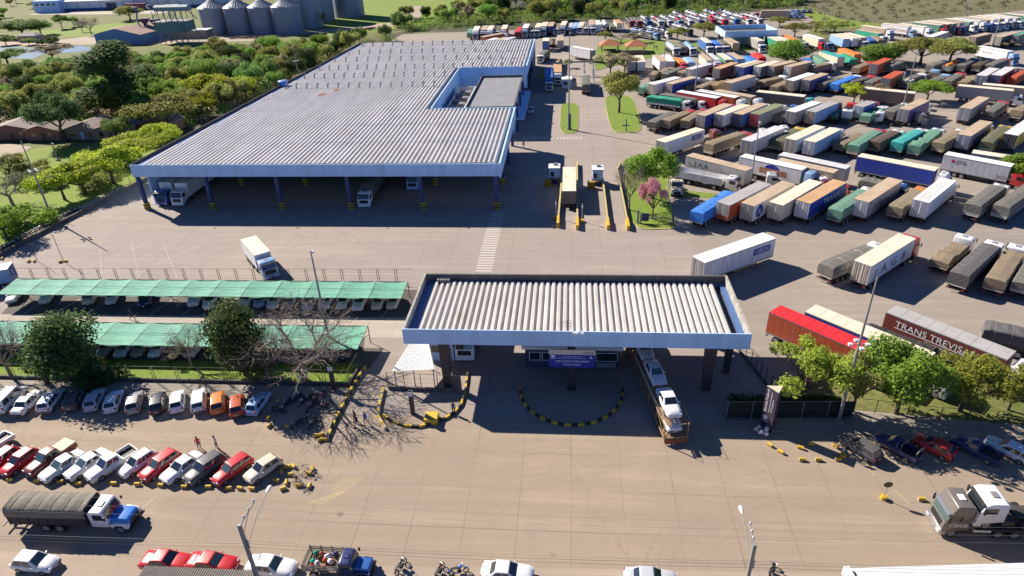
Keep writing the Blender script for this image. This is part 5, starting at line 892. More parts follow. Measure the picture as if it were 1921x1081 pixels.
# ---------------------------------------------------------------- lorries
def cab_meshes(kind):
    """driver's cab of a cab-over lorry; local y=0 at its back wall, front at about y=2.25, z from 0 at the road"""
    hi = kind == 'high'
    zt = 3.75 if hi else 3.05
    prof = [(0, .95), (2.1, .62), (2.28, .70), (2.30, 1.30), (2.22, 1.80), (1.88, 2.82), (1.55, zt-.05), (1.2, zt), (.12, zt-.06), (0, zt-.2)]
    m = MB().prism_x(prof, -1.22, 1.22, 0)
    P = {'cab': m.mesh('cab', bevel=.10, seg=2)}
    for p in P['cab'].polygons: p.use_smooth = True
    def q(y0, z0, y1, z1, x, off=.02):
        d = Vector((0, z1-z0, -(y1-y0))).normalized()*off
        return MB().quad((x, y0+d.y, z0+d.z), (-x, y0+d.y, z0+d.z), (-x, y1+d.y, z1+d.z), (x, y1+d.y, z1+d.z))
    P['windscreen'] = q(2.20, 1.88, 1.91, 2.74, 1.08).mesh('windscreen', norm=False)
    sw = []
    for sx in (-1, 1):
        x = sx*1.235
        sw.append(MB().add([(x, .85, 1.95), (x, 1.98, 1.88), (x, 1.78, 2.55), (x, .85, 2.62)], [(0, 1, 2, 3)]).mesh('side_window'))
    P['side_window'] = sw
    P['grille'] = MB().box(-.85, .85, 2.27, 2.325, 1.05, 1.72).mesh('grille', bevel=.02)
    P['bumper'] = MB().box(-1.22, 1.22, 1.75, 2.42, .35, .82).mesh('bumper', bevel=.08)
    P['headlight'] = MB().box(-.2, .2, -.03, .03, -.11, .11).mesh('headlight', bevel=.02)
    P['mirror'] = MB().box(-.07, .07, -.09, .09, -.3, .3).box(-.02, .02, -.02, .02, .3, .42).mesh('mirror', bevel=.03)
    P['sun_visor'] = MB().add([(-1.12, 1.92, 2.80), (1.12, 1.92, 2.80), (1.12, 2.2, 2.70), (-1.12, 2.2, 2.70), (-1.12, 1.92, 2.84), (1.12, 1.92, 2.84), (1.12, 2.2, 2.74), (-1.12, 2.2, 2.74)],
                        [(0, 3, 2, 1), (4, 5, 6, 7), (0, 1, 5, 4), (1, 2, 6, 5), (2, 3, 7, 6), (3, 0, 4, 7)]).mesh('sun_visor')
    P['roof_hatch'] = MB().box(-.35, .35, .5, 1.05, zt-.03, zt+.05).mesh('roof_hatch', bevel=.03)
    return P
WHEEL_T = lambda: cached('truck wheel', lambda: wheel_mesh(.52, .32))
WHEEL_D = lambda: cached('truck dual wheel', lambda: wheel_mesh(.52, .58))
def add_cab(t, y, col, kind='flat', full=True):
    """cab, frame and wheels of a tractor whose back wall stands at local y"""
    P = cached(('cab', kind), lambda: cab_meshes(kind))
    c = obj('cab', P['cab'], [paint(col)], t, (0, y, 0))
    obj('windscreen', P['windscreen'], [M_glass], c)
    for s in P['side_window']: obj('side_window', s, [M_glass], c)
    obj('grille', P['grille'], [M_black], c); obj('bumper', P['bumper'], [paint(col) if random.random() < .5 else M_steel], c)
    for sx in (-1, 1):
        obj('mirror', P['mirror'], [M_black], c, (sx*1.42, 2.05, 2.35))
        if full: obj('headlight', P['headlight'], [M_lamp], c, (sx*.92, 2.425, .62))
    if full:
        obj('sun_visor', P['sun_visor'], [M_black], c); obj('roof_hatch', P['roof_hatch'], [M_steel], c)
    for sx in (-1, 1): obj('wheel', WHEEL_T(), [M_tyre, M_rim], t, (sx*1.02, y+1.35, .52))
def add_tractor_frame(t, y, wheels=True):
    fr = cached('tractor frame', lambda: MB().box(-.45, -.3, -3.4, 1.9, .72, .98).box(.3, .45, -3.4, 1.9, .72, .98).box(-.7, .7, -2.7, -1.5, .98, 1.12)
                .box(.75, 1.15, -1.0, .0, .5, 1.0).box(-1.15, -.75, -1.0, .0, .5, 1.0).box(-1.2, 1.2, -3.45, -3.38, .6, .85).cylx((-2.1, .52), .14, -1.0, 1.0, 8, 0).mesh('tractor_frame'))
    obj('tractor_frame', fr, [M_chassis], t, (0, y, 0))
    if wheels:
        for sx in (-1, 1): obj('wheel', WHEEL_D(), [M_tyre, M_rim], t, (sx*.90, y-2.1, .52))
def trailer_chassis(L, wheels_in=False, front_axle=False):
    m = MB().box(-.5, -.36, .2, L-.1, .82, 1.16).box(.36, .5, .2, L-.1, .82, 1.16)
    m.box(-1.24, 1.24, .02, .12, .52, .66).box(-.75, -.65, .05, .15, .6, 1.1).box(.65, .75, .05, .15, .6, 1.1)
    for y in (1.5, 2.75, 4.0):
        m.cylx((y, .52), .12, -1.0, 1.0, 8, 0)
        for sx in (-1, 1): m.box(sx*1.0-.28, sx*1.0+.28, y-.5, y+.5, 1.06, 1.1)
    for sx in (-1, 1):
        m.box(sx*.75-.06, sx*.75+.06, L-3.2, L-3.05, .1, 1.1); m.box(sx*1.2-.02, sx*1.2+.02, 5.0, L-3.5, .62, .72); m.box(sx*1.2-.02, sx*1.2+.02, 5.0, L-3.5, .84, .92)
    m.box(.55, 1.1, 5.3, 6.6, .5, 1.0)
    if wheels_in:
        for y in (1.5, 2.75, 4.0):
            for sx in (-1, 1): m.cylx((y, .52), .52, sx*.98-.28, sx*.98+.28, 10, 1)
    return m
def truck(spec, label, group):
    name, kind, x, y, hd, L, h, side, roof, rear, cab, text = spec
    W = 1.29
    nm = {'b': 'box_trailer_truck', 't': 'tarpaulin_truck', 'k': 'tanker_truck', 'f': 'flatbed_truck', 'o': 'open_bed_truck'}[kind]
    if cab is None: nm = {'b': 'box_trailer', 't': 'tarpaulin_trailer', 'k': 'tanker_trailer', 'f': 'flatbed_trailer', 'o': 'open_trailer'}[kind]
    near = name in 'ABCDEFG'
    t = thing(nm, label, 'trailer' if cab is None else 'truck', (x, y, 0), -rad(hd), group)
    rng = random.Random(int(x*100+y*7))
    zf = 1.18
    ch = trailer_chassis(L, not near)
    obj('chassis', ch.mesh('chassis'), [M_chassis, M_tyre], t)
    if near:
        for yy in (1.5, 2.75, 4.0):
            for sx in (-1, 1): obj('wheel', WHEEL_D(), [M_tyre, M_rim], t, (sx*.98, yy, .52))
    tl = cached('trailer tail light', lambda: MB().box(-.16, .16, -.02, .02, -.05, .05).mesh('tail_light'))
    for sx in (-1, 1): obj('tail_light', tl, [M_red], t, (sx*.95, -.005, .80))
    if kind == 'b':
        m = MB().box(-W, W, 0, L, zf, h-.06)
        box = obj('cargo_box', m.mesh('cargo_box'), [paint(side, 'side')], t)
        ro = MB().box(-W-.012, W+.012, -.015, L+.012, h-.06, h)
        for i in range(1, int(L/1.6)): ro.box(-W+.05, W-.05, i*1.6-.03, i*1.6+.03, h, h+.018)
        obj('roof', ro.mesh('roof'), [paint(roof, 'roof')], t)
        tr = MB()
        for sx in (-1, 1):
            tr.box(sx*W-.02 if sx < 0 else W-.005, sx*W+.005 if sx < 0 else W+.02, 0, L, zf-.08, zf+.10)
            tr.box(sx*W-.02 if sx < 0 else W-.005, sx*W+.005 if sx < 0 else W+.02, 0, L, h-.16, h-.065)
        obj('frame_rail', tr.mesh('frame_rail'), [M_steel], t)
        dr = cached(('rear doors', h), lambda: rear_doors(W, zf, h))
        obj('rear_door', dr, [paint(rear, 'side'), M_steel], t)
    elif kind == 't':
        zb = 1.95 if h > 2.95 else 1.75
        m = MB()
        m.box(-W, W, 0, L, zf, zb)
        for i in range(int(L/1.1)): 
            for sx in (-1, 1): m.box(sx*(W+.012)-.02, sx*(W+.012)+.02, .2+i*1.1, .28+i*1.1, zf, zb+.02, 1)
        obj('sideboards', m.mesh('sideboards'), [paint(side, 'side'), M_darksteel], t)
        rings = []
        lump = 'lump' in text
        n = max(8, int(L/.55))
        am = .34 if lump else .06
        for i in range(n+1):
            yy = -.04+(L+.08)*i/n
            e = min(1, min(i, n-i)/1.0)
            hh = h+am*noise.noise(Vector((yy*.55, x, y)))*1.6-(.25 if e == 0 else 0)-(.22 if lump else 0)
            arch = .05*math.cos(i*math.pi)*(0 if lump else 1)
            s1, s2 = (am*.8*noise.noise(Vector((yy*.9, 5+k, y))) for k in (0, 9))
            lo1, lo2 = (zb-.22-.16*abs(noise.noise(Vector((yy*1.3, 3+k, x)))) for k in (0, 7))
            wi = W+.03
            rings.append([(-wi, yy, lo1), (-wi-.01, yy, zb+.25), (-wi+.03, yy, hh-.16+s1), (-W*.9, yy, hh-.01+s1*.6), (0, yy, hh+.07+arch*.6), (W*.9, yy, hh-.01+s2*.6), (wi-.03, yy, hh-.16+s2), (wi+.01, yy, zb+.25), (wi, yy, lo2)])
        mt = MB().loft(rings, 0, True, False)
        tp = obj('tarpaulin', mt.mesh('tarpaulin'), [paint(roof, 'tarp')], t)
        if name in 'ACDE' and not lump:
            sm = MB()
            for r_ in rings[2:-1:3]: sm.tube([(q[0]*1.006, q[1], q[2]+(.012 if 2 < j < 6 else 0)) for j, q in enumerate(r_)], .022, 4)
            obj('seam', sm.mesh('seam'), [M_seam], tp)
        if text == 'strap':
            ms = MB()
            for yy in (3.2, 7.4):
                ms.tube([(-W-.04, yy, 1.5), (-W-.02, yy, h-.15), (0, yy, h+.19), (W+.02, yy, h-.15), (W+.04, yy, 1.5)], .04, 4)
            obj('strap', ms.mesh('strap'), [paint('cream')], t)
        bp = cached(('tail board', zb), lambda: MB().box(-W*.98, W*.98, -.03, -.003, zf, zb-.02).box(-1.2, 1.2, -.06, -.03, zf-.05, zf+.06, 1).mesh('tail_board'))
        obj('tail_board', bp, [paint(rear, 'side'), M_plate], t)
    elif kind == 'k':
        m = MB()
        m.loft([[(W*.98*k*math.cos(a), yy, 2.25+1.1*k*math.sin(a)) for a in [2*math.pi*j/20 for j in range(20)]] for yy, k in ((0, .55), (.12, .9), (.4, 1), (L-.4, 1), (L-.12, .9), (L, .55))], 0, True, True)
        m.box(-.25, .25, .6, L-.6, 3.32, 3.42, 1)
        obj('tank', m.mesh('tank'), [paint(side), M_steel], t)
    elif kind in 'fo':
        hb = zf+.14
        m = MB().box(-W, W, 0, L, zf, hb, 1)
        if kind == 'o':
            for a, b, c, d in ((-W, -W+.06, 0, L), (W-.06, W, 0, L), (-W+.06, W-.06, 0, .06), (-W+.06, W-.06, L-.06, L)): m.box(a, b, c, d, hb, h)
            for i in range(int(L/.75)):
                for sx in (-1, 1): m.box(sx*(W+.02)-.02, sx*(W+.02)+.02, .1+i*.75, .2+i*.75, zf, h)
        else:
            m.box(-W, W, L-.1, L, hb, hb+1.0)
        obj('load_bed', m.mesh('load_bed'), [paint(side, 'side'), M_white if side == 'white' else M_wood], t)
    if cab:
        hk = 'high' if (kind == 'b' and rng.random() < .45 and name != 'A') else 'flat'
        add_cab(t, L+.55, cab, hk, near)
        add_tractor_frame(t, L+.55, True)
    return t
def rear_doors(W, zf, h):
    m = MB().box(-W+.06, -.015, -.03, -.003, zf+.05, h-.14).box(.015, W-.06, -.03, -.003, zf+.05, h-.14)
    for xx in (-.92, -.62, -.28, .28, .62, .92): m.box(xx-.03, xx+.03, -.065, -.03, zf-.02, h-.12, 1)
    for xx in (-.75, -.2, .2, .75): m.box(xx-.025, xx+.025, -.05, -.03, zf+.1, h-.2, 0)
    m.box(-W, W, -.04, 0, h-.14, h-.065, 1); m.box(-W, W, -.04, 0, zf-.06, zf+.05, 1)
    m.box(-W, -W+.06, -.04, 0, zf+.05, h-.14, 1); m.box(W-.06, W, -.04, 0, zf+.05, h-.14, 1)
    return m.mesh('rear_door')

# ---------------------------------------------------------------- trees
def leaves(lobes, leaf, n, rng, flat=.0):
    m = MB()
    tot = sum(l[3]*l[4] for l in lobes)
    for (cx, cy, cz, rx, rz) in lobes:
        k = int(n*rx*rz/tot)
        for _ in range(k):
            u = rng.uniform(-.85, 1); a = rng.uniform(0, 2*math.pi); s = math.sqrt(1-u*u)
            d = Vector((s*math.cos(a), s*math.sin(a), u))
            rr = rng.uniform(.3, 1.0)**.55*rng.choice((1, 1, 1.12, 1.25))
            p = Vector((cx+d.x*rx*rr, cy+d.y*rx*rr, cz+d.z*rz*rr))
            nr = (d*1.0+Vector((rng.gauss(0, .6), rng.gauss(0, .6), rng.gauss(0, .6)+.25))).normalized()
            t1 = nr.cross(Vector((rng.gauss(0, 1), rng.gauss(0, 1), rng.gauss(0, 1)))).normalized(); t2 = nr.cross(t1)
            q = leaf*rng.uniform(.55, 1.25)
            m.add([p-t1*q-t2*q*.5, p+t1*q*.2-t2*q*.8, p+t1*q+t2*q*.4, p-t1*q*.3+t2*q*.8], [(0, 1, 2, 3)])
    return m.mesh('crown', norm=False)
def slivers(lobes, n, rng):
    m = MB(); tot = sum(l[3]**2 for l in lobes)
    for (cx, cy, cz, rx, rz) in lobes:
        for _ in range(int(n*rx*rx/tot)):
            d = Vector((rng.gauss(0, 1), rng.gauss(0, 1), rng.gauss(.2, 1))).normalized(); p = Vector((cx, cy, cz))+d*rx*rng.uniform(.2, 1.05)
            e = (d+Vector((rng.gauss(0, .7), rng.gauss(0, .7), rng.gauss(.3, .6)))).normalized(); s_ = e.cross(Vector((rng.gauss(0, 1), rng.gauss(0, 1), rng.gauss(0, 1)))).normalized()*.012; L = rng.uniform(.3, .75)
            m.add([p-s_, p+s_, p+e*L+s_*.4, p+e*L-s_*.4], [(0, 1, 2, 3)])
    return m.mesh('crown', norm=False)
def limbs(h0, ends, r, rng, trunk_lean=(0, 0)):
    m = MB()
    top = Vector((trunk_lean[0], trunk_lean[1], h0))
    m.tube([(0, 0, -.2), (trunk_lean[0]*.4+.05, trunk_lean[1]*.4, h0*.5), top], [r*1.35, r, r*.8], 8)
    for e in ends:
        e = Vector(e); mid = top.lerp(e, .5)+Vector((rng.gauss(0, .25), rng.gauss(0, .25), -.1*(e-top).length*.3))
        m.tube([top-Vector((0, 0, .15)), mid, e], [r*.55, r*.36, r*.1], 6)
        for _ in range(2):
            f = e+Vector((rng.gauss(0, .8), rng.gauss(0, .8), rng.uniform(.1, .9)))
            m.tube([mid, mid.lerp(f, .6), f], [r*.25, r*.16, r*.05], 4)
    return m.mesh('trunk')
def bare(h, spread, rng, depth=5, r=.2, up=.45, n0=4, trunk=.28):
    m = MB()
    def br(p, d, ln, rr, dep):
        q = p+d*ln; mid = p.lerp(q, .5)+Vector((rng.gauss(0, .06), rng.gauss(0, .06), rng.gauss(0, .04)))*ln
        m.tube([p, mid, q], [rr, rr*.8, rr*.62], 5 if dep > 2 else 3)
        if dep == 0: return
        for _ in range(3 if dep > 1 else 4):
            e = (d+Vector((rng.gauss(0, spread), rng.gauss(0, spread), rng.gauss(up*.35, .35)))).normalized()
            br(mid.lerp(q, rng.uniform(.2, 1)), e, ln*rng.uniform(.6, .85), rr*.55, dep-1)
    m.tube([(0, 0, -.2), (.05, 0, h*trunk)], [r*1.3, r], 8)
    for k in range(n0):
        a = 2*math.pi*k/n0+rng.uniform(-.4, .4)
        br(Vector((.05, 0, h*trunk)), Vector((math.cos(a)*.75, math.sin(a)*.75, .75)).normalized(), h*.27, r*.7, depth-1)
    return m.mesh('trunk')
def tree_kind(k):
    rng = random.Random(hash_s(k))
    sp = k.split('_')[0]
    if sp == 'round':      # dense dark ball: height 7, radius 3.6
        lob = [(rng.gauss(0, 1.35), rng.gauss(0, 1.35), 4.3+rng.gauss(0, 1.1), rng.uniform(1.3, 2.0), rng.uniform(1.2, 1.8)) for _ in range(12)]+[(0, 0, 4.0, 2.6, 2.5)]
        return limbs(2.2, [(l[0]*.8, l[1]*.8, l[2]) for l in lob[:6]], .22, rng), leaves(lob, .145, 13000, rng)
    if sp == 'umbrella':   # flat-topped, height 6.5, radius 4.2
        lob = []
        for i in range(15):
            a = rng.uniform(0, 6.28); r = 3.3*math.sqrt(rng.random()); lob.append((r*math.cos(a), r*math.sin(a), 5.4-r*.28+rng.gauss(0, .25), rng.uniform(1.0, 1.7), rng.uniform(.6, 1.05)))
        return limbs(2.2, [(l[0]*.85, l[1]*.85, l[2]-.3) for l in lob[:9]], .2, rng), leaves(lob, .14, 9500, rng)
    if sp == 'broad':      # ordinary broadleaf, height 8, radius 3.8
        lob = []
        for i in range(15):
            a = rng.uniform(0, 6.28); r = 2.9*math.sqrt(rng.random()); lob.append((r*math.cos(a), r*math.sin(a), 4.9+rng.uniform(-1.5, 2.0)*(1-r/4.2), rng.uniform(.9, 1.7), rng.uniform(.8, 1.5)))
        return limbs(2.4, [(l[0]*.85, l[1]*.85, l[2]-.2) for l in lob[:8]], .2, rng), leaves(lob, .15, 8500, rng)
    if sp == 'tall':       # height 17, radius 4
        lob = []
        for i in range(20):
            z = rng.uniform(4.5, 15.5); rr = 3.2*(1-abs(z-8.5)/12); a = rng.uniform(0, 6.28); r = rr*math.sqrt(rng.random()); lob.append((r*math.cos(a), r*math.sin(a), z, rng.uniform(1.1, 1.9), rng.uniform(1.2, 1.9)))
        return limbs(7, [(l[0]*.8, l[1]*.8, l[2]) for l in lob[:9]], .34, rng), leaves(lob, .19, 10500, rng)
    if sp == 'loose':      # thin see-through crown, height 7
        lob = []
        for i in range(18):
            a = rng.uniform(0, 6.28); r = 3.0*math.sqrt(rng.random()); lob.append((r*math.cos(a), r*math.sin(a), 4.4+rng.uniform(-1.4, 2.1)*(1-r/4.5), rng.uniform(.6, 1.15), rng.uniform(.5, 1.0)))
        return limbs(1.9, [(l[0]*.9, l[1]*.9, l[2]-.1) for l in lob[:14]], .17, rng), leaves(lob, .125, 5000, rng)
    if sp == 'bush':
        lob = [(rng.gauss(0, .9), rng.gauss(0, .9), .9+rng.gauss(0, .3), rng.uniform(.7, 1.2), rng.uniform(.6, 1.0)) for _ in range(8)]
        return limbs(.5, [(l[0]*.8, l[1]*.8, l[2]) for l in lob[:5]], .07, rng), leaves(lob, .12, 2400, rng)
    if sp == 'twiggy':     # leafless, height 7
        lob = []
        for i in range(16):
            a = rng.uniform(0, 6.28); r = 3.0*math.sqrt(rng.random()); lob.append((r*math.cos(a), r*math.sin(a), 4.9+rng.uniform(-1.6, 2.0)*(1-r/4.5), rng.uniform(.8, 1.3), rng.uniform(.7, 1.1)))
        return bare(7.0, .42, rng, 5, .17, n0=5), slivers(lob, 1900, rng)
def hash_s(s): return sum((i+3)*ord(c) for i, c in enumerate(s))
def tree(kind, leafm, loc, sc, label, group=None, name='broadleaf_tree', bark=None, rz=None, cat='tree'):
    tk, cr = cached(('tree', kind), lambda: tree_kind(kind))
    t = thing(name, label, cat, (loc[0], loc[1], 0), random.uniform(0, 6.28) if rz is None else rz, group)
    sc = sc if hasattr(sc, '__len__') else (sc, sc, sc)
    obj('trunk', tk, [bark or M_wood], t, sc=sc)
    if cr: obj('crown', cr, [leafm], t, sc=sc)
    return t

# ---------------------------------------------------------------- people
def person(loc, hd, label, shirt, trousers, stride=.25, arms=.15, skin=M_skin, hold=None, bend=0, group=None, z=0):
    v = []; r = []; e = []
    def add(p, rr, par=None):
        v.append(p); r.append(rr)
        if par is not None: e.append((par, len(v)-1))
        return len(v)-1
    pel = add((0, 0, .94), .145); wa = add((0, .01, 1.10), .125, pel); chs = add((0, .01+bend*.2, 1.32), .155, wa); nk = add((0, .02+bend*.3, 1.49), .06, chs)
    hd_ = add((0, .05+bend*.4, 1.60), .095, nk); add((0, .055+bend*.4, 1.71), .085, hd_)
    hands = []
    for sx in (-1, 1):
        hp = add((sx*.10, 0, .88), .095, pel); kn = add((sx*.11, sx*stride*.5+.04, .50), .062, hp); an = add((sx*.11, sx*stride-.02, .09), .042, kn); add((sx*.12, sx*stride+.15, .045), .036, an)
        sh = add((sx*.20, .01+bend*.2, 1.40), .062, chs); el = add((sx*.26, -sx*arms*.6, 1.13), .043, sh); wr = add((sx*.25, -sx*arms+.10, .90), .032, el)
        pm = add((sx*.25, -sx*arms+.12, .83), .034, wr); hands.append(v[pm])
        for k in range(4): add((sx*.25-.018+.012*k, -sx*arms+.115+.018*k, .745+.006*abs(k-1.5)), .009, pm)
        add((sx*.225, -sx*arms+.165, .80), .011, pm)
    me = D.meshes.new('p'); me.from_pydata(v, e, []); o = D.objects.new('p', me); COL.objects.link(o)
    md = o.modifiers.new('s', 'SKIN'); o.modifiers.new('u', 'SUBSURF').levels = 1
    for i, sv in enumerate(me.skin_vertices[0].data): sv.radius = (r[i], r[i]*.85 if i in (0, 1, 2) else r[i]); sv.use_root = i == 0
    dg = bpy.context.evaluated_depsgraph_get(); dg.update()
    out = D.meshes.new_from_object(o.evaluated_get(dg)); D.objects.remove(o)
    out.materials.clear()
    for m_ in (M_skin, shirt, trousers, M_black): out.materials.append(m_)
    for p in out.polygons:
        c = p.center; p.use_smooth = True
        hz = any((c-Vector(h)).length < .12 for h in hands)
        p.material_index = 0 if (c.z > 1.5 or hz) else 1 if (c.z > .95 or (abs(c.x) > .19 and c.z > .8)) else 3 if c.z < .1 else 2
    t = obj('person', out, (), None, (loc[0], loc[1], z), -rad(hd)); tag(t, label, 'person', group)
    hm = cached('hair', lambda: MB().loft([[(rr*math.cos(a), .045+rr*1.1*math.sin(a), zz) for a in [2*math.pi*j/10 for j in range(10)]] for zz, rr in ((1.655, .098), (1.70, .104), (1.76, .085), (1.80, .03))], 0, True, True).mesh('hair'))
    obj('hair', hm, [M_hair], t, (0, bend*.4, 0))
    return t

# ---------------------------------------------------------------- two-wheelers
def ringmesh(r, w, n=14):
    m = MB()
    m.loft([[(w*.5*math.cos(b), (r-w*.5+w*.5*math.sin(b))*math.cos(a), (r-w*.5+w*.5*math.sin(b))*math.sin(a)) for b in [2*math.pi*k/5 for k in range(5)]] for a in [2*math.pi*j/n for j in range(n+1)]], 0, False, True)
    for k in range(4): m.tube([(0, -math.cos(k*.785)*(r-w), -math.sin(k*.785)*(r-w)), (0, math.cos(k*.785)*(r-w), math.sin(k*.785)*(r-w))], .008, 3, 1)
    return m.mesh('wheel')
def motorcycle(loc, hd, label, col, group):
    t = thing('motorcycle', label, 'motorcycle', (loc[0], loc[1], 0), -rad(hd), group)
    t.rotation_euler = (0, rad(-9), -rad(hd))
    wm = cached('moto wheel', lambda: ringmesh(.29, .10))
    for y in (-.62, .66): obj('wheel', wm, [M_tyre, M_rim], t, (0, y, .29))
    obj('frame', cached('mframe', lambda: MB().tube([(0, -.62, .29), (0, -.1, .35), (0, .2, .75), (0, .45, .85)], .035, 5).tube([(0, .66, .29), (0, .45, .85), (0, .40, 1.0)], .035, 5).tube([(0, -.5, .72), (0, .2, .72)], .04, 5).box(-.14, .14, -.1, .25, .25, .55).tube([(.14, .2, .3), (.16, -.7, .35)], .045, 6).mesh('frame')), [M_darksteel], t)
    obj('tank', cached('mtank', lambda: MB().loft([[(a*math.cos(b), y, .82+a*.7*math.sin(b)) for b in [2*math.pi*k/8 for k in range(8)]] for y, a in ((.0, .08), (.1, .15), (.3, .16), (.44, .07))], 0, True, True).mesh('tank')), [paint(col)], t)
    obj('seat', cached('mseat', lambda: MB().box(-.13, .13, -.72, .02, .74, .84).mesh('seat', bevel=.04)), [M_black], t)
    obj('handlebar', cached('mbar', lambda: MB().tube([(-.36, .30, 1.04), (-.15, .42, 1.0), (.15, .42, 1.0), (.36, .30, 1.04)], .018, 5).box(-.08, .08, .44, .56, .82, .97).mesh('handlebar')), [M_chrome], t)
    obj('mudguard', cached('mguard', lambda: MB().box(-.07, .07, -.98, -.5, .60, .66).box(-.06, .06, .5, .82, .58, .62).mesh('mudguard', bevel=.02)), [paint(col)], t)
    return t
def bicycle(loc, hd, label, col, group, lean=12):
    t = thing('bicycle', label, 'bicycle', (loc[0], loc[1], 0), -rad(hd), group)
    t.rotation_euler = (0, rad(lean), -rad(hd))
    wm = cached('bike wheel', lambda: ringmesh(.34, .045, 18))
    for y in (-.5, .55): obj('wheel', wm, [M_tyre, M_rim], t, (0, y, .34))
    obj('frame', cached('bframe', lambda: MB().tube([(0, -.5, .34), (0, 0, .3), (0, .38, .78), (0, -.12, .74), (0, 0, .3)], .022, 5).tube([(0, -.5, .34), (0, -.12, .74), (0, -.15, .88)], .018, 5).tube([(0, .55, .34), (0, .38, .78), (0, .36, .95)], .02, 5).mesh('frame')), [paint(col)], t)
    obj('saddle', cached('bsad', lambda: MB().box(-.08, .08, -.3, -.04, .88, .94).mesh('saddle', bevel=.03)), [M_black], t)
    obj('handlebar', cached('bbar', lambda: MB().tube([(-.28, .30, .98), (0, .38, .96), (.28, .30, .98)], .016, 5).mesh('handlebar')), [M_darksteel], t)
    return t

# ================================================================ the setting
def big_ground():
    m = MB(); n = 24; R0 = 3000.0
    return m.add([(-R0, -R0, 0), (R0, -R0, 0), (R0, R0, 0), (-R0, R0, 0)], [(0, 1, 2, 3)])
struct('ground', big_ground(), G_grass)
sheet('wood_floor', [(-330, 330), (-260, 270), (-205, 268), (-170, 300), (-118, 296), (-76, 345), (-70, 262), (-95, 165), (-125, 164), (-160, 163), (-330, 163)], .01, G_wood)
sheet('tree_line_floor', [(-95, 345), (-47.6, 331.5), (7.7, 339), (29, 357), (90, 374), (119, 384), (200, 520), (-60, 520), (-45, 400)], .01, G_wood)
sheet('scrub_field', [(119, 382), (115, 333), (118, 300), (134, 326), (216, 360), (300, 392), (700, 700), (300, 900), (200, 520)], .014, G_scrub)
sheet('meadow', [(-157, 490), (-37, 460), (-45, 395), (-57, 379), (-78, 355), (-97, 341), (-118, 330), (-135, 345), (-128, 420)], .018, G_bright)
sheet('far_field', [(-300, 640), (330, 560), (900, 1200), (-700, 1300)], .016, G_grass)
sheet('pond_meadow', [(-262, 398), (-225, 400), (-205, 372), (-240, 350), (-300, 345), (-300, 372)], .02, G_bright)
sheet('left_field', [(-142, 152), (-138, 160), (-121, 160), (-100, 168), (-97.5, 135), (-98.5, 108), (-101, 96), (-125, 96), (-150, 128)], .016, G_bright)
sheet('dirt_road', [(-300, 327), (-255, 323), (-228, 322), (-236, 345), (-240, 368), (-225, 400), (-235, 408), (-256, 380), (-249, 352), (-262, 336), (-300, 336)], .026, G_dirt)
sheet('dirt_path', [(-160, 135), (-139, 144), (-139.5, 152), (-141, 160), (-150, 163), (-170, 150)], .026, G_dirt)
sheet('silo_yard', [(-205, 318), (-150, 322), (-130, 338), (-96, 352), (-80, 372), (-90, 440), (-97, 440), (-92, 372), (-140, 345), (-205, 338)], .022, G_dirt)
sheet('far_depot_yard', [(-360, 448), (-262, 436), (-255, 452), (-360, 462)], .022, G_path)
sheet('pond', [(-300, 321), (-281, 321.7), (-270, 321), (-258, 317), (-251, 312), (-245, 317), (-236, 319.5), (-224, 313), (-218, 306), (-226, 302), (-239.6, 298), (-236, 286), (-250, 291), (-265, 303.5), (-285, 306), (-300, 312)], .03, G_water)
sheet('truck_yard', [(-99.6, 57.4), (-99.2, 96.2), (-98, 108.5), (-94.7, 131), (-92, 140), (-84, 262), (-80, 331), (7.7, 339), (29, 357), (90, 374), (118.6, 383), (114, 333), (113.2, 291), (134, 325), (216, 359), (320, 402), (320, 57.4)], .034, G_lot)
sheet('concrete_yard', [(-99.4, 76), (-99.1, 96.2), (-97.9, 108.5), (-94.6, 131), (-92.5, 140), (-86, 140), (-84, 200), (0, 262), (6, 262), (10, 200), (11, 140), (11, 108.5), (20, 106), (24, 80), (24, 57.5), (-21.8, 57.5), (-21.8, 76)], .040, G_yard)
sheet('street', [(-140, 37.6), (-140, 57.6), (-22, 57.6), (24, 57.6), (140, 57.6), (140, 41.5), (60, 40.6), (20, 38.9), (-28, 37.4)], .046, G_street)
sheet('dirt_shoulder', [(-140, 20), (-140, 37.7), (-28, 37.5), (20, 39.0), (60, 40.7), (140, 41.6), (140, 20)], .042, G_dirt)
sheet('carport_asphalt', [(-84.5, 78.1), (-23.0, 78.5), (-22.4, 86.5), (-86.5, 86.5)], .052, G_asph)
sheet('front_carport_asphalt', [(-90, 66.4), (-25.0, 66.4), (-24.2, 70.9), (-27, 70.9), (-27.5, 73.2), (-90, 73.2)], .052, G_asph)
sheet('carport_lane', [(-90, 73.2), (-22.2, 73.4), (-22.6, 78.5), (-90, 78.0)], .050, G_path)
sheet('lawn', [(-110, 62.95), (-26.3, 62.95), (-26.3, 67.3), (-110, 67.3)], .056, G_lawn)
sheet('left_strip', [(-110, 66.4), (-90, 66.4), (-90, 76), (-99, 88), (-110, 88)], .052, G_path)
def slab(name, pts, z0, z1, m): return struct(name, MB().prism_z(pts, z0, z1), m)
slab('sidewalk', [(-140, 57.75), (-26.4, 57.75), (-26.4, 62.5), (-140, 62.5)], -.1, .16, G_walk)
slab('sidewalk_right', [(16.5, 56.6), (60, 56.0), (140, 54), (140, 58.0), (49, 58.2), (31, 60.2), (17.5, 57.95)], -.1, .15, G_walk)
sheet('roadside_grass', [(25.5, 61.2), (31.4, 60.6), (49, 58.7), (140, 55), (140, 62), (55, 64.5), (44, 67), (27.5, 66.8)], .06, G_grass)
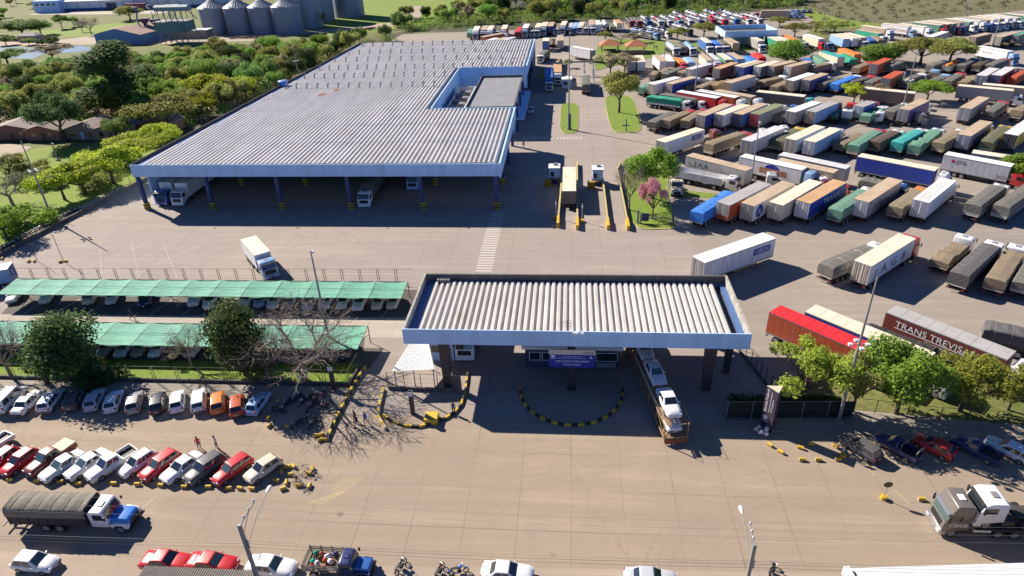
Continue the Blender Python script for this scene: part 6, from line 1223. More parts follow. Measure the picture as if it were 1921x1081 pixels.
def island(name, pts, h=.16, kerbm=None, grass=None):
    c = Vector((sum(p[0] for p in pts)/len(pts), sum(p[1] for p in pts)/len(pts)))
    inn = [tuple(c+(Vector(p)-c)*(1-.22/max(.8, (Vector(p)-c).length))) for p in pts]
    m = MB(); n = len(pts)
    m.add([(x, y, 0) for x, y in pts]+[(x, y, h) for x, y in pts]+[(x, y, h) for x, y in inn]+[(x, y, h-.05) for x, y in inn],
          [f for i in range(n) for j in [(i+1) % n] for f in ((i, j, j+n, i+n), (i+n, j+n, j+2*n, i+2*n), (i+2*n, j+2*n, j+3*n, i+3*n))])
    struct(name+'_kerb', m, kerbm or M_yel)
    struct(name+'_grass', MB().add([(x, y, h-.05) for x, y in inn], [tuple(range(n))]), grass or G_lawn)
def rounded(pts, k=6):
    out = []
    n = len(pts)
    for i in range(n):
        a, b, c = Vector(pts[i-1]), Vector(pts[i]), Vector(pts[(i+1) % n])
        p, q = b.lerp(a, .3), b.lerp(c, .3)
        for j in range(k+1):
            t = j/k; out.append(tuple((p*(1-t)**2+b*2*t*(1-t)+q*t*t)))
    return out
M_kerbpale = mat('pale yellow kerb', (.50, .42, .20), .8, .2)
island('lane_island', rounded([(-2.4, 166.8), (2.4, 166.5), (2.7, 196.8), (-2.5, 197)]), kerbm=M_kerbpale)
island('tree_island', rounded([(11.0, 166.5), (18.2, 167.3), (19.2, 180), (18.8, 205), (10.6, 205), (10.3, 184)]), kerbm=M_kerbpale)
island('pink_tree_island', rounded([(11.2, 112.5), (12.6, 108.6), (18.4, 108.6), (19.6, 112.5), (19.4, 124), (20.5, 133), (22, 139.5), (11.3, 139.5)], 5), kerbm=M_kerbpale)
sheet('back_strip_grass', [(19.6, 124), (33, 122.6), (33, 124.4), (20.2, 128)], .062, G_lawn)
island('pavilion_lawn', rounded([(8.6, 240), (12, 245), (30, 262), (36, 272), (78, 272), (80, 296), (55, 300), (53, 288), (36, 298), (22, 304), (12, 296), (9.5, 270)], 3), kerbm=M_conc)
sheet('canopy_lawn', [(88, 268), (118, 272), (116, 318), (112, 330), (96, 300), (88, 290)], .062, G_grass)
sheet('right_lawn', [(96.5, 210), (118, 206), (124, 222), (100, 226)], .062, G_bright)
sheet('corner_lawn', [(-10.5, 230), (-6.2, 230), (-6.2, 246), (-10.5, 246)], .062, G_bright)
sheet('scrub_edge_grass', [(117, 384), (123, 382), (127, 345), (140, 326), (133, 321), (114, 318), (114, 340)], .062, G_bright)
# painted markings
m = MB()
for i in range(27): m.box(-14.75+.0*i, -12.1, 92.5+i*.92, 92.95+i*.92, .044, .048)
struct('zebra_crossing', m, mat('worn white paint', (.55, .51, .46), .85, .2, 3, dirt=(.42, .36, .31), dirt_amt=1.0))
m = MB()
def strip(m, a, b, w, z=.046):
    a, b = Vector((*a, z)), Vector((*b, z)); d = (b-a).normalized(); n = Vector((-d.y, d.x, 0))*w/2
    m.quad(a-n, a+n, b+n, b-n)
for k in range(4):
    strip(m, (-88+k*5.5, 90), (-80.5+k*5.3, 103), .09)
for k in range(3):
    for j in range(12):
        p = Vector((-85+k*6, 103)).lerp(Vector((-76+k*6.5, 89.5)), j/12); q = Vector((-85+k*6, 103)).lerp(Vector((-76+k*6.5, 89.5)), (j+.55)/12); strip(m, tuple(p), tuple(q), .10)
for k in range(9): strip(m, (-11.5+k*.9, 162.2), (-11.1+k*.9, 164.6), .34)
for k in range(8): strip(m, (-3+k*.8, 162.0), (-2.6+k*.8, 164.2), .3, .052)
for k in range(12): strip(m, (-81+k*4.95, 78.4), (-79.8+k*4.95, 83.4), .12, .058)
struct('road_paint', m, mat('worn white paint', None))
m = MB()
for a, b in (((-41, 44.6), (-41.6, 43.0)), ((30.0, 52.4), (30.6, 50.4)), ((31.6, 48.7), (32.3, 46.9)), ((-23.3, 56.2), (-22.6, 54.6))): 
    for j in range(6):
        p = Vector(a).lerp(Vector(b), j/6); q = Vector(a).lerp(Vector(b), (j+.6)/6); strip(m, tuple(p), tuple(q), .16, .051)
for k in range(7): strip(m, (-23.6+k*.28, 46.0), (-22.6+k*.33, 48.0), .07, .051); strip(m, (-25.5+k*.3, 44.3), (-22.5+k*.1, 46.0), .06, .051)
struct('yellow_road_paint', m, mat('worn yellow paint', (.50, .40, .20), .85, .25, 3, dirt=(.42, .345, .27), dirt_amt=1.0))

# ================================================================ warehouse
def xl(y): return -85.2+(y-118.0)*8.4/133.0
M_roofrib = mat('fibre cement roof sheet', (.54, .535, .55), .85, .12, .25, dirt=(.34, .32, .31), dirt_amt=.5, sc=(1, .35, 1), cells=(1.88, 12.8, 50))
M_roofgate = mat('pale fibre cement roof sheet', (.58, .56, .53), .85, .12, .3, dirt=(.36, .32, .27), dirt_amt=.55, sc=(1, .4, 1), cells=(1.53, 30, 50))
M_gutter = mat('gutter', (.08, .15, .34), .5, .2)  # blue of the reflected sky put into the base colour
wh = thing('warehouse', 'huge open fronted warehouse with pale blue fascia and ribbed grey roof', 'warehouse', (0, 0, 0))
def ribs(m, x0, x1, ya, yb, z, pitch, hgt_, left=None):
    n = int((x1-x0)/pitch)
    for i in range(n):
        x = x0+i*pitch; a, b = ya, yb
        if left:
            yy = 118+(x-1.3+85.2)*133/8.4
            if yy <= a+.5: continue
            b = min(b, yy)
        pr = [(x, z), (x+.10*pitch, z), (x+.22*pitch, z+hgt_), (x+.64*pitch, z+hgt_), (x+.84*pitch, z), (x+pitch, z)]
        m.loft([[(px, a, pz) for px, pz in pr], [(px, b, pz-.03) for px, pz in pr]], 0, False, False, False)
        m.add([(px, a, pz) for px, pz in pr[1:5]], [(0, 1, 2, 3)])
        m.box(x+.20*pitch, x+.66*pitch, a-.02, a+.10, z+hgt_-.02, z+hgt_+.03)
rows = [118.35, 131.4, 144.4, 157.2, 168.9, 180.2, 192.8, 204.3, 216.8, 229.6, 243.9, 251.2]
for a, b in zip(rows[:-1], rows[1:]):
    m = MB()
    right = -13.15 if (b < 157.3 or a > 204) else -33.7
    ribs(m, -84.0+int((xl(a)+85.2)/.94)*.94, right, a, b+.12, 8.82, .94, .46, True)
    obj('roof', m, [M_roofrib], wh)
def wall(m, x0, y0, x1, y1, z0, z1, t=.3):
    a, b = Vector((x0, y0, 0)), Vector((x1, y1, 0)); d = (b-a).normalized(); n = Vector((-d.y, d.x, 0))*t
    m.loft([[tuple(p+Vector((0, 0, z))) for z in (z0, z1)]+[tuple(p+n+Vector((0, 0, z))) for z in (z1, z0)] for p in (a, b)], 0)
m = MB()
wall(m, -85.2, 117.7, -12.6, 117.0, 7.0, 9.42, .12)
obj('front_fascia', m, [M_wallsh], wh)
for a in ((-12.6, 117.4, -12.7, 157.2), (-12.7, 204.4, -12.5, 251.7)):
    m = MB(); wall(m, *a, 6.6, 9.45, .35); obj('side_fascia', m, [M_wallsh], wh)
m = MB(); wall(m, -76.8, 251.7, -85.2, 118.2, 7.0, 9.5, .14)
obj('left_parapet', m, [M_dark], wh)  # dark colour stands in for the shade on the inner face
m = MB(); wall(m, -12.5, 251.8, -76.8, 251.8, 0, 9.3, .3)
obj('rear_wall', m, [M_white], wh)
m = MB(); wall(m, -33.2, 157.2, -13.0, 157.25, 6.6, 9.35, .25); wall(m, -33.2, 204.4, -33.2, 157.2, 2.0, 9.35, .25); wall(m, -12.7, 204.4, -33.2, 204.4, 3.0, 9.35, .25)
obj('court_wall', m, [M_wallsh], wh)
m = MB(); wall(m, -77.0, 251.5, -85.0, 121.5, 0, 7.0, .25)
obj('side_wall', m, [M_wallsh], wh)
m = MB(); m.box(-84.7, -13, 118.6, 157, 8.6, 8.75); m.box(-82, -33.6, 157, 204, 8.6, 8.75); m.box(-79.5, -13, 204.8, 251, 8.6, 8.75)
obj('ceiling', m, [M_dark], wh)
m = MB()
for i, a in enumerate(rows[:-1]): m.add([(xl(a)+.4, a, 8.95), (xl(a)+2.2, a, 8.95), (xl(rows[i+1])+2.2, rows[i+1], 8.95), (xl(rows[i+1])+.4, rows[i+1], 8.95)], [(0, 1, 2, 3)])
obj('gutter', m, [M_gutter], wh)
colx = [-84.6, -70.8, -56.5, -42.5, -28.2, -13.7]
for iy, y in enumerate((118.2, 131.5, 144.5, 157)):
    for x in colx:
        if iy and x < -80: continue
        c = obj('column', cached('whcol', lambda: MB().box(-.32, .32, -.32, .32, 0, 7.3).box(-.22, .22, -.4, .4, 0, 7.3).mesh('column')), [M_bluecol], wh, (x, y, 0))
        if iy < 2:
            bm_ = MB()
            for k in range(5):
                bm_.loft([[(.62*math.cos(a), .62*math.sin(a), z) for a in [2*math.pi*j/12 for j in range(12)]] for z in (k*.28, k*.28+.28)], k % 2, True, True)
            obj('guard_band', cached('guard', lambda: bm_.mesh('guard_band')), [M_yel, M_blk], c)
for y in (170, 182, 194, 206, 218, 230, 242):
    obj('column', cached('whcol', None), [M_bluecol], wh, (-13.4, y, 0))
m = MB()
for y in (131.5, 144.5, 157): m.box(-84, -13.2, y-.2, y+.2, 7.3, 8.55)
for x in colx[1:]: m.box(x-.15, x+.15, 118.6, 157, 7.3, 7.9)
obj('roof_beam', m, [M_bluecol], wh)
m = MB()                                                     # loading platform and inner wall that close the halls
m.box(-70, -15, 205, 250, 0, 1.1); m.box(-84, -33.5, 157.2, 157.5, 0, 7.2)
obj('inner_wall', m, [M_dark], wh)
vent = cached('vent', lambda: MB().tube([(0, 0, 0), (0, 0, .75), (.05, .12, 1.0), (.12, .42, 1.02), (.14, .55, .85)], [.16, .15, .15, .17, .19], 7).box(-.25, .25, -.25, .25, 0, .08).mesh('roof_vent'))
nv = 0
for k, y in enumerate((180.2, 192.8, 204.2, 216.8, 229.6, 243.9)):
    x = xl(y)+3.4
    while x < (-34.5 if y < 204 else -14) and nv < 100:
        obj('roof_vent', vent, [M_steel], wh, (x, y+.6, 9.2), sc=1.2); x += 2.95 if y < 210 else 3.6; nv += 1
m = MB()
for x, y in ((-66, 172), (-65.2, 172.6), (-63.5, 177)): m.box(x, x+1.1, y, y+2.2, 9.24, 9.3)
obj('rusty_patch', m, [mat('rust', (.30, .12, .05), .9, .3)], wh)
m = MB()
for x in (-78, -62, -45, -30, -14.5): m.box(x, x+.35, 116.9, 117.1, 9.45, 9.62)
for y in (130, 140, 150, 156): m.box(-12.5, -12.3, y, y+.3, 9.4, 9.6)
obj('floodlight', m, [M_lamp], wh)
# annex roof behind
an = thing('rear_annex', 'low grey roofed annex behind the warehouse', 'building', (-47, 257, 0))
obj('wall', MB().box(-26.5, 24.5, -4.8, 2.5, 0, 5.6), [M_white], an); obj('roof', MB().box(-27, 25, -4.9, 3.1, 5.6, 6.0), [mat('olive grey roof', (.30, .28, .22), .9, .2)], an)
# office block in the court
of = thing('office_block', 'flat roofed office block set in the warehouse court', 'building', (-19.8, 183.5, 0))
obj('wall', MB().box(-6.1, 5.9, -17, 17.2, 0, 6.9), [M_wallsh], of)
obj('roof', MB().box(-5.8, 5.7, -16.8, 17, 6.9, 7.02), [mat('roof felt', (.23, .235, .25), .95, .25, .3)], of)
m = MB(); wall(m, 6.15, -17.1, 6.15, 17.3, 6.9, 7.35, .25); wall(m, 6.15, 17.3, -6.2, 17.3, 6.9, 7.6, .25); wall(m, -6.2, 17.3, -6.2, -17.1, 6.9, 7.5, .25); wall(m, -6.2, -17.1, 6.15, -17.1, 6.9, 7.25, .2)
obj('parapet', m, [M_dark], of)
for i in range(6): obj('window', cached('ofwin', lambda: MB().box(-.03, .03, -1.3, 1.3, 0, 1.3).mesh('window')), [M_glass], of, (5.93, -13+i*5.3, 4.2))
obj('awning', MB().box(5.95, 8.4, -15, 15, 3.3, 3.5), [M_wallsh], of)
pl = thing('plant_enclosure', 'small white walled enclosure of air conditioning units in the court', 'enclosure', (-29.2, 181, 0))
m = MB()
for a in ((-2.4, -12, 2.4, -12), (2.4, -12, 2.4, 12), (2.4, 12, -2.4, 12), (-2.4, 12, -2.4, -12)): wall(m, *a, 0, 6.3, .2)
obj('wall', m, [M_white], pl); obj('deck', MB().box(-2.4, 2.2, -11.8, 11.8, 4.8, 5.0), [M_conc], pl)
for i, y in enumerate((-9, -6.3, -3.2, 0, 3.4, 6.4)): obj('cooling_unit', cached('ac', lambda: MB().box(-1, 1, -1, 1, 5.0, 6.2).cylx((0, 5.7), .4, -1.05, -1.0, 10, 1).mesh('cooling_unit', bevel=.05)), [M_steel, M_black], pl, (-.9+(i % 2)*1.6, y, 0))
tk = thing('water_tank', 'blue water tank with pale lid on the warehouse roof edge', 'tank', (-80.0, 184.5, 9.0))
obj('shell', MB().loft([[(r*math.cos(a), r*math.sin(a), z) for a in [2*math.pi*j/18 for j in range(18)]] for z, r in ((.25, 1.0), (.9, 1.15), (1.5, 1.3))], 0, True, True), [paint('bright blue')], tk)
obj('lid', MB().loft([[(r*math.cos(a), r*math.sin(a), z) for a in [2*math.pi*j/18 for j in range(18)]] for z, r in ((1.5, 1.4), (1.62, 1.35), (1.75, .5))], 0, True, True), [paint('light blue')], tk)

# ================================================================ gate canopy
gt = thing('gate_canopy', 'long entrance canopy with blue grey fascia and white ribbed roof', 'canopy', (0, 0, 0))
X0, X1, Y0, Y1 = -18.9, 20.2, 62.55, 76.0
m = MB(); ribs(m, X0+1.45, X1-.9, Y0+.4, Y1-.5, 7.62, .766, .27)
obj('roof', m, [M_roofgate], gt)
obj('front_fascia', MB().box(X0, X1, Y0-.12, Y0, 6.7, 8.72), [M_wallsh], gt)
m = MB().box(X0-.002, X0+.25, Y0, Y1, 6.7, 8.65).box(X1-.25, X1+.002, Y0, Y1, 6.7, 8.65)
obj('side_parapet', m, [mat('stained parapet', (.42, .40, .34), .9, .25, .8, dirt=(.12, .11, .09), dirt_amt=.8, sc=(1, 1, .3))], gt)
obj('back_parapet', MB().box(X0+.25, X1-.25, Y1-.25, Y1, 6.7, 8.65), [M_dark], gt)
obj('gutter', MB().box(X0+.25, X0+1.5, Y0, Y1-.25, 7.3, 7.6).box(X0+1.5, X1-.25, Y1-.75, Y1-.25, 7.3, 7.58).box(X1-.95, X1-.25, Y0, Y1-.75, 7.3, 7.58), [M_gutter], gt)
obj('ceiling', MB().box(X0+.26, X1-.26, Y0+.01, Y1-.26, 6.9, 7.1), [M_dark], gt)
M_col = mat('brown painted column', (.075, .05, .05), .7, .2)
for x, y, s_ in ((-14.4, 63.3, .55), (.5, 63.75, .4), (16.3, 63.6, .6), (-14.4, 74.3, .5), (.5, 74.3, .4), (16.3, 74.3, .5), (19.3, 67, .45)):
    obj('column', MB().loft([[(-s_*k, -s_*.6*k, z), (s_*k, -s_*.6*k, z), (s_*k, s_*.6*k, z), (-s_*k, s_*.6*k, z)] for z, k in ((0, .8), (6.9, 1.15))], 0), [M_col], gt, (x, y, 0))
ant = obj('aerial', MB().tube([(0, 0, 7.6), (0, 0, 9.6)], .04, 5).tube([(-.5, 0, 9.2), (.5, 0, 9.2)], .02, 4).tube([(-.5, 0, 8.8), (.5, 0, 8.8)], .02, 4).tube([(-.5, -.2, 9.5), (.5, .2, 9.5)], .02, 4).tube([(.35, 0, 8.3), (.35, 0, 9.4)], .03, 4), [M_darksteel], gt, (.0, 63.4, 0))
obj('floodlight', MB().box(-.3, .3, -.1, .1, 8.5, 8.75).box(.6, .9, -.1, .1, 8.5, 8.7), [M_lamp], gt, (.9, 62.2, 0))
m = MB()
for i in range(5): m.box(-17.1+i*.34, -16.9+i*.34, 75.0, 75.5, 7.9, 8.2)
m.box(-17.1, -15.4, 75.5, 75.7, 7.9, 8.3)
obj('pigeon_block', m, [M_conc], gt)
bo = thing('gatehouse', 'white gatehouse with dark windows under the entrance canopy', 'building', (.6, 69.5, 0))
obj('wall', MB().box(-5.8, 5.8, -2.2, 2.6, 0, 3.1), [mat('wall with canopy shade', (.05, .055, .085), .7)], bo); obj('roof', MB().box(-6.2, 6.2, -2.7, 2.9, 3.1, 3.6), [M_white], bo)  # white walls; the canopy shade is put into their dark blue colour
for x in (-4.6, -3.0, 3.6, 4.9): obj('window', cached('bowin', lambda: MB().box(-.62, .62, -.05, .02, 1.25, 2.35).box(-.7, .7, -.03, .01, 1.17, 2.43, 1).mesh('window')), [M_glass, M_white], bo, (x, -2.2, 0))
obj('notice_board', MB().box(3.0, 5.4, -2.3, -2.22, .25, .95), [M_steel], bo)
sg = thing('gate_sign', 'blue sign reading PORTO SECO RODOVIARIO URUGUAIANA under the canopy', 'sign', (.55, 62.9, 0))
obj('panel', MB().box(-2.62, 2.62, -.06, .0, 3.45, 5.28), [mat('sign blue', (.015, .03, .30), .5, .05)], sg)
obj('header_panel', MB().box(-2.66, 2.66, -.09, .02, 5.29, 5.95), [mat('sign header cream', (.62, .55, .45), .6, .05)], sg)
def front_text(txt, size, par, x, z, y, m, width=None, name='lettering'):
    return lettering(txt, size, par, Matrix(((1, 0, 0, x), (0, 0, -1, y), (0, 1, 0, z), (0, 0, 0, 1))), m, name, width)
M_w = mat('white lettering', (.8, .8, .8), .5, .02)
M_dk = mat('dark lettering', (.05, .045, .05), .6, .02)
front_text('PORTO SECO RODOVIÁRIO', .38, sg, -1.9, 4.2, -.075, M_w, 3.8)
front_text('URUGUAIANA', .38, sg, -1.0, 3.74, -.075, M_w, 2.0)
front_text('MINISTÉRIO DA FAZENDA', .17, sg, -1.15, 4.95, -.075, M_w, 2.3)
front_text('SECRETARIA DA RECEITA FEDERAL DO BRASIL', .17, sg, -1.7, 4.72, -.075, M_w, 3.3)
front_text('multilog', .32, sg, 1.25, 5.47, -.105, M_dk, 1.15)
obj('emblem', MB().add([(-2.5, -.075, 5.05), (-2.2, -.075, 5.2), (-1.85, -.075, 5.05), (-2.18, -.075, 4.82)], [(0, 3, 2, 1)]).add([(-2.5, -.075, 4.7), (-1.85, -.075, 4.7), (-1.85, -.075, 4.78), (-2.5, -.075, 4.78)], [(0, 1, 2, 3)])
    .add([(2.1, -.075, 4.85), (2.3, -.075, 4.85), (2.3, -.075, 5.0), (2.1, -.075, 5.0)], [(0, 1, 2, 3)]).add([(2.0, -.075, 4.75), (2.45, -.075, 4.75), (2.38, -.075, 4.8), (2.07, -.075, 4.8)], [(0, 1, 2, 3)]), [M_w], sg)
obj('post', MB().box(-.16, .16, -.02, .14, 0, 6.6).box(-.5, .5, -.2, .3, 0, .3), [M_darksteel], sg)
tr_ = thing('tin_shed', 'open shed with bright white tin roof left of the entrance canopy', 'shed', (-18.4, 65.4, 0))
m = MB()
for i in range(14):
    a, b = i/14, (i+1)/14
    f = lambda u, v: Vector((-1.0, 2.75, 3.5))*(1-u)*(1-v)+Vector((.95, 2.8, 3.5))*u*(1-v)+Vector((2.75, -2.7, 2.9))*u*v+Vector((-2.3, -3.2, 2.9))*(1-u)*v
    q = [f(a, 0), f((a+b)/2, 0)+Vector((0, 0, .05)), f(b, 0), f(b, 1), f((a+b)/2, 1)+Vector((0, 0, .05)), f(a, 1)]
    m.add(q, [(0, 1, 4, 5), (1, 2, 3, 4)])
obj('roof', m, [mat('bright tin roof', (.78, .78, .78), .4, .06)], tr_)
for x, y in ((-2.1, -3.0), (2.5, -2.6), (-.9, 2.6), (.9, 2.6), (.2, -2.9)): obj('post', cached('shpost', lambda: MB().box(-.05, .05, -.05, .05, 0, 2.9).mesh('post')), [M_steel], tr_, (x, y, 0))
hut = thing('grey_hut', 'small grey hut between the tin roof and the brown column', 'hut', (-15.6, 70.5, 0))
obj('wall', MB().box(-2.4, 1.2, -2.2, 2.2, 0, 3.2), [M_wallsh], hut); obj('roof', MB().box(-2.6, 1.4, -2.4, 2.4, 3.2, 3.4), [M_white], hut)
obj('window', MB().box(-1.6, -.3, -2.26, -2.2, 1.4, 2.4), [M_glass], hut); obj('door', MB().box(.1, .9, -2.26, -2.2, 0, 2.1), [M_steel], hut)

# kerbs painted black and yellow
def kerb_line(name, pts, w=.3, h=.35, seg=.75, mats=(M_yel, M_blk)):
    m = MB(); k = 0
    P_ = [Vector((*p, 0)) for p in pts]; res = []
    for a, b in zip(P_[:-1], P_[1:]):
        n = max(1, round((b-a).length/seg)); res += [a.lerp(b, i/n) for i in range(n)]
    res.append(P_[-1])
    for a, b in zip(res[:-1], res[1:]):
        d = (b-a).normalized(); n = Vector((-d.y, d.x, 0))*w/2; U = Vector((0, 0, h))
        m.add([a-n, a+n, b+n, b-n, a-n*.8+U, a+n*.8+U, b+n*.8+U, b-n*.8+U], [(0, 3, 2, 1), (4, 5, 6, 7), (0, 1, 5, 4), (1, 2, 6, 5), (2, 3, 7, 6), (3, 0, 4, 7)], k % 2); k += 1
    return struct(name, m, list(mats))
kerb_line('round_kerb', [(.5+6.1*math.cos(a), 63.2+6.6*math.sin(a)) for a in [math.pi+math.pi*j/26 for j in range(27)]])
struct('round_island', MB().prism_z([(.5+5.9*math.cos(a), 63.2+6.4*math.sin(a)) for a in [math.pi+math.pi*j/20 for j in range(21)]]+[(6.4, 70), (-5.4, 70)], .0, .12), [G_walk])
kerb_line('left_arc_kerb', ARC_LEFT)
kerb_line('tree_kerb', KERB_TREE, .4, .4)
kerb_line('lane_kerb', KERB_MID, .4, .4, .6, (M_yel, mat('cream kerb', (.55, .48, .33), .8)))
obj_y = tag(obj('yellow_bin_block', MB().box(-.75, .75, -.75, .75, 0, .75).mesh('yellow_bin_block', bevel=.06), [M_yel], None, (-15.2, 56.9, .04)), 'yellow concrete box on the black and yellow arc kerb', 'concrete block')

# ================================================================ carports
M_cloth = mat('green shade cloth', (.11, .36, .25), .8, .3, .6, dirt=(.30, .50, .42), dirt_amt=.6, sc=(1, 2.5, 1))
def carport(name, label, x0, x1, y0, y1, zf, zb, n, sk):
    t = thing(name, label, 'carport', (x0, y0, 0))
    L = (x1-x0)/n; dp = y1-y0
    for i in range(n):
        m = MB(); a, b = i*L+.05, (i+1)*L-.05
        rr = [[(a+(b-a)*u+sk*v*0, dp*v, zf+(zb-zf)*v-.15*math.sin(math.pi*u)-.06*math.sin(math.pi*v)+.03*noise.noise(Vector((i*3+u*2, v*2, x0)))) for u in [k/6 for k in range(7)]] for v in [k/5 for k in range(6)]]
        m.loft(rr, 0, False, True, False)
        obj('shade_cloth', m, [M_cloth], t)
    pm = cached(('cpp', zf), lambda: MB().tube([(0, dp-.1, 0), (0, dp-.1, zb)], .06, 6).tube([(0, dp-.1, zb-1.4), (0, dp*.45, zf+(zb-zf)*.45-.06), (0, .1, zf-.06)], .045, 5).tube([(0, dp-.1, zb-.06), (0, dp*.45, zf+(zb-zf)*.45-.06)], .04, 5).mesh('post'))
    for i in range(n+1): obj('post', pm, [M_darksteel], t, (i*L, 0, 0))
    obj('cable', MB().tube([(0, dp*.52, (zf+zb)/2+.03), (x1-x0, dp*.52, (zf+zb)/2+.03)], .025, 4).tube([(0, dp*.2, zf+.04), (x1-x0, dp*.2, zf+.04)], .012, 4), [M_darksteel], t)
    obj('rail', MB().tube([(0, .05, zf-.05), (x1-x0, .05, zf-.05)], .045, 5).tube([(0, dp-.05, zb-.05), (x1-x0, dp-.05, zb-.05)], .045, 5), [M_darksteel], t)
carport('back_carport', 'long green shade cloth carport along the yard fence', -85.6, -23.6, 79.75, 84.3, 2.5, 2.75, 13, 0)
carport('front_carport', 'green shade cloth carport behind the lawn trees', -92.0, -26.4, 67.2, 72.3, 2.45, 2.7, 13, 0)

# ================================================================ fences and walls
def fence(name, label, pts, h, step, base=.0, double=False, mesh_=0, panel=None, cat='fence', rail_m=None):
    t = thing(name, label, cat, (pts[0][0], pts[0][1], 0)); o0 = Vector((*pts[0], 0))
    P_ = [Vector((*p, 0))-o0 for p in pts]
    pm = cached(('fp', h, base, double), lambda: (MB().tube([(0, 0, 0), (0, 0, h)], .05, 5) if not double else MB().tube([(-.16, 0, 0), (-.16, 0, h)], .045, 5).tube([(.16, 0, 0), (.16, 0, h)], .045, 5)).mesh('post'))
    wires = MB(); bm_ = MB(); pn = MB()
    npost = 0
    for a, b in zip(P_[:-1], P_[1:]):
        n = max(1, round((b-a).length/step))
        for i in range(n):
            q = a.lerp(b, i/n)
            if npost < 99: obj('post', pm, [rail_m or M_darksteel], t, tuple(q), math.atan2((b-a).y, (b-a).x)); npost += 1
        for z in [h-.03]+[base+(h-base)*k/(mesh_+1) for k in range(1, mesh_+1)]:
            wires.tube([tuple(a+Vector((0, 0, z))), tuple(b+Vector((0, 0, z)))], .03 if z > h-.1 else .008, 4)
        if base: wall(bm_, a.x, a.y, b.x, b.y, 0, base, .22)
        if panel: wall(pn, a.x, a.y+.06, b.x, b.y+.06, base+.05, h-.1, .02)
    obj('rail', wires, [rail_m or M_darksteel], t)
    if base: obj('base_wall', bm_, [M_dark], t)
    if panel: obj('panel', pn, [panel], t)
    return t
M_rail = mat('pale yellow fence steel', (.30, .28, .13), .7, .2)
fence('lawn_fence', 'green yellow steel fence on a low dark wall along the lawn', [(-120, 62.65), (-26.4, 62.75), (-26.2, 66.4)], 2.5, 3.15, .55, True, 2, rail_m=M_rail)
fence('yard_fence', 'wire fence with paired posts behind the back carport', [(-89.6, 88.3), (-23.8, 89.0)], 2.3, 2.85, 0, True, 3)
fence('yard_fence', 'short wire fence turning from the yard corner to the wall', [(-89.6, 88.3), (-92, 85), (-99.3, 88)], 2.3, 2.9, 0, True, 2)
fence('shed_fence', 'thin fence on a dark low wall under the tin roof', [(-21.5, 62.3), (-13.3, 62.0)], 2.6, 2.0, .5, False, 2)
fence('canopy_fence', 'dark screened fence with pale top rail right of the canopy', [(17.6, 58.3), (31.2, 58.9)], 2.6, 2.7, .3, False, 1, mat('dark green screen cloth', (.012, .02, .014), .9, .3), rail_m=M_steel)
fence('roadside_fence', 'dark wire fence under the roadside trees', [(31.2, 60.4), (34.1, 60.0), (40.4, 59.0), (48.6, 58.4), (70, 57.6), (110, 56.4)], 1.9, 2.6, 0, False, 4)
fence('canopy_side_fence', 'dark sloping chain fence beside the canopy rear corner', [(20.4, 76.2), (22.6, 68.5), (24.0, 62.5), (24.2, 59.2)], 2.2, 1.3, .3, False, 3)
fence('scrub_fence', 'wire fence between the far lorries and the dry scrub', [(133, 321.5), (150.7, 331.5), (180, 345), (217.5, 361.6), (300, 396)], 2.6, 3.4, 0, False, 4)
fence('scrub_side_fence', 'far wire fence along the grass wedge', [(122, 384), (127, 347), (134, 322)], 2.6, 3.6, 0, False, 3)
bw = thing('boundary_wall', 'low dark boundary wall slanting along the left field', 'wall', (-99.2, 96.2, 0))
m = MB()
for a, b in (((-101.0, 80), (-99.2, 96.2)), ((-99.2, 96.2), (-98.0, 108.5)), ((-98.0, 108.5), (-94.75, 130.8)), ((-94.75, 130.8), (-91, 160))): wall(m, a[0]+99.2, a[1]-96.2, b[0]+99.2, b[1]-96.2, 0, .75, .3)
obj('wall', m, [M_dark], bw)
for i in range(16):
    y = 84+i*4.6; x = -99.2+(y-96.2)*(.098 if y < 108.5 else .125)-.2
    obj('post', cached('bwp', lambda: MB().tube([(0, 0, 0), (0, 0, 2.4)], .05, 5).mesh('post')), [M_darksteel], bw, (x+99.2, y-96.2, 0))
sheet('boundary_walk', [(-101.2, 80), (-99.5, 96.2), (-98.3, 108.5), (-95.0, 131), (-98.5, 131), (-101.8, 108.5), (-103.3, 96), (-105, 80)], .05, G_path)

# ================================================================ scale lanes
for i, (pts, lab) in enumerate((([(-1.75, 109.5), (-1.3, 133)], 'yellow edged scale ramp wall beside the left booth'), ([(1.75, 108.5), (1.95, 143)], 'yellow edged scale ramp wall right of the weighed lorry'), ([(7.2, 108.5), (7.2, 133)], 'yellow edged scale ramp wall by the right booth'), ([(10.7, 108.3), (10.5, 138), (11.6, 142.5)], 'dark scale ramp wall beside the pink tree island'))):
    t = thing('ramp_wall', lab, 'wall', (pts[0][0], pts[0][1], 0), group='scale ramp walls')
    m = MB(); c = MB()
    for a, b in zip(pts[:-1], pts[1:]):
        wall(m, a[0]-pts[0][0], a[1]-pts[0][1], b[0]-pts[0][0], b[1]-pts[0][1], 0, .85, .28); wall(c, a[0]-pts[0][0]+.02, a[1]-pts[0][1], b[0]-pts[0][0]+.02, b[1]-pts[0][1], .85, .93, .33)
    obj('wall', m, [M_dark], t); obj('coping', c, [mat('worn yellow coping', (.52, .42, .18), .8, .2, 1.5, dirt=(.3, .25, .16), dirt_amt=.7)], t)
    obj('end_block', MB().box(-.38, .12, -.2, 3.4, 0, 1.0), [M_yel], t)
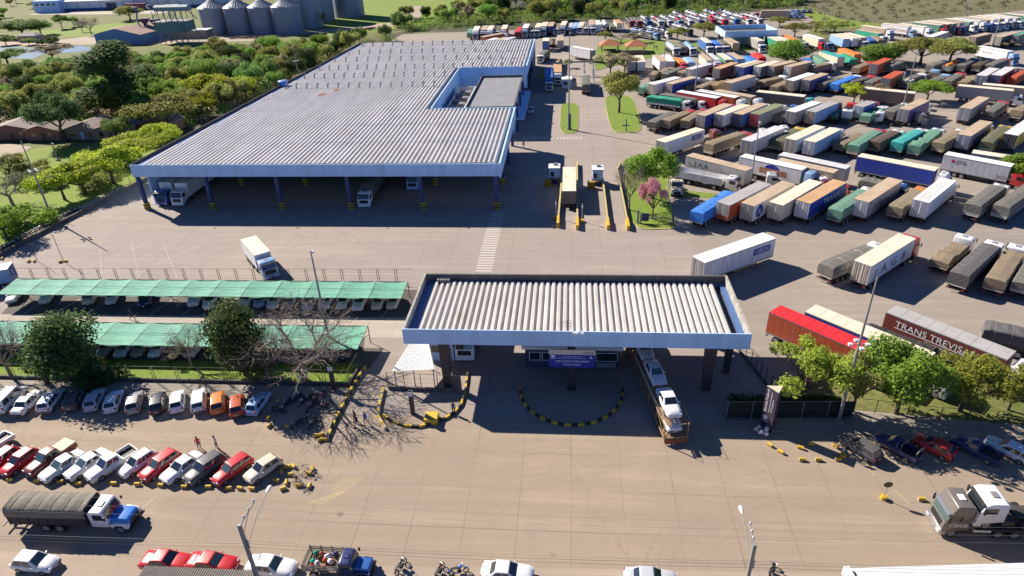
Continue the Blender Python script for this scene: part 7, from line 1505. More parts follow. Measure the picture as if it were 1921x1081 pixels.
def booth(x, y, label):
    t = thing('scale_booth', label, 'booth', (x, y, 0), group='weighbridge booths')
    obj('wall', MB().box(-1.05, 1.05, -1.2, 1.2, 1.0, 3.3), [M_wallsh], t); obj('plinth', MB().box(-1.08, 1.08, -1.25, 1.25, 0, 1.25), [mat('plinth blue', (.03, .04, .16), .7)], t)
    obj('roof', MB().box(-1.2, 1.2, -1.4, 1.4, 3.3, 3.5), [M_white], t); obj('window', MB().box(-.75, -.05, -1.24, -1.19, 1.6, 2.6), [M_glass], t)
    obj('cooling_unit', MB().box(-.2, .6, .3, .9, 3.5, 3.85), [M_steel], t)
    obj('guard_block', MB().box(-2.1, -.6, -3.2, -2.3, 0, 1.5), [mat('ochre guard paint', (.36, .22, .02), .7, .2)], t); obj('railing', MB().tube([(-.5, -2.6, 0), (-.5, -2.6, 1.5), (.9, -2.6, 1.5), (.9, -2.6, 0)], .06, 5), [M_yel], t)
booth(-3.0, 132.6, 'white scale booth with dark plinth in the warehouse shade'); booth(5.9, 131.4, 'white scale booth with dark plinth between the two lanes')
for x, y, lab in ((-2.3, 113.5, 'thin sensor post by the left ramp wall'), (2.5, 112, 'thin sensor post by the middle ramp wall')):
    t = thing('sensor_post', lab, 'post', (x, y, 0)); obj('pole', MB().tube([(0, 0, 0), (0, 0, 3.6)], .05, 6), [M_white], t); obj('signal_head', MB().box(-.12, .12, -.15, .1, 2.7, 3.1), [M_white], t); obj('base_block', MB().box(-.5, .3, -.5, .3, 0, .5), [M_yel], t)
t = thing('information_board', 'dark blue board on posts under the pink tree', 'sign', (13.2, 111.3, 0))
obj('panel', MB().box(-.1, 1.2, -.08, .0, .5, 2.0), [mat('board blue', (.02, .025, .13), .5)], t); obj('post', MB().box(-.9, -.55, -.1, .1, 0, 2.6).box(-.4, -.15, -.1, .1, 0, 1.9), [M_steel], t); obj('arm', MB().box(1.2, 3.4, -.06, .02, .95, 1.15), [M_steel], t)
t = thing('blue_post', 'tall dark blue pylon at the island corner', 'post', (18.8, 111.8, 0)); obj('pylon', MB().box(-.16, .16, -.16, .16, 0, 3.0), [M_bluecol], t); obj('base', MB().box(-.4, .4, -.3, .3, 0, .25), [M_conc], t)
t = thing('cross_post', 'dark signpost shaped like a cross on the tree island', 'sign', (14.4, 168, 0)); obj('pole', MB().box(-.12, .12, -.1, .1, 0, 3.2), [M_bluecol], t); obj('arm', MB().box(-1.1, .9, -.05, .05, 1.5, 1.75), [M_bluecol], t)
t = thing('pylon_sign', 'slim dark pylon sign beneath the mast on the lane island', 'sign', (.1, 170.1, 0)); obj('pylon', MB().box(-.35, .35, -.2, .2, 0, 4.2), [M_bluecol], t); obj('base', MB().box(-.6, .6, -.4, .4, 0, .3), [M_conc], t)

# ================================================================ masts
def mast(label, x, y, h, lz):
    t = thing('light_mast', label, 'mast', (x, y, 0), group='lighting masts of the yard')
    obj('pole', MB().tube([(0, 0, 0), (0, 0, h*.5), (0, 0, h)], [.20, .15, .08], 8), [M_galv], t)
    obj('base', MB().box(-.4, .4, -.4, .4, 0, .3), [M_conc], t)
    z = lz or h-.4
    if lz and lz < 14: obj('bracket', MB().tube([(-.9, 0, z), (.9, 0, z)], .05, 5).tube([(0, -.8, z-.15), (0, .8, z-.15)], .05, 5), [M_galv], t)
    lm = cached('mast lamp', lambda: MB().box(-.22, .22, -.18, .18, -.12, .14).mesh('floodlight', bevel=.04))
    for dx, dy in ((-.85, 0), (.85, 0), (0, -.75), (0, .75)) if lz and lz < 14 else ((.1, .1),): obj('floodlight', lm, [M_white], t, (dx, dy, z-.05))
for a in MASTS: mast(*a)

# ================================================================ yellow blocks
bm1 = cached('yb', lambda: MB().loft([[(x, .25*math.cos(a), .26+.27*math.sin(a)) for a in [2*math.pi*j/12 for j in range(12)]] for x in (-.42, -.38, .38, .42)], 0, True, True).mesh('drum'))
be1 = cached('ye', lambda: MB().loft([[(x, .2*math.cos(a), .26+.21*math.sin(a)) for a in [2*math.pi*j/12 for j in range(12)]] for x in (-.44, .44)], 0, True, False).mesh('drum_core'))
def block(x, y, label, group, rz=None):
    t = thing('concrete_drum', label, 'bollard', (x, y, .046), random.uniform(-.25, .25) if rz is None else rz, group)
    obj('drum', bm1, [M_yel], t, sc=.7); obj('drum_core', be1, [M_conc], t, sc=.7)
ordn = 'first second third fourth fifth sixth seventh eighth ninth tenth eleventh twelfth'.split()
near_car = ['the left red cars', 'the pinkish red hatchback', 'the maroon pickup', 'the white sedans', 'the white double cab pickup', 'the pickup and white hatchback', 'the red estate', 'the white sedan by the off-roader', 'the grey off-roader', 'the bright red estate', 'the red estate and cream car', 'the cream hatchback']
for i, (x, y) in enumerate(BLOCK_ROW): block(x, y, f'yellow concrete drum lying before {near_car[i]}, {ordn[i]} from the left', 'yellow drums before the parked cars')
for i, (x, y) in enumerate(BLOCK_BIKE): block(x, y, f'yellow concrete drum among the bicycles by the cream car, {ordn[i]} of the heap', 'yellow drums around the bicycles', random.uniform(0, 3))
for i, (x, y) in enumerate(BLOCK_KERB): block(x, y, f'yellow concrete drum near the painted tree kerb, {ordn[i]} of the group there', 'yellow drums by the tree kerb', random.uniform(0, 3))
for i, (x, y) in enumerate(BLOCK_RIGHT): block(x, y, f'yellow concrete drum before the dark screened fence, {ordn[i]} of the scattered ones', 'yellow drums right of the canopy', (.9, .8, .5, .1, 1.0, 0, 0, 0)[i]*-1)
for i, (x, y) in enumerate(BLOCK_TRACTOR): block(x, y, f'yellow concrete drum behind the grey tractor, {ordn[i]} from the left', 'yellow drums by the grey tractor', 0)
for i, (x, y) in enumerate(BLOCK_YARD): block(x, y, f'yellow concrete drum at the left yard corner, {ordn[i]} from the left', 'yellow drums in the yard', random.uniform(0, 3))

# ================================================================ pylons and road signs
def pylon(x, y, h, label):
    t = thing('gate_pylon', label, 'pylon', (x, y, 0)); obj('shaft', MB().box(-.22, .22, -.22, .22, 0, h), [M_col], t); obj('light_cap', MB().box(-.24, .24, -.25, .05, h-.55, h), [M_white], t)
pylon(-17.6, 58.0, 3.3, 'dark brown pylon with white cap on the arc kerb island'); pylon(-65.2, 61.9, 3.9, 'dark brown pylon with white cap at the left lawn fence'); pylon(-28.2, 62.1, 3.5, 'dark brown pylon with white cap by the bare tree')
t = thing('totem_sign', 'three sided dark totem sign with white lettering by the canopy', 'sign', (21.7, 56.9, 0), rad(-6))
obj('shaft', MB().prism_z([(-.75, .35), (.25, -.7), (.85, .5)], 0, 5.6), [mat('totem brown', (.07, .055, .075), .5, .1)], t)
obj('cap', MB().prism_z([(-.77, .37), (.25, -.73), (.88, .52)], 5.6, 5.66), [mat('totem cap', (.6, .55, .4), .6)], t)
d = Vector((1.0, -1.05, 0)).normalized(); nn = Vector((-.724, -.69, 0))
for txt, s_, off, z0, wd in (('Receita Federal', .40, .22, 2.4, 2.9), ('Porto Seco Rodoviário', .22, .62, 2.6, 2.6), ('de Uruguaiana', .22, .9, 2.7, 1.7)):
    p = Vector((-.75, .35, z0))+d*(off+.2)+nn*.012
    lettering(txt, s_, t, Matrix(((0, -d.x, nn.x, p.x), (0, -d.y, nn.y, p.y), (1, 0, 0, p.z), (0, 0, 0, 1))), M_w, 'lettering', wd)
p0 = Vector((-.75, .35, 0))+d*.5+nn*.013
obj('emblem', MB().add([tuple(p0+d*(.28*math.cos(a))+Vector((0, 0, 1.75+.28*math.sin(a)))) for a in [2*math.pi*j/10 for j in range(10)]], [tuple(range(10))]).add([tuple(p0+d*u+Vector((0, 0, z))) for u, z in ((-.35, 1.32), (.45, 1.32), (.45, 1.38), (-.35, 1.38))], [(0, 1, 2, 3)]), [M_w], t)
t = thing('flower_heap', 'heap of pale wrapped bundles at the foot of the totem', 'bundles', (20.9, 56.2, 0))
for i in range(9): obj('bundle', cached('bund', lambda: MB().loft([[(r*math.cos(a), r*math.sin(a), z) for a in [2*math.pi*j/7 for j in range(7)]] for z, r in ((0, .2), (.2, .26), (.38, .1))], 0, True, True).mesh('bundle')), [paint(('pale grey', 'white', 'cream')[i % 3])], t, (random.uniform(-.6, .6), random.uniform(-.4, .4), random.uniform(.15, .6)))
def road_sign(x, y, label, shape):
    t = thing('road_sign', label, 'sign', (x, y, 0)); obj('pole', MB().tube([(0, 0, 0), (0, 0, 1.9)], .04, 6), [M_galv], t)
    obj('base', MB().loft([[(.3*math.cos(a), .3*math.sin(a), z) for a in [2*math.pi*j/12 for j in range(12)]] for z in (0, .45)], 0, True, True), [M_yel], t)
    obj('sign_plate', MB().loft([[(.42*math.cos(a), yy, 1.95+.36*math.sin(a)) for a in [2*math.pi*j/16 for j in range(16)]] for yy in (-.06, -.04)], 0) if shape else MB().box(-.3, .3, -.06, -.04, 1.5, 2.1), [mat('sign back', (.10, .07, .06), .6)], t)
road_sign(30.15, 47.5, 'dark round road sign on a yellow base in the street', 1); road_sign(28.3, 53.0, 'road sign on a yellow base beside the grey estate', 0)
for x, y, lab in ((BLOCK_YARD[2][0], BLOCK_YARD[2][1], 'barrier pole standing by the yard drums, left one'), (BLOCK_YARD[4][0], BLOCK_YARD[4][1], 'barrier pole standing by the yard drums, right one')):
    t = thing('barrier_pole', lab, 'barrier', (x+.3, y+.3, 0)); obj('pole', MB().tube([(0, 0, 0), (0, 0, 5.2)], .045, 5), [M_darksteel], t); obj('cross_bar', MB().tube([(-.5, 0, 3.2), (.5, .2, 3.2)], .03, 4), [M_darksteel], t)

# ================================================================ utility poles and wires
def upole(x, y, h, arm, lamp, label):
    t = thing('utility_pole', label, 'utility pole', (x, y, 0))
    obj('pole', MB().box(-.16, .16, -.13, .13, 0, h*.5).box(-.13, .13, -.11, .11, h*.5, h), [M_galv], t)
    a = Vector(arm)
    obj('cross_arm', MB().tube([(0, 0, h-.15), (a.x, a.y, h-.1)], .06, 5).tube([(0, 0, h-1.3), (a.x*.6, a.y*.6, h-.15)], .03, 4), [M_steel], t)
    im = cached('insul', lambda: MB().loft([[(r*math.cos(q), r*math.sin(q), z) for q in [2*math.pi*j/8 for j in range(8)]] for z, r in ((0, .05), (.06, .1), (.12, .06), (.18, .1), (.25, .04))], 0, True, True).mesh('insulator'))
    for k in (.3, .62, .98): obj('insulator', im, [M_white], t, (a.x*k, a.y*k, h-.08))
    l = Vector(lamp)
    obj('lamp_arm', MB().tube([(.1, .1, h-2.4), (l.x*.5, l.y*.5, l.z-.25), (l.x, l.y, l.z)], .035, 5), [M_galv], t)
    obj('lamp_head', MB().loft([[(l.x+r*math.cos(q), l.y+v, l.z+r*.5*math.sin(q)) for q in [2*math.pi*j/8 for j in range(8)]] for v, r in ((-.1, .06), (.15, .16), (.55, .2), (.75, .08))], 0, True, True), [M_white], t)
    obj('rack', MB().box(.13, .2, -.05, .05, h-2.6, h-1.7).box(.2, .3, -.04, .04, h-2.5, h-2.4).box(.2, .3, -.04, .04, h-2.2, h-2.1).box(.2, .3, -.04, .04, h-1.9, h-1.8), [M_steel], t)
upole(-24.8, 33.2, 10, (.15, 2.4, 0), (0, 4.6, 8.6), 'grey concrete utility pole with street lamp at bottom left')
upole(13.5, 33.3, 10, (.1, 1.9, 0), (.2, 4.1, 8.6), 'pale concrete utility pole with street lamp at bottom right')
def wire(name, label, pts, r=.014, m=M_darksteel, sag=.35):
    P_ = []
    for a, b in zip(pts[:-1], pts[1:]):
        a, b = Vector(a), Vector(b)
        for i in range(16): t = i/16; P_.append(a.lerp(b, t)-Vector((0, 0, sag*4*t*(1-t))))
    P_.append(Vector(pts[-1]))
    tag(obj(name, MB().tube(P_, r, 4), [m]), label, 'wire', 'overhead street wires')
for i, (k, nm_) in enumerate(((.3, 'near'), (.62, 'middle'), (.98, 'far'))):
    wire('power_line', f'thin overhead power line on the cross arms, {nm_} one of three', [(-63, 33.2+2.4*k, 9.9), (-24.8+.15*k, 33.2+2.4*k, 10.15), (13.5+.1*k, 33.3+1.9*k, 10.15), (52, 34.6+2.2*k, 10)], .009, M_galv)
for i, z in enumerate((8.2, 7.9, 7.5)):
    wire('service_cable', f'overhead cable below the street lamps, {("upper", "middle", "lower")[i]} one', [(-63, 33.2, z-.1), (-24.55, 33.2, z), (13.75, 33.3, z), (52, 34.6, z)], .012, M_galv if i == 0 else M_darksteel)

# ================================================================ foreground roofs
M_tile = mat('ribbed grey cement roof', (.24, .22, .19), .9, .25, 1.5, dirt=(.12, .11, .09), dirt_amt=.6)
t = thing('foreground_house', 'grey ribbed roof edge at the bottom left of the frame', 'building', (-29.5, 30.2, 0))
obj('wall', MB().box(-4.2, 4.2, -2.6, 2.6, 0, 4.3), [M_conc], t)
m = MB()
for i in range(46):
    x = -4.7+i*.205; z0, z1 = 4.45, 4.95
    m.loft([[(x, 3.15, z0), (x+.05, 3.15, z0+.06), (x+.15, 3.15, z0+.06), (x+.2, 3.15, z0)], [(x, -3, z1), (x+.05, -3, z1+.06), (x+.15, -3, z1+.06), (x+.2, -3, z1)]], 0, False, False, False)
obj('roof', m, [M_tile], t)
t = thing('foreground_shop', 'long white roof slab at the bottom right of the frame', 'building', (30, 33.4, 0), rad(4.9))
obj('wall', MB().box(-7.6, 12, -3, 3.0, 0, 4.2), [M_conc], t)
m = MB()
for i in range(6): m.box(-7.7, 12.5, 3.3-(i+1)*.7, 3.3-i*.7-.03, 4.42+.03*i, 4.5+.03*i)
obj('roof', m, [mat('white roof sheets', (.72, .72, .72), .6, .06, .4, dirt=(.5, .5, .48), dirt_amt=.4)], t)
obj('parapet', MB().box(-8.2, -7.75, -3.2, 3.2, 4.0, 4.85), [M_white], t)

# ================================================================ far buildings
def hip(m, w, d, z0, z1, ov=.5, rid=.0, k=0):
    a = [(-w-ov, -d-ov, z0), (w+ov, -d-ov, z0), (w+ov, d+ov, z0), (-w-ov, d+ov, z0)]
    r = [(-rid, 0, z1), (rid, 0, z1)]
    m.add(a+r, [(0, 1, 5, 4), (1, 2, 5), (2, 3, 4, 5), (3, 0, 4), (3, 2, 1, 0)], k)
M_terra = mat('terracotta tiles', (.42, .16, .07), .85, .25, 1.5)
for x, y, lab in ((15.7, 277, 'open pavilion with orange hip roof, left one'), (25.6, 274, 'open pavilion with orange hip roof, right one')):
    t = thing('pavilion', lab, 'pavilion', (x, y, 0), group='tiled pavilions')
    m = MB(); hip(m, 3.6, 3.2, 2.6, 4.6, .6, .8); obj('roof', m, [M_terra], t)
    for sx in (-1, 1):
        for sy in (-1, 1): obj('post', cached('pavp', lambda: MB().box(-.15, .15, -.15, .15, 0, 2.65).mesh('post')), [M_conc], t, (sx*3.2, sy*2.8, 0))
    obj('bench', MB().box(-2.5, 2.5, -.6, .6, .4, .8), [M_wood], t)
t = thing('garden_wall', 'low brown wall in front of the right pavilion', 'wall', (24.3, 268.8, 0)); obj('wall', MB().box(-4.6, 4.8, -.2, .2, 0, 1.6), [mat('brown render', (.28, .17, .12), .9, .2)], t); obj('coping', MB().box(-4.7, 4.9, -.3, .3, 1.6, 1.75), [M_conc], t)
t = thing('far_canopy', 'small white canopy on dark columns behind the far lorries', 'canopy', (70, 286, 0), rad(3))
obj('fascia', MB().box(-10.4, 9.8, -7.2, -6.9, 3.9, 6.2).box(-10.4, -10.1, -6.9, 8, 3.9, 6.2).box(9.5, 9.8, -6.9, 8, 3.9, 6.2).box(-10.1, 9.5, 7.7, 8, 3.9, 6.2), [M_wallsh], t)
m = MB(); ribs(m, -10, 9.4, -6.8, 7.6, 4.4, .95, .25); obj('roof', m, [M_dark], t)
for x in (-9.2, -7.5, 6.5, 8.5): obj('column', cached('fcc', lambda: MB().box(-.35, .35, -.35, .35, 0, 4.3).mesh('column')), [M_bluecol], t, (x, -5, 0)); obj('column', cached('fcc', None), [M_bluecol], t, (x, 6, 0))
obj('cabin', MB().box(-5, 6, -1, 5, 0, 3.2), [M_wallsh], t)
t = thing('weighbridge_gate', 'grey exit weighbridge frame with white gateposts', 'gate', (4.0, 226, 0))
for x in (-4.2, .9, 3.9): obj('post', cached('wgp', lambda: MB().box(-.2, .2, -.2, .2, 0, 4.4).mesh('post')), [M_white], t, (x, 8, 0)); obj('post', cached('wgp', None), [M_white], t, (x, -2, 0))
obj('frame', MB().box(-4.3, 4.0, 7.8, 8.2, 4.3, 4.8).box(-4.3, -4.0, -2, 8, .1, .9).box(.7, 1.0, -2, 8, .1, .9), [M_galv], t)
t = thing('lane_booth', 'white guard booth by the far weighbridge gate', 'booth', (-.9, 217.5, 0)); obj('wall', MB().box(-1.5, 1.5, -2, 2, 0, 2.7), [M_wallsh], t); obj('roof', MB().box(-1.7, 1.7, -2.2, 2.2, 2.7, 2.95), [M_white], t); obj('window', MB().box(-1, 1, -2.05, -2, 1.2, 2.1), [M_glass], t)

# silos
M_silo = None
def silo_mat():
    m_, t_, b_ = nodes('corrugated galvanised silo')
    v = objvec(t_, True); n = nz(t_, v, .5, 5)
    c = mix(t_, n.outputs[0], (.17, .20, .26), (.27, .30, .36)); lk(t_, c, b_.inputs['Base Color']); b_.inputs['Metallic'].default_value = .25; b_.inputs['Roughness'].default_value = .5  # bluish shade on the silos is mixed into the sheet colour
    tc = t_.nodes.new('ShaderNodeTexCoord'); sx = t_.nodes.new('ShaderNodeSeparateXYZ'); lk(t_, tc.outputs['Object'], sx.inputs[0])
    bump(t_, b_, mth(t_, 'PINGPONG', sx.outputs[2], .16), .5, .08)
    return m_
M_silo = silo_mat()
def silo(x, y, r, h, label, staves=False):
    t = thing('grain_silo', label, 'silo', (x, y, 0), group='grain silos')
    n = 48; m = MB(); rings = []
    k = int(h/.9)
    for i in range(k+1):
        z = h*i/k
        rings.append([((r+(.05 if j % 2 else 0)*(1.0 if staves else .2))*math.cos(2*math.pi*j/n), (r+(.05 if j % 2 else 0)*(1.0 if staves else .2))*math.sin(2*math.pi*j/n), z) for j in range(n)])
    obj('wall', m.loft(rings, 0, True, False), [M_silo], t)
    rf = MB().loft([[(rr*math.cos(2*math.pi*j/24), rr*math.sin(2*math.pi*j/24), z) for j in range(24)] for z, rr in ((h-.02, r+.25), (h+r*.5, .7), (h+r*.55, .6))], 0, True, False)
    for j in range(24): a = 2*math.pi*j/24; rf.tube([((r+.2)*math.cos(a), (r+.2)*math.sin(a), h+.08), (.75*math.cos(a), .75*math.sin(a), h+r*.5+.08)], .07, 4)
    obj('roof', rf, [M_silo], t)
    obj('roof_hatch', MB().box(-.9, .9, -r-.1, -r+1.2, h+.1, h+.7), [M_white], t); obj('ladder', MB().tube([(-r*.95, -r*.35, 0), (-r*.95, -r*.35, h)], .12, 4), [M_white], t)
for x, y, r, h, lab, st in ((-181.0, 350, 7.0, 12.2, 'leftmost corrugated grain silo with cone roof', 0), (-167.2, 348.5, 6.8, 12.2, 'second corrugated grain silo from the left', 0), (-154.2, 347.5, 6.6, 12.2, 'third corrugated grain silo from the left', 0), (-141.0, 345.5, 7.0, 12.4, 'nearest corrugated grain silo right of the third', 0),
    (-137.5, 362, 8.2, 19, 'tall ribbed grain silo behind the nearest one', 1), (-139, 385, 8.5, 23, 'big dark grain silo second from the right', 0), (-126.0, 400, 8.5, 23, 'big grain silo at the right end of the group', 0)): silo(x, y, r, h, lab, st)
t = thing('grain_shed', 'gable shed with dark blue wall and brown roof by the silos', 'shed', (-214, 333, 0), rad(-8))
W_, D_ = 12.8, 13.5
obj('wall', MB().prism_y([(-W_, 0), (W_, 0), (W_, 4.6), (0, 7.2), (-W_, 4.6)], -D_, D_), [mat('blue sheet wall', (.12, .22, .42), .6, .15, .5, rib=(0, .5))], t)
m = MB()
for sx in (-1, 1): m.add([(sx*(W_+.5), -D_-.4, 4.62), (0, -D_-.4, 7.32), (0, D_+.4, 7.32), (sx*(W_+.5), D_+.4, 4.62)], [(0, 1, 2, 3)])
obj('roof', m, [mat('rusty roof', (.33, .22, .17), .9, .25, .4, dirt=(.2, .11, .07), dirt_amt=.6)], t)
obj('duct', MB().tube([(5, -2, 6.2), (2, 0, 8.5), (0, 4, 13), (-1.6, 5, 14)], [.4, .4, .5, .6], 7).box(-3, -.5, 4.2, 6.2, 13.4, 14.6), [M_steel], t); obj('hopper', MB().loft([[(3-s_, 4-s_, z), (3+s_, 4-s_, z), (3+s_, 4+s_, z), (3-s_, 4+s_, z)] for z, s_ in ((6.8, .6), (9.4, 2.0))], 0).loft([[(8-s_, 5-s_, z), (8+s_, 5-s_, z), (8+s_, 5+s_, z), (8-s_, 5+s_, z)] for z, s_ in ((6.0, .6), (9.0, 2.0))], 0), [mat('hopper purple grey', (.08, .07, .12), .7)], t)
t = thing('grain_elevator', 'teal grain elevator gallery on steel legs beside the silos', 'elevator', (-187, 322, 0), rad(-4))
teal = mat('weathered teal sheet', (.12, .22, .22), .7, .2, .5)
obj('gallery', MB().prism_x([(-2, 14.2), (2, 14.2), (2, 16.0), (0, 16.8), (-2, 16.0)], -7.5, 9.5), [mat('grey teal gallery', (.22, .30, .32), .7, .15)], t); obj('bin_house', MB().box(-8, 7, -4, 5, 5.2, 9.4), [teal], t); obj('bin_roof', MB().box(-8.4, 7.4, -4.4, 5.4, 9.4, 9.8), [M_galv], t)
for i in range(6):
    for y in (-3.6, 4.6): obj('leg', cached('elg', lambda: MB().tube([(0, 0, 0), (0, 0, 14.4)], .17, 5).mesh('leg')), [M_steel], t, (-7.6+i*3, y, 0))
m = MB()
for i in range(5): m.tube([(-7.6+i*3, -3.6, .5), (-4.6+i*3, -3.6, 5)], .1, 4).tube([(-4.6+i*3, -3.6, .5), (-7.6+i*3, -3.6, 5)], .1, 4).tube([(-7.6+i*3, -3.6, 9.6), (-4.6+i*3, -3.6, 14)], .1, 4)
obj('brace', m, [M_steel], t)
t = thing('elevator_tower', 'slender lattice tower with guy struts beside the elevator', 'tower', (-202, 348, 0))
m = MB()
for sx in (-1, 1):
    for sy in (-1, 1): m.tube([(sx*1.2, sy*1.2, 0), (sx*.9, sy*.9, 26)], .14, 4)
for i in range(12): z = i*2.1; m.tube([(-1.2, -1.2, z), (1.2, -1.2, z+2.1)], .08, 4).tube([(1.2, -1.2, z), (-1.2, -1.2, z+2.1)], .08, 4).tube([(-1.2, 1.2, z), (-1.2, -1.2, z+2.1)], .08, 4)
obj('lattice', m, [M_steel], t); obj('strut', MB().tube([(0, 0, 20), (16, -6, 8)], .25, 5).tube([(0, 0, 19), (-13, -2, 5)], .2, 5), [M_steel], t)
t = thing('low_store', 'low grey store with pale roof between shed and silos', 'shed', (-190, 336, 0)); obj('wall', MB().box(-7, 12, -3, 3, 0, 3.6), [M_conc], t); obj('roof', MB().box(-7.4, 12.4, -3.4, 3.4, 3.6, 3.9), [M_white], t)
def logs(x, y, n, L, rz, label):
    t = thing('timber_pile', label, 'timber pile', (x, y, 0), rz); m = MB(); rg = random.Random(n)
    for i in range(n):
        xx = rg.uniform(0, L); m.tube([(xx, rg.uniform(-.6, .6), .2+rg.random()*.9), (xx+rg.uniform(2, 4), rg.uniform(-.9, .9), .2+rg.random()*.9)], rg.uniform(.12, .25), 5)
    obj('timber', m, [mat('old timber', (.25, .17, .12), .9, .35, 2)], t)
logs(-165, 329, 60, 22, .0, 'long low pile of reddish timber before the silos'); logs(-110, 338, 50, 14, .75, 'pile of timber on the grass right of the silos')
t = thing('far_depot', 'long white depot with blue base and office at the far left', 'building', (-300, 472, 0), rad(2))
obj('wall', MB().box(-44, 60, -8, 30, 0, 6.2), [mat('white sheet wall', (.62, .65, .72), .6, .06, .4, rib=(0, 4.0))], t); obj('base_band', MB().box(-44.05, 60.05, -8.06, -8, .05, 1.7), [mat('blue band', (.03, .07, .28), .6)], t)
m = MB().add([(-45, -8.6, 6.2), (61, -8.6, 6.2), (61, 12, 9.5), (-45, 12, 9.5)], [(0, 1, 2, 3)]); obj('roof', m, [mat('pale cream roof', (.66, .62, .56), .7, .1)], t)
for i in range(13): obj('pilaster', cached('pil', lambda: MB().box(-.15, .15, -8.14, -8.0, 0, 6.2).mesh('pilaster')), [M_steel], t, (-42+i*8, 0, 0))
obj('door', MB().box(-14, -7, -8.1, -8.0, 0, 4.6), [mat('dark door', (.05, .055, .11), .6)], t)
ofc = obj('office_wing', MB().box(-62, -44.1, -13, 10, 0, 7.4), [M_wallsh], t)
for i in range(4): obj('window', cached('dw', lambda: MB().box(-1.1, 1.1, -.06, .0, 0, 1.1).mesh('window')), [M_glass], t, (-59+i*4, -13, 4.6))
truck(('Z', 'b', -297, 459, 92, 14, 4.1, 'maroon', 'maroon', 'maroon', 'white', ''), 'maroon box lorry parked before the far white depot', 'lorries at the far depot')
truck(('Z', 't', -268, 456, 95, 10, 3.1, 'white', 'white', 'white', 'white', ''), 'white lorry at the right end of the far depot', 'lorries at the far depot')
t = thing('pond_house', 'small pinkish hut under trees beside the pond', 'house', (-274, 337, 0)); obj('wall', MB().box(-5, 5, -3, 3, 0, 3), [mat('pink render', (.40, .30, .30), .9, .15)], t); m = MB(); hip(m, 5, 3, 3, 4.2, .5, 3); obj('roof', m, [M_conc], t); obj('window', MB().box(-1, 1, -3.05, -3, 1, 2.1), [M_glass], t)
# brick houses on the left
M_brick = mat('reddish brick', (.26, .12, .08), .9, .25, 2.0); M_oldroof = mat('old fibre cement roof', (.28, .23, .21), .9, .3, .8, dirt=(.14, .10, .08), dirt_amt=.7)
for x, y, w_, d_, rz, lab, wm in ((-152, 171, 6.5, 4.5, .1, 'leftmost brick house with sloping grey roof', M_brick), (-141.5, 169.5, 5.0, 4.0, 0, 'brick house with broad pale gable roof', M_brick), (-130.5, 170.5, 5.0, 4.5, -.05, 'house with greyish hipped roof right of the dark tree', mat('brown plaster', (.24, .17, .13), .9, .2)), (-122.5, 169.5, 4.6, 4.0, .05, 'house with tan gable wall and two windows', mat('tan plaster', (.33, .21, .15), .9, .2)), (-112.5, 174, 4.5, 3.5, 0, 'low house half hidden by the olive dome tree', M_brick)):
    t = thing('brick_house', lab, 'house', (x, y, 0), rz)
    obj('wall', MB().prism_y([(-w_, 0), (w_, 0), (w_, 2.7), (0, 4.1), (-w_, 2.7)], -d_, d_), [wm], t)
    m = MB()
    for sx in (-1, 1): m.loft([[(sx*(w_+.5), -d_-.6, 2.62), (0, -d_-.6, 4.2), (0, -d_-.6, 4.28), (sx*(w_+.5), -d_-.6, 2.7)], [(sx*(w_+.5), d_+.6, 2.62), (0, d_+.6, 4.2), (0, d_+.6, 4.28), (sx*(w_+.5), d_+.6, 2.7)]], 0)
    obj('roof', m, [M_oldroof], t)
    for xx in (-w_*.5, w_*.45): obj('window', cached('hw', lambda: MB().box(-.6, .6, -.06, 0, 1.0, 2.1).mesh('window')), [M_glass], t, (xx, -d_, 0))
    obj('door', cached('hd', lambda: MB().box(-.45, .45, -.06, 0, 0, 2.0).mesh('door')), [paint('light blue') if x < -125 and x > -135 else M_wood], t, (.2, -d_, 0))

# ================================================================ vegetation
LEAF = {'L_dark': L_dark, 'L_mid': L_mid, 'L_olive': L_olive, 'L_lime': L_lime, 'L_fresh': L_fresh, 'L_brown': L_brown, 'L_pink': L_pink, 'L_mix': L_mix, 'L_shady': L_shady, '': L_twig}
NAMES = {'round': 'round_tree', 'umbrella': 'umbrella_tree', 'broad': 'broadleaf_tree', 'tall': 'tall_tree', 'loose': 'open_crown_tree', 'bush': 'bush', 'twiggy': 'bare_tree'}
for kind, lf, x, y, sc, lab in TREES:
    tree(kind, LEAF[lf], (x, y), (sc[0], sc[0], sc[1]), lab, None, NAMES[kind.split('_')[0]], M_barkg if kind[:2] == 'tw' else None, cat='bush' if kind[:4] == 'bush' else 'tree')
WK = [('broad_1', L_mid, 'mid green broadleaf tree'), ('broad_2', L_shady, 'deep green broadleaf tree'), ('broad_3', L_olive, 'olive broadleaf tree'), ('umbrella_1', L_olive, 'olive flat crowned tree'), ('loose_1', L_brown, 'greyish brown open crowned tree'), ('round_2', L_dark, 'dark dense tree'), ('broad_1', L_mid, 'mid green broadleaf tree'), ('umbrella_2', L_mid, 'green flat crowned tree'), ('broad_2', L_olive, 'olive broadleaf tree')]
for lst, place, lo, hi in ((WOOD_LEFT, 'in the wood left of the warehouse', .85, 1.3), (WOOD_FAR, 'in the tree line behind the far lorries', .9, 1.45), (WOOD_MEADOW, 'by the far meadow at the top left', .8, 1.2)):
    for x, y in lst:
        k, lf, lab = random.choice(WK); s_ = random.uniform(lo, hi)*(.8 if y > 300 and x < -60 else 1)
        tree(k, lf, (x, y), (s_, s_, s_*random.uniform(.85, 1.15)), lab+' '+place, lab+'s '+place, NAMES[k.split('_')[0]])
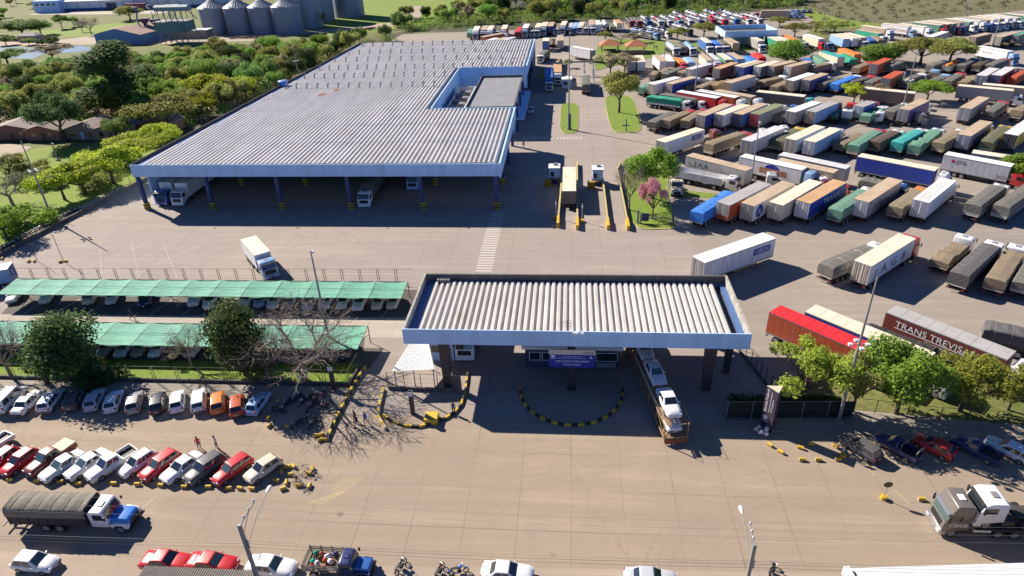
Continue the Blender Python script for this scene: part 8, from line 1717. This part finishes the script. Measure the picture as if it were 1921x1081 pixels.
def clumps(name, pts, m, r0, r1, n, label):
    mb = MB(); rg = random.Random(4)
    for x, y in pts:
        r = rg.uniform(r0, r1); k = int(n*r)
        for _ in range(k):
            u = rg.uniform(-.1, 1); a = rg.uniform(0, 6.283); s_ = math.sqrt(1-u*u); q = rg.uniform(.7, 1.05)*r
            p = Vector((x+s_*math.cos(a)*q, y+s_*math.sin(a)*q, max(.1, u*q*.8+.2)))
            nr = Vector((s_*math.cos(a)+rg.gauss(0, .5), s_*math.sin(a)+rg.gauss(0, .5), u+.3+rg.gauss(0, .4))).normalized()
            t1 = nr.cross(Vector((rg.gauss(0, 1), rg.gauss(0, 1), rg.gauss(0, 1)))).normalized(); t2 = nr.cross(t1); w_ = rg.uniform(.14, .32)
            mb.add([p-t1*w_-t2*w_*.5, p+t1*w_*.2-t2*w_*.8, p+t1*w_+t2*w_*.4, p-t1*w_*.3+t2*w_*.8], [(0, 1, 2, 3)])
    tag(obj(name, mb.mesh(name, norm=False), [m]), label, 'undergrowth', kind='stuff')
clumps('undergrowth', UNDERGROWTH[::3], L_mid, 1.8, 4.2, 62, 'green undergrowth filling the wood left of the warehouse')
clumps('undergrowth', UNDERGROWTH[2::3], L_brown, 1.6, 3.6, 62, 'greyish brown thicket filling the wood left of the warehouse')
clumps('undergrowth', UNDERGROWTH[1::3], L_olive, 1.8, 4.0, 62, 'olive brown undergrowth filling the wood left of the warehouse')
clumps('scrub_bushes', SCRUB, leafmat('dry scrub leaves', (.13, .115, .055), .3), .8, 2.2, 36, 'dry olive scrub bushes on the field at the top right')
clumps('hedge_growth', FARHEDGE, L_mid, 2.0, 4.6, 60, 'dark undergrowth below the far tree line')

hb = MB(); rg = random.Random(2)
for _ in range(5200):
    p = Vector((rg.uniform(-6, 6), rg.uniform(-.7, .7), rg.uniform(.1, 1.9))); s_ = rg.uniform(.08, .2); q = [p+Vector((rg.gauss(0, s_), rg.gauss(0, s_), rg.gauss(0, s_))) for _ in range(4)]; hb.add(q, [(0, 1, 2, 3)])
tag(obj('hedge', hb.mesh('hedge', norm=False), [L_dark], None, (24.3, 60.0, 0), rad(2.5)), 'dark clipped hedge behind the dark screened fence', 'hedge')
# ================================================================ lorries of the yard
ROWS = {'A': ('front row of truck yard', 'lorries in the front row of the truck yard'), 'B': ('broadside row behind front row', 'lorries broadside behind the front row'), 'C': ('loose group before front row', 'lorries standing alone before the front row'),
 'D': ('broadside behind roadside trees', 'lorries broadside behind the roadside trees'), 'E': ('second angled row', 'lorries in the second angled row'), 'F': ('third angled row', 'lorries in the third angled row'), 'G': ('broadside row beside island tree', 'lorries broadside beside the island tree'),
 'H': ('fourth angled row', 'lorries in the fourth angled row'), 'I': ('fifth angled row', 'lorries in the fifth angled row'), 'J': ('row before the pavilions', 'lorries with their tails to the angled rows'), 'K': ('row by the small canopy', 'lorries nose out by the small canopy'),
 'L': ('row along scrub fence', 'lorries along the scrub fence'), 'M': ('row before scrub fence row', 'lorries before the scrub fence row'), 'N': ('row behind the warehouse', 'lorries behind the warehouse'), 'O': ('lane beside the warehouse', 'lorries in the lane beside the warehouse')}
ORD = 'first second third fourth fifth sixth seventh eighth ninth tenth eleventh twelfth 13th 14th 15th 16th 17th 18th 19th 20th 21st 22nd 23rd 24th 25th 26th 27th 28th 29th 30th 31st 32nd'.split()
cnt = {}
yard = []
M_logo = mat('blue logo', (.02, .03, .30), .5)
M_logog = mat('grey logo', (.13, .13, .14), .5)
for sp in TRUCKS:
    r = sp[0]; i = cnt.get(r, 0); cnt[r] = i+1
    kw = {'b': 'box trailer', 't': 'tarpaulin trailer', 'k': 'tanker', 'f': 'flatbed lorry', 'o': 'open bed lorry'}[sp[1]]
    roof = '' if sp[8] == sp[7] else f' {sp[8]} {"cover" if sp[1] == "t" else "top" if sp[1] in "bk" else "load"}'
    lab = f'{sp[7]} {kw}{"," if roof else ""}{roof}, {ORD[i]} from the left, {ROWS[r][0]}'
    t = truck(sp, lab, ROWS[r][1]); yard.append(t)
    L, h, tx = sp[5], sp[6], sp[11]
    x = 1.29+.03
    if tx == 'TRANSL': lettering('TRANSL', 1.55, t, side_matrix(x, 5.2, 2.3), M_w, width=6.8)
    elif tx == 'A':
        p = obj('emblem', MB().loft([[(xx, 2.0+1.15*math.cos(a), 2.6+1.15*math.sin(a)) for a in [2*math.pi*j/20 for j in range(20)]] for xx in (1.295, x)], 0), [M_logo], t)
        lettering('A', 1.7, t, side_matrix(x+.012, 1.4, 2.0), M_w); lettering('ALFA', .9, t, side_matrix(x, 8.6, 2.6), M_logo, width=3.2)
    elif tx == 'half': obj('side_panel', MB().box(1.295, 1.32, 5.2, L-.05, 1.3, h-.2), [paint('pale grey', 'side')], t); obj('lower_panel', MB().box(-1.2, 1.2, -.085, -.068, 1.25, 1.9), [paint('orange red', 'side')], t)
    elif tx == 'LTL': lettering('LTL', 1.3, t, side_matrix(x, 3.0, 2.3), M_logog, width=3.4)
    elif tx == 'J.A.A':
        lettering('J.A.A', 1.5, t, side_matrix(x, 2.2, 2.4), M_logog, width=3.4); obj('emblem', MB().tube([(x, 1.7, 2.5), (x, 1.1, 2.42), (x, .8, 2.65), (x, 1.05, 2.95)], .06, 4), [M_logog], t)
    elif tx == 'ACCEL':
        obj('sign_panel', MB().box(1.295, x, 4.6, 10.2, 1.9, 3.0), [mat('ochre panel', (.45, .19, .09), .6, .25, 2)], t)
        obj('emblem', MB().loft([[(xx, 7.2+1.5*math.cos(a), 3.02+.85*math.sin(a)) for a in [math.pi*j/12 for j in range(13)]] for xx in (1.295, x)], 0), [M_logo], t); lettering('ACCEL', .85, t, side_matrix(x+.012, 5.1, 2.15), mat('pale lettering', (.62, .45, .36), .6), width=4.5)
    elif tx == 'JSL':
        lettering('JSL', 1.0, t, side_matrix(x, 2.4, 2.9), M_logog, width=2.2); lettering('SCHIO', .9, t, side_matrix(x, 9.6, 1.6), M_logog, width=3.2); obj('emblem', MB().loft([[(xx, 1.9+.3*math.cos(a), 3.2+.3*math.sin(a)) for a in [2*math.pi*j/12 for j in range(12)]] for xx in (1.295, x)], 0), [M_red], t)
    elif tx == 'OBOX': obj('sign_panel', MB().box(1.295, x, L-4.6, L-1.0, 2.5, 3.6), [M_logo], t); lettering('OBOX', .95, t, side_matrix(x+.012, L-4.3, 2.72), M_w, width=3.0)
    elif tx == 'AG8': lettering('J  A  G  8', 1.9, t, side_matrix(x, 1.6, 1.9), M_logog, width=9.5)
    elif tx == 'TRANS TREVISAN':
        lettering('TRANS TREVISAN', 1.2, t, side_matrix(x, 1.4, 2.75), M_w, width=9.4); lettering('TRANSPORTES NACIONAIS', .42, t, side_matrix(x, 5.0, 2.05), M_w, width=5.2); lettering('F: 3412-1271', .36, t, side_matrix(x, 6.3, 1.55), M_w, width=2.8); obj('stripe', MB().box(1.295, x, 1.4, 11.2, 2.55, 2.62), [M_w], t)
    elif tx == 'swirl':
        obj('emblem', MB().tube([(x, 7.5, 2.2), (x, 8.2, 3.2), (x, 9.6, 3.5), (x, 10, 2.9), (x, 8.8, 2.7), (x, 6.4, 2.2)], [.12, .16, .18, .14, .16, .08], 4), [paint('green')], t); lettering('SUL', 1.4, t, side_matrix(x, 2.0, 2.1), paint('green'), width=3.4)
    elif tx == 'SUPERCARGA': lettering('SUPERCARGA', 1.3, t, side_matrix(x, 2.6, 2.0), mat('brown red lettering', (.30, .12, .10), .6), width=10)
    elif tx == 'M': lettering('MONDO', .9, t, side_matrix(x, 5.0, 2.4), M_logog, width=3.2)
    elif tx == 'small text': lettering('carga seca', .8, t, side_matrix(x, 2.2, 2.6), M_logog, width=4)
    elif tx == 'dash':
        m = MB()
        for q in range(13):
            for s_ in (-.45, .45): m.box(s_-.25, s_+.25, .8+q*1.05, .95+q*1.05, h+.004, h+.02)
        obj('roof_clip', m, [mat('roof clip brown', (.25, .17, .10), .8)], t)
    elif tx in ('machine', 'load', 'orange'):
        col = {'machine': 'green', 'load': 'tan', 'orange': 'orange'}[tx]; rg = random.Random(i); n_ = 7
        for q in range(n_):
            s_ = rg.uniform(.55, .95); yy = 1.2+(L-2.5)*q/n_
            o = obj('cargo_bundle', MB().loft([[(rr*s_*math.cos(a), rr*s_*1.2*math.sin(a), z*s_) for a in [2*math.pi*j/9 for j in range(9)]] for z, rr in ((0, .9), (.5, 1.05), (1.0, .75), (1.25, .2))], 0, True, True), [paint(col if q % 3 else ('dark green' if tx == 'machine' else col), 'tarp')], None, (0, 0, 0))
            o.location = t.matrix_basis @ Vector((rg.uniform(-.4, .4), yy, (1.32 if tx != 'orange' else 2.3))); o.rotation_euler = (0, 0, rg.uniform(0, 6))
            tag(o, f'{col} wrapped bundle riding on the {ORD[i]} lorry of the {ROWS[r][0]}', 'cargo', f'{col} bundles on the {ORD[i]} lorry of the {ROWS[r][0]}')
# bonneted tractors and bobtails standing free
def bobtail(x, y, hd, col, label, kind='flat'):
    t = thing('tractor_unit', label, 'truck', (x, y, 0), -rad(hd), 'tractor units without trailers'); add_cab(t, 1.2, col, kind, True); add_tractor_frame(t, 1.2, True); return t
def bonnet_cab(t, y0, col, hood, s=1.0):
    """conventional cab: cabin box with a bonnet in front, back wall at local y0"""
    w = 1.08*s
    cab = MB().prism_x([(0, .75*s), (1.55*s, .75*s), (1.62*s, 1.55*s), (1.32*s, 2.35*s), (1.2*s, 2.48*s), (.12*s, 2.52*s), (0, 2.3*s)], -w, w).mesh('cab', bevel=.09*s)
    for p in cab.polygons: p.use_smooth = True
    c = obj('cab', cab, [paint(col)], t, (0, y0, 0))
    bon = MB().prism_x([(1.5*s, .62*s), (3.25*s, .6*s), (3.32*s, 1.3*s), (3.1*s, 1.45*s), (1.55*s, 1.62*s)], -w*.72, w*.72).mesh('bonnet', bevel=.10*s)
    for p in bon.polygons: p.use_smooth = True
    obj('bonnet', bon, [paint(hood)], c)
    fen = MB()
    for sx in (-1, 1): fen.prism_x([(1.6*s, .9*s), (1.75*s, 1.15*s), (2.4*s, 1.22*s), (3.1*s, 1.1*s), (3.25*s, .62*s), (2.95*s, .62*s), (2.75*s, .98*s), (2.1*s, .98*s), (1.9*s, .7*s)], sx*w*.70, sx*w*1.02)
    obj('fender', fen.mesh('fender', bevel=.03*s), [paint(col)], c)
    q = MB().quad((w*.86, 1.615*s, 1.62*s), (-w*.86, 1.615*s, 1.62*s), (-w*.8, 1.36*s, 2.3*s), (w*.8, 1.36*s, 2.3*s)).mesh('windscreen', norm=False)
    obj('windscreen', q, [M_glass], c)
    for sx in (-1, 1):
        obj('side_window', MB().add([(sx*(w+.012), .4*s, 1.6*s), (sx*(w+.012), 1.45*s, 1.6*s), (sx*(w+.012), 1.22*s, 2.22*s), (sx*(w+.012), .4*s, 2.26*s)], [(0, 1, 2, 3)]), [M_glass], c)
        obj('headlight', MB().cylx((0, 0), .14*s, -.05, .05, 10).mesh('headlight'), [M_lamp], c, (sx*w*.82, 3.2*s, .95*s), rot=(0, 0, rad(90)))
        obj('mirror', MB().box(-.06, .06, -.08, .08, -.2, .2), [M_black], c, (sx*(w+.22), 1.6*s, 2.0*s))
    obj('grille', MB().box(-w*.55, w*.55, 3.28*s, 3.345*s, .72*s, 1.22*s), [M_black], c); obj('bumper', MB().box(-w*1.05, w*1.05, 3.25*s, 3.45*s, .42*s, .64*s).mesh('bumper', bevel=.04), [M_black], c)
    obj('roof_hatch', MB().box(-.3*s, .3*s, .4*s, .95*s, 2.5*s, 2.58*s), [paint(col)], c)
    return c
t = thing('tractor_unit', 'old cream bonneted tractor facing the camera beside the island', 'truck', (21.6, 129.5, 0), rad(175), 'tractor units without trailers')
bonnet_cab(t, 2.6, 'cream', 'cream', 1.05); add_tractor_frame(t, 3.2, True)
for sx in (-1, 1): obj('wheel', WHEEL_T(), [M_tyre, M_rim], t, (sx*.95, 5.2, .52))
bobtail(79.5, 171.5, -60, 'white', 'white tractor unit beside the lime umbrella tree'); bobtail(84.5, 171, 85, 'grey', 'grey tractor unit below the long grey trailer'); bobtail(69.5, 173, 30, 'white', 'white tractor unit at the foot of the lamp mast'); bobtail(47, 126.5, 80, 'white', 'white tractor unit beside the accelerating orange logo trailer'); bobtail(38.0, 129, 100, 'pale grey', 'pale tractor unit behind the grey lettered trailer')
for x, y, hd, c, l in ((43.5, 158.5, 90, 'white', 'white tractor unit before the red trailer'), (32.5, 158, 75, 'maroon', 'maroon tractor unit by the emerald tarpaulin lorry'), (49, 161, 95, 'white', 'white tractor unit before the tan broadside trailer'), (52, 63.5, 110, 'white', 'white tractor unit glimpsed under the roadside trees'), (57, 66, 110, 'light blue', 'pale blue tractor unit behind the right roadside tree')): bobtail(x, y, hd, c, l)
# lorries in and around the warehouse
def facing(x, yfront, L, h, side, roof, cab, label, kind='b', hd=180):
    return truck(('A', kind, x, yfront+L+2.85, hd, L, h, side, roof, side, cab, ''), label, 'lorries under the warehouse roof')
facing(-82.3, 119.6, 13, 4.0, 'white', 'white', 'blue', 'blue cabbed lorry with white box, left one under the warehouse roof')
facing(-78.7, 119.2, 13, 4.0, 'white', 'white', 'white', 'white and blue cabbed lorry with white box inside the warehouse bay')
facing(-39.9, 118.3, 12, 3.6, 'dark grey', 'dark grey', 'white', 'white cabbed lorry standing alone in the middle warehouse bay', 't')
facing(-32.2, 127.5, 10, 3.4, 'navy', 'dark grey', 'light blue', 'pale blue cabbed lorry deep in the warehouse shade', 't')
facing(-13.0, 68.2, 12, 3.9, 'pale grey', 'grey', 'white', 'white cabbed lorry entering under the left canopy bay')
truck(('A', 'b', .1, 117.9, 0, 13.4, 3.7, 'dark grey', 'cream', 'brown', None, ''), 'lorry with cream roof standing on the scale lane', 'lorries on the scale')
truck(('A', 'b', -53.7, 97.4, 140, 7.6, 3.6, 'white', 'cream', 'white', 'light blue', ''), 'white box lorry crossing the empty concrete yard', 'lorries in the concrete yard')
t = truck(('A', 'b', -88.6, 87.0, -112, 11.5, 3.5, 'light blue', 'white', 'light blue', None, ''), 'pale blue trailer end cut by the left edge of the photo', 'lorries in the concrete yard')
obj('emblem', MB().tube([(.0+.7*math.cos(a), -.09, 2.5+.7*math.sin(a)) for a in [2*math.pi*j/14 for j in range(15)]], .05, 4), [M_logo], t)

# ================================================================ hero vehicles of the street
t = thing('tarpaulin_truck', 'old white and blue bonneted lorry with ribbed grey tarpaulin on the street', 'truck', (-52.5, 40.9, 0), -rad(89), None)
Lb = 7.8
obj('chassis', MB().box(-.45, -.3, .2, 11.4, .7, .98).box(.3, .45, .2, 11.4, .7, .98).box(-1.1, 1.1, .05, .15, .55, .68).cylx((3.4, .5), .12, -1, 1, 8).cylx((4.75, .5), .12, -1, 1, 8), [M_chassis], t)
m = MB().box(-1.27, 1.27, 0, Lb, 1.08, 2.12)
for i in range(9):
    for sx in (-1, 1): m.box(sx*1.29-.02, sx*1.29+.02, .1+i*.95, .2+i*.95, 1.0, 2.03)
obj('sideboards', m, [mat('dark plank sides', (.035, .028, .03), .8, .3)], t)
rings = []
for i in range(25):
    y_ = -.03+(Lb+.06)*i/24; rb = .05 if i % 4 == 0 else -.02-.03*math.sin(i*2.1)
    h_ = 3.05+rb
    rings.append([(-1.3, y_, 2.04), (-1.31, y_, 2.3+rb), (-1.24, y_, 2.8+rb), (-1.05, y_, 3.0+rb), (0, y_, h_+.05), (1.05, y_, 3.0+rb), (1.24, y_, 2.8+rb), (1.31, y_, 2.3+rb), (1.3, y_, 2.04)])
sm = MB()
for r_ in rings[2:-1:4]: sm.tube([(q[0]*1.01, q[1], q[2]+(.015 if 2 < j < 6 else 0)) for j, q in enumerate(r_)], .03, 4)
obj('seam', sm.mesh('seam'), [M_seam], t)
obj('tarpaulin', MB().loft(rings, 0, True, True), [mat('street tarp', (.17, .152, .12), .85, .3, 1.2, dirt=(.26, .235, .19), dirt_amt=.6, wrinkle=True)], t)
obj('front_flap', MB().prism_x([(Lb+.035, 1.7), (Lb+.10, 1.7), (Lb+.10, 2.95), (Lb+.035, 2.95)], -1.2, 1.2), [paint('black', 'tarp')], t)
bonnet_cab(t, Lb+.25, 'white', 'bright blue', 1.08)
for y_ in (3.4, 4.75):
    for sx in (-1, 1): obj('wheel', WHEEL_D(), [M_tyre, M_rim], t, (sx*.95, y_, .52))
for sx in (-1, 1): obj('wheel', WHEEL_T(), [M_tyre, M_rim], t, (sx*1.0, Lb+2.95, .52))
obj('tow_bar', MB().box(-1.0, -.85, -.9, .1, .75, .85).box(.3, .45, -1.0, .1, .55, .66).box(-.5, 1.1, -1.05, -.95, .55, .7), [M_steel], t)
front = obj('tail_plate', MB().box(.2, 1.0, .02, .045, .72, .95), [M_plate], t)

t = thing('stake_bed_truck', 'dark blue bonneted light lorry with timber stake bed', 'truck', (-22.6, 37.1, 0), -rad(91), None)
m = MB().box(-1.0, 1.0, 0, 3.1, .95, 1.05)
for z in (1.2, 1.42, 1.64): m.box(-1.0, -.96, 0, 3.1, z, z+.12).box(.96, 1.0, 0, 3.1, z, z+.12).box(-.96, .96, 0, .04, z, z+.12).box(-.96, .96, 3.06, 3.1, z, z+.12)
for y_ in (0, 1.0, 2.0, 3.04):
    for sx in (-1, 1): m.box(sx*1.02-.03, sx*1.02+.03, y_, y_+.08, .95, 1.85)
obj('stake_bed', m, [mat('grey timber', (.20, .17, .14), .9, .3, 3)], t)
bonnet_cab(t, 3.2, 'navy', 'blue', .80)
obj('chassis', MB().box(-.4, -.28, .1, 5.2, .6, .85).box(.28, .4, .1, 5.2, .6, .85), [M_chassis], t)
wmp = cached('light truck wheel', lambda: wheel_mesh(.40, .26))
for y_ in (.85, 5.15):
    for sx in (-1, 1): obj('wheel', wmp, [M_tyre, M_rim], t, (sx*.82, y_, .40))
t0 = t
rg = random.Random(6)
for i, c in enumerate(('red', 'orange red', 'white', 'orange', 'emerald', 'pale grey', 'red', 'purple', 'emerald', 'brown', 'orange red', 'white', 'red', 'tan')):
    o = obj('produce_sack', cached('sack', lambda: MB().loft([[(r*math.cos(a), r*1.3*math.sin(a), z) for a in [2*math.pi*j/8 for j in range(8)]] for z, r in ((0, .16), (.12, .24), (.28, .2), (.4, .06))], 0, True, True).mesh('produce_sack')), [paint(c, 'tarp')], None, tuple(t0.matrix_basis @ Vector((-.7+.23*(i % 7)+rg.uniform(-.1, .1), .7+.55*(i % 4)+rg.uniform(-.1, .1), 1.05+.12*(i % 3)))), rg.uniform(0, 6))
    tag(o, f'{c} sack in the bed of the blue stake bed lorry', 'sack', 'sacks in the blue stake bed lorry')

# grey tractor carrying a white chassis cab
t = thing('tractor_unit', 'grey tractor lettered CAFOR carrying a white lorry at the right edge', 'truck', (44.2, 44.45, 0), rad(90), None)
add_cab(t, 8.7, 'taupe', 'high', True); 
def recol(o, m): o.material_slots[0].link = 'OBJECT'; o.material_slots[0].material = m
for c in t.children:
    for k in c.children:
        if k.name.startswith('sun_visor') or k.name.startswith('bumper'): recol(k, M_chrome)
        if k.name.startswith('roof_hatch'): recol(k, M_white)
        if k.name.startswith('windscreen'): recol(k, M_glassg)
    if c.name.startswith('cab'): lettering('CAFOR', .62, c, Matrix(((0, 0, -1, -1.245), (-1, 0, 0, 1.75), (0, 1, 0, 1.35), (0, 0, 0, 1))), M_w, width=1.5)
obj('deck', MB().box(-1.2, 1.2, -6, 8.1, 1.0, 1.14).box(-.5, -.35, -6, 10.5, .7, 1.0).box(.35, .5, -6, 10.5, .7, 1.0), [M_chassis], t)
obj('fuel_tank', MB().loft([[(-.85+.3*math.cos(a), y_, .68+.3*math.sin(a)) for a in [2*math.pi*j/12 for j in range(12)]] for y_ in (6.7, 8.2)], 0, True, True), [M_chrome], t)
for y_ in (4.7, 6.1):
    for sx in (-1, 1): obj('wheel', WHEEL_D(), [M_tyre, M_rim], t, (sx*.92, y_, .52))
t = thing('chassis_cab_truck', 'white chassis cab lorry riding on the grey tractor', 'truck', (44.2, 44.45, 1.16), rad(90), None)
add_cab(t, 6.1, 'white', 'flat', True); add_tractor_frame(t, 6.1, True)
obj('side_frame', MB().box(-.42, -.3, -6, 2, .72, .95).box(.3, .42, -6, 2, .72, .95).box(-1, 1, -1.2, -.9, .95, 1.05).box(-1, 1, -3.2, -2.9, .95, 1.05), [M_chassis], t)

# car carrier under the canopy
def carrier(x, y, hd, L, cab, label, group, detail):
    t = thing('car_carrier', label, 'car carrier', (x, y, 0), -rad(hd), group)
    m = MB()
    for sx in (-1, 1):
        m.box(sx*1.28-.05, sx*1.28+.05, 0, L, .78, .95).box(sx*1.28-.05, sx*1.28+.05, 0, L, 2.42, 2.55)
        for i in range(int(L/3)+1): m.box(sx*1.28-.05, sx*1.28+.05, i*3.0, i*3.0+.1, .95, 2.42)
        for i in range(int(L/3)): m.tube([(sx*1.28, i*3.0, .95), (sx*1.28, i*3+3, 2.42)], .035, 4)
        m.box(sx*.8-.28, sx*.8+.28, .1, L, 2.44, 2.50).box(sx*.8-.28, sx*.8+.28, .1, L, .86, .92)
        m.tube([(sx*1.33, 0, 2.55), (sx*1.33, 0, 3.1), (sx*1.33, L, 3.1)], .025, 4)
    m.box(-1.28, 1.28, -.12, .0, .35, .95)
    obj('deck_frame', m, [mat('ochre steel', (.30, .19, .10), .7, .3) if detail else M_steel], t)
    if detail: obj('ramp', MB().box(-1.2, 1.2, -.2, -.13, .15, .75), [mat('rusty ramp', (.30, .10, .04), .8, .3)], t)
    for y_ in (3.0, 4.3, L-1.5):
        for sx in (-1, 1): obj('wheel', WHEEL_D(), [M_tyre, M_rim], t, (sx*.92, y_, .46))
    add_cab(t, L+.4, cab, 'flat', False)
    return t
hd_ = -9.8
cr = carrier(11.55, 54.35, hd_, 18, 'white', 'car carrier loaded with white cars under the canopy', None, True)
def on(tt, x, y, z): return tt.matrix_basis @ Vector((x, y, z))
for y_, z_, lab in ((3.1, 2.5, 'white sedan on the upper deck at the sunlit rear of the carrier'), (8.4, 2.5, 'white sedan in the middle of the upper deck of the carrier'), (13.4, 2.5, 'white sedan highest under the canopy on the carrier'), (2.6, .92, 'pale sedan on the lower deck at the carrier rear'), (7.4, .92, 'pale sedan on the lower deck behind the first one'), (12.2, .92, 'third pale sedan on the lower deck of the carrier')):
    p = on(cr, 0, y_, z_); make_car('sedan', 'white', (p.x, p.y), hd_+180, lab, 'cars on the carrier at the gate', z=p.z)
# far car carriers and their loads
def far_car_mesh():
    P = cached(('car', 'sedan'), lambda: car_parts('sedan'))
    bm = bmesh.new()
    for nm_, idx in (('body', 0), ('windscreen', 1), ('rear_window', 1)):
        k = len(bm.faces); bm.from_mesh(P[nm_]); bm.faces.ensure_lookup_table()
        for f in bm.faces[k:]: f.material_index = idx
    for s_ in P['side_window']:
        k = len(bm.faces); bm.from_mesh(s_); bm.faces.ensure_lookup_table()
        for f in bm.faces[k:]: f.material_index = 1
    me = D.meshes.new('far_car'); bm.to_mesh(me); bm.free()
    b2 = MB()
    for p in P['wheel_pos']: b2.cylx((p[1], p[2]), P['wr'], p[0]-.1, p[0]+.1, 8)
    m2 = b2.mesh('w'); k = len(me.polygons); bm = bmesh.new(); bm.from_mesh(me); n0 = len(bm.faces); bm.from_mesh(m2); bm.faces.ensure_lookup_table()
    for f in bm.faces[n0:]: f.material_index = 2
    bm.to_mesh(me); bm.free(); return me
FC = far_car_mesh()
CC = ['red', 'red', 'blue', 'white', 'white', 'light blue', 'white', 'navy']
rg = random.Random(8)
for i, (x, y, hd) in enumerate(CARRIERS):
    tail = Vector((x, y))-Vector((math.sin(rad(hd)), math.cos(rad(hd))))*16.5
    c = CC[i % 8]
    t = carrier(tail.x, tail.y, hd, 13.5, c, f'{c} cabbed car carrier, {ORD[i]} of the pack before the far trees', 'car carriers before the far trees', False)
    if i < 2: continue
    for z_ in (.92, 2.5):
        for q in range(3):
            p = on(t, 0, 2.3+q*4.45, z_)
            cc = rg.choice(['white', 'white', 'white', 'silver', 'pale grey', 'navy', 'red'] if i not in (13, 14) else ['silver', 'navy', 'light blue'])
            o = obj('loaded_car', FC, [paint(cc), M_glass, M_tyre], None, (p.x, p.y, p.z), -rad(hd+180*(q % 2)))
            tag(o, f'{cc} car riding on a carrier in the pack before the far trees', 'car', f'{cc} cars on the far carriers')
rg = random.Random(9)
for i, (x, y) in enumerate(BLUECARS):
    c = rg.choice(['navy', 'blue', 'light blue', 'navy'])
    o = obj('parked_car', FC, [paint(c), M_glass, M_tyre], None, (x, y, .04), rad(-30)); tag(o, f'{c} new car in the block parked beside the grass wedge', 'car', f'{c} new cars beside the grass wedge')
truck(('N', 'b', 104, 348, -78, 13, 4.1, 'tan', 'tan', 'cream', 'red', ''), 'tan box lorry with red cab beside the far blue cars', 'lorries behind the car carriers')

# ================================================================ cars, two-wheelers, people
for k, c, x, y, h, lab, gp in CARL:
    make_car(k, c, (x, y), h, lab, gp, z=.046)
for t in [o for o in S.objects if str(o.get('label', '')).startswith('dark blue flat pickup')]: obj('load_frame', MB().tube([(-.7, -2.1, .95), (-.7, -2.1, 1.6), (.7, -2.1, 1.6), (.7, -2.1, .95)], .05, 5).tube([(-.7, -.6, .95), (-.7, -.6, 1.6), (.7, -.6, 1.6), (.7, -.6, .95)], .05, 5), [M_conc], t)
for t in [o for o in S.objects if str(o.get('label', '')).startswith('faded maroon pickup')]: obj('bed_cover', MB().box(-.88, .88, -2.52, -.95, 1.03, 1.13).mesh('bed_cover', bevel=.04), [paint('cream', 'tarp')], t)
i = 0
for x, y in ((-32.9, 58.9), (-32.1, 59.7), (-31.2, 59.3), (-30.4, 60.1), (-29.8, 58.7), (-29.0, 59.5), (-28.1, 58.7), (-33.4, 57.6), (-29.7, 56.6), (-28.6, 55.6), (-30.4, 55.4), (-29.2, 60.6)):
    motorcycle((x, y), (200, 215, 190, 230, 205, 180, 240, 95, 160, 200, 220, 190)[i], f'motorcycle in the cluster under the bare tree, {ORD[i]} from the left fence side', ('black', 'black', 'silver', 'black', 'red', 'navy', 'maroon', 'black', 'black', 'navy', 'black', 'red')[i], 'motorcycles under the bare tree'); i += 1
for j in range(20):
    y = 97+j*1.05; x = -101.3+(y-97)*.12
    motorcycle((x, y), 60+random.uniform(-12, 12), f'motorcycle parked on the walk behind the boundary wall, {ORD[j]} from the near end', random.choice(['black', 'black', 'red', 'navy', 'silver', 'dark grey']), 'motorcycles behind the boundary wall')
for j, (x, y, h) in enumerate(((-14.3, 37.4, 20), (-10.8, 37.1, 15), (-9.2, 37.2, 70), (17.6, 38.6, 30))):
    motorcycle((x, y), h, ('motorcycle at the bottom edge right of the blue lorry', 'motorcycle second right of the blue lorry', 'blue motorcycle lying close to another at the bottom', 'dark motorcycle beside the right utility pole')[j], ('black', 'maroon', 'blue', 'black')[j], 'motorcycles on the near shoulder')
for j, (x, y, h) in enumerate(((-27.4, 48.4, 40), (-27.2, 47.2, 120), (-26.3, 48.0, 70), (-26.9, 46.6, 100))):
    bicycle((x, y), h, ('bicycle leaning on the drum heap, farthest one', 'bicycle leaning on the drum heap, left one', 'dark bicycle beside the crate shaped drum', 'bicycle nearest the camera by the drum heap')[j], ('black', 'navy', 'black', 'maroon')[j], 'bicycles by the yellow drums', 14 if j % 2 else -12)
cl = lambda c: mat('cloth '+c, PAL[c], .85, .15, 6)
person((-63.1, 77.1), 235, 'person in dark clothes walking along the carport lane', cl('navy'), cl('black'), .34, .3)
person((-23.5, 55.6), 200, 'person in black walking beside the painted tree kerb, left of two', cl('black'), cl('dark grey'), .30, .25)
person((-23.9, 56.4), 200, 'person in grey close behind the person in black', cl('dark grey'), cl('black'), .22, .2)
person((-22.6, 56.1), 190, 'person in a blue shirt walking by the painted tree kerb', cl('blue'), cl('navy'), .26, .2)
person((-12.9, 58.2), 175, 'person in dark blue standing on the arc kerb', cl('navy'), cl('black'), .05, .05)
person((-39.9, 51.4), 150, 'person in a red shirt standing behind the white sedan', cl('red'), cl('navy'), .05, .1)
person((-38.0, 51.6), 210, 'person in a pale shirt standing behind the grey off-roader', cl('pale grey'), cl('dark grey'), .05, .15)
person((-10.9, 155.6), 170, 'distant person standing at the warehouse corner', cl('black'), cl('navy'), .1, .1)
person((34.2, 278.5), 180, 'distant person in black on the far lane, right of two', cl('black'), cl('black'), .2, .1)
person((33.3, 278.7), 180, 'distant person in grey on the far lane, left of two', cl('dark grey'), cl('black'), .2, .1)
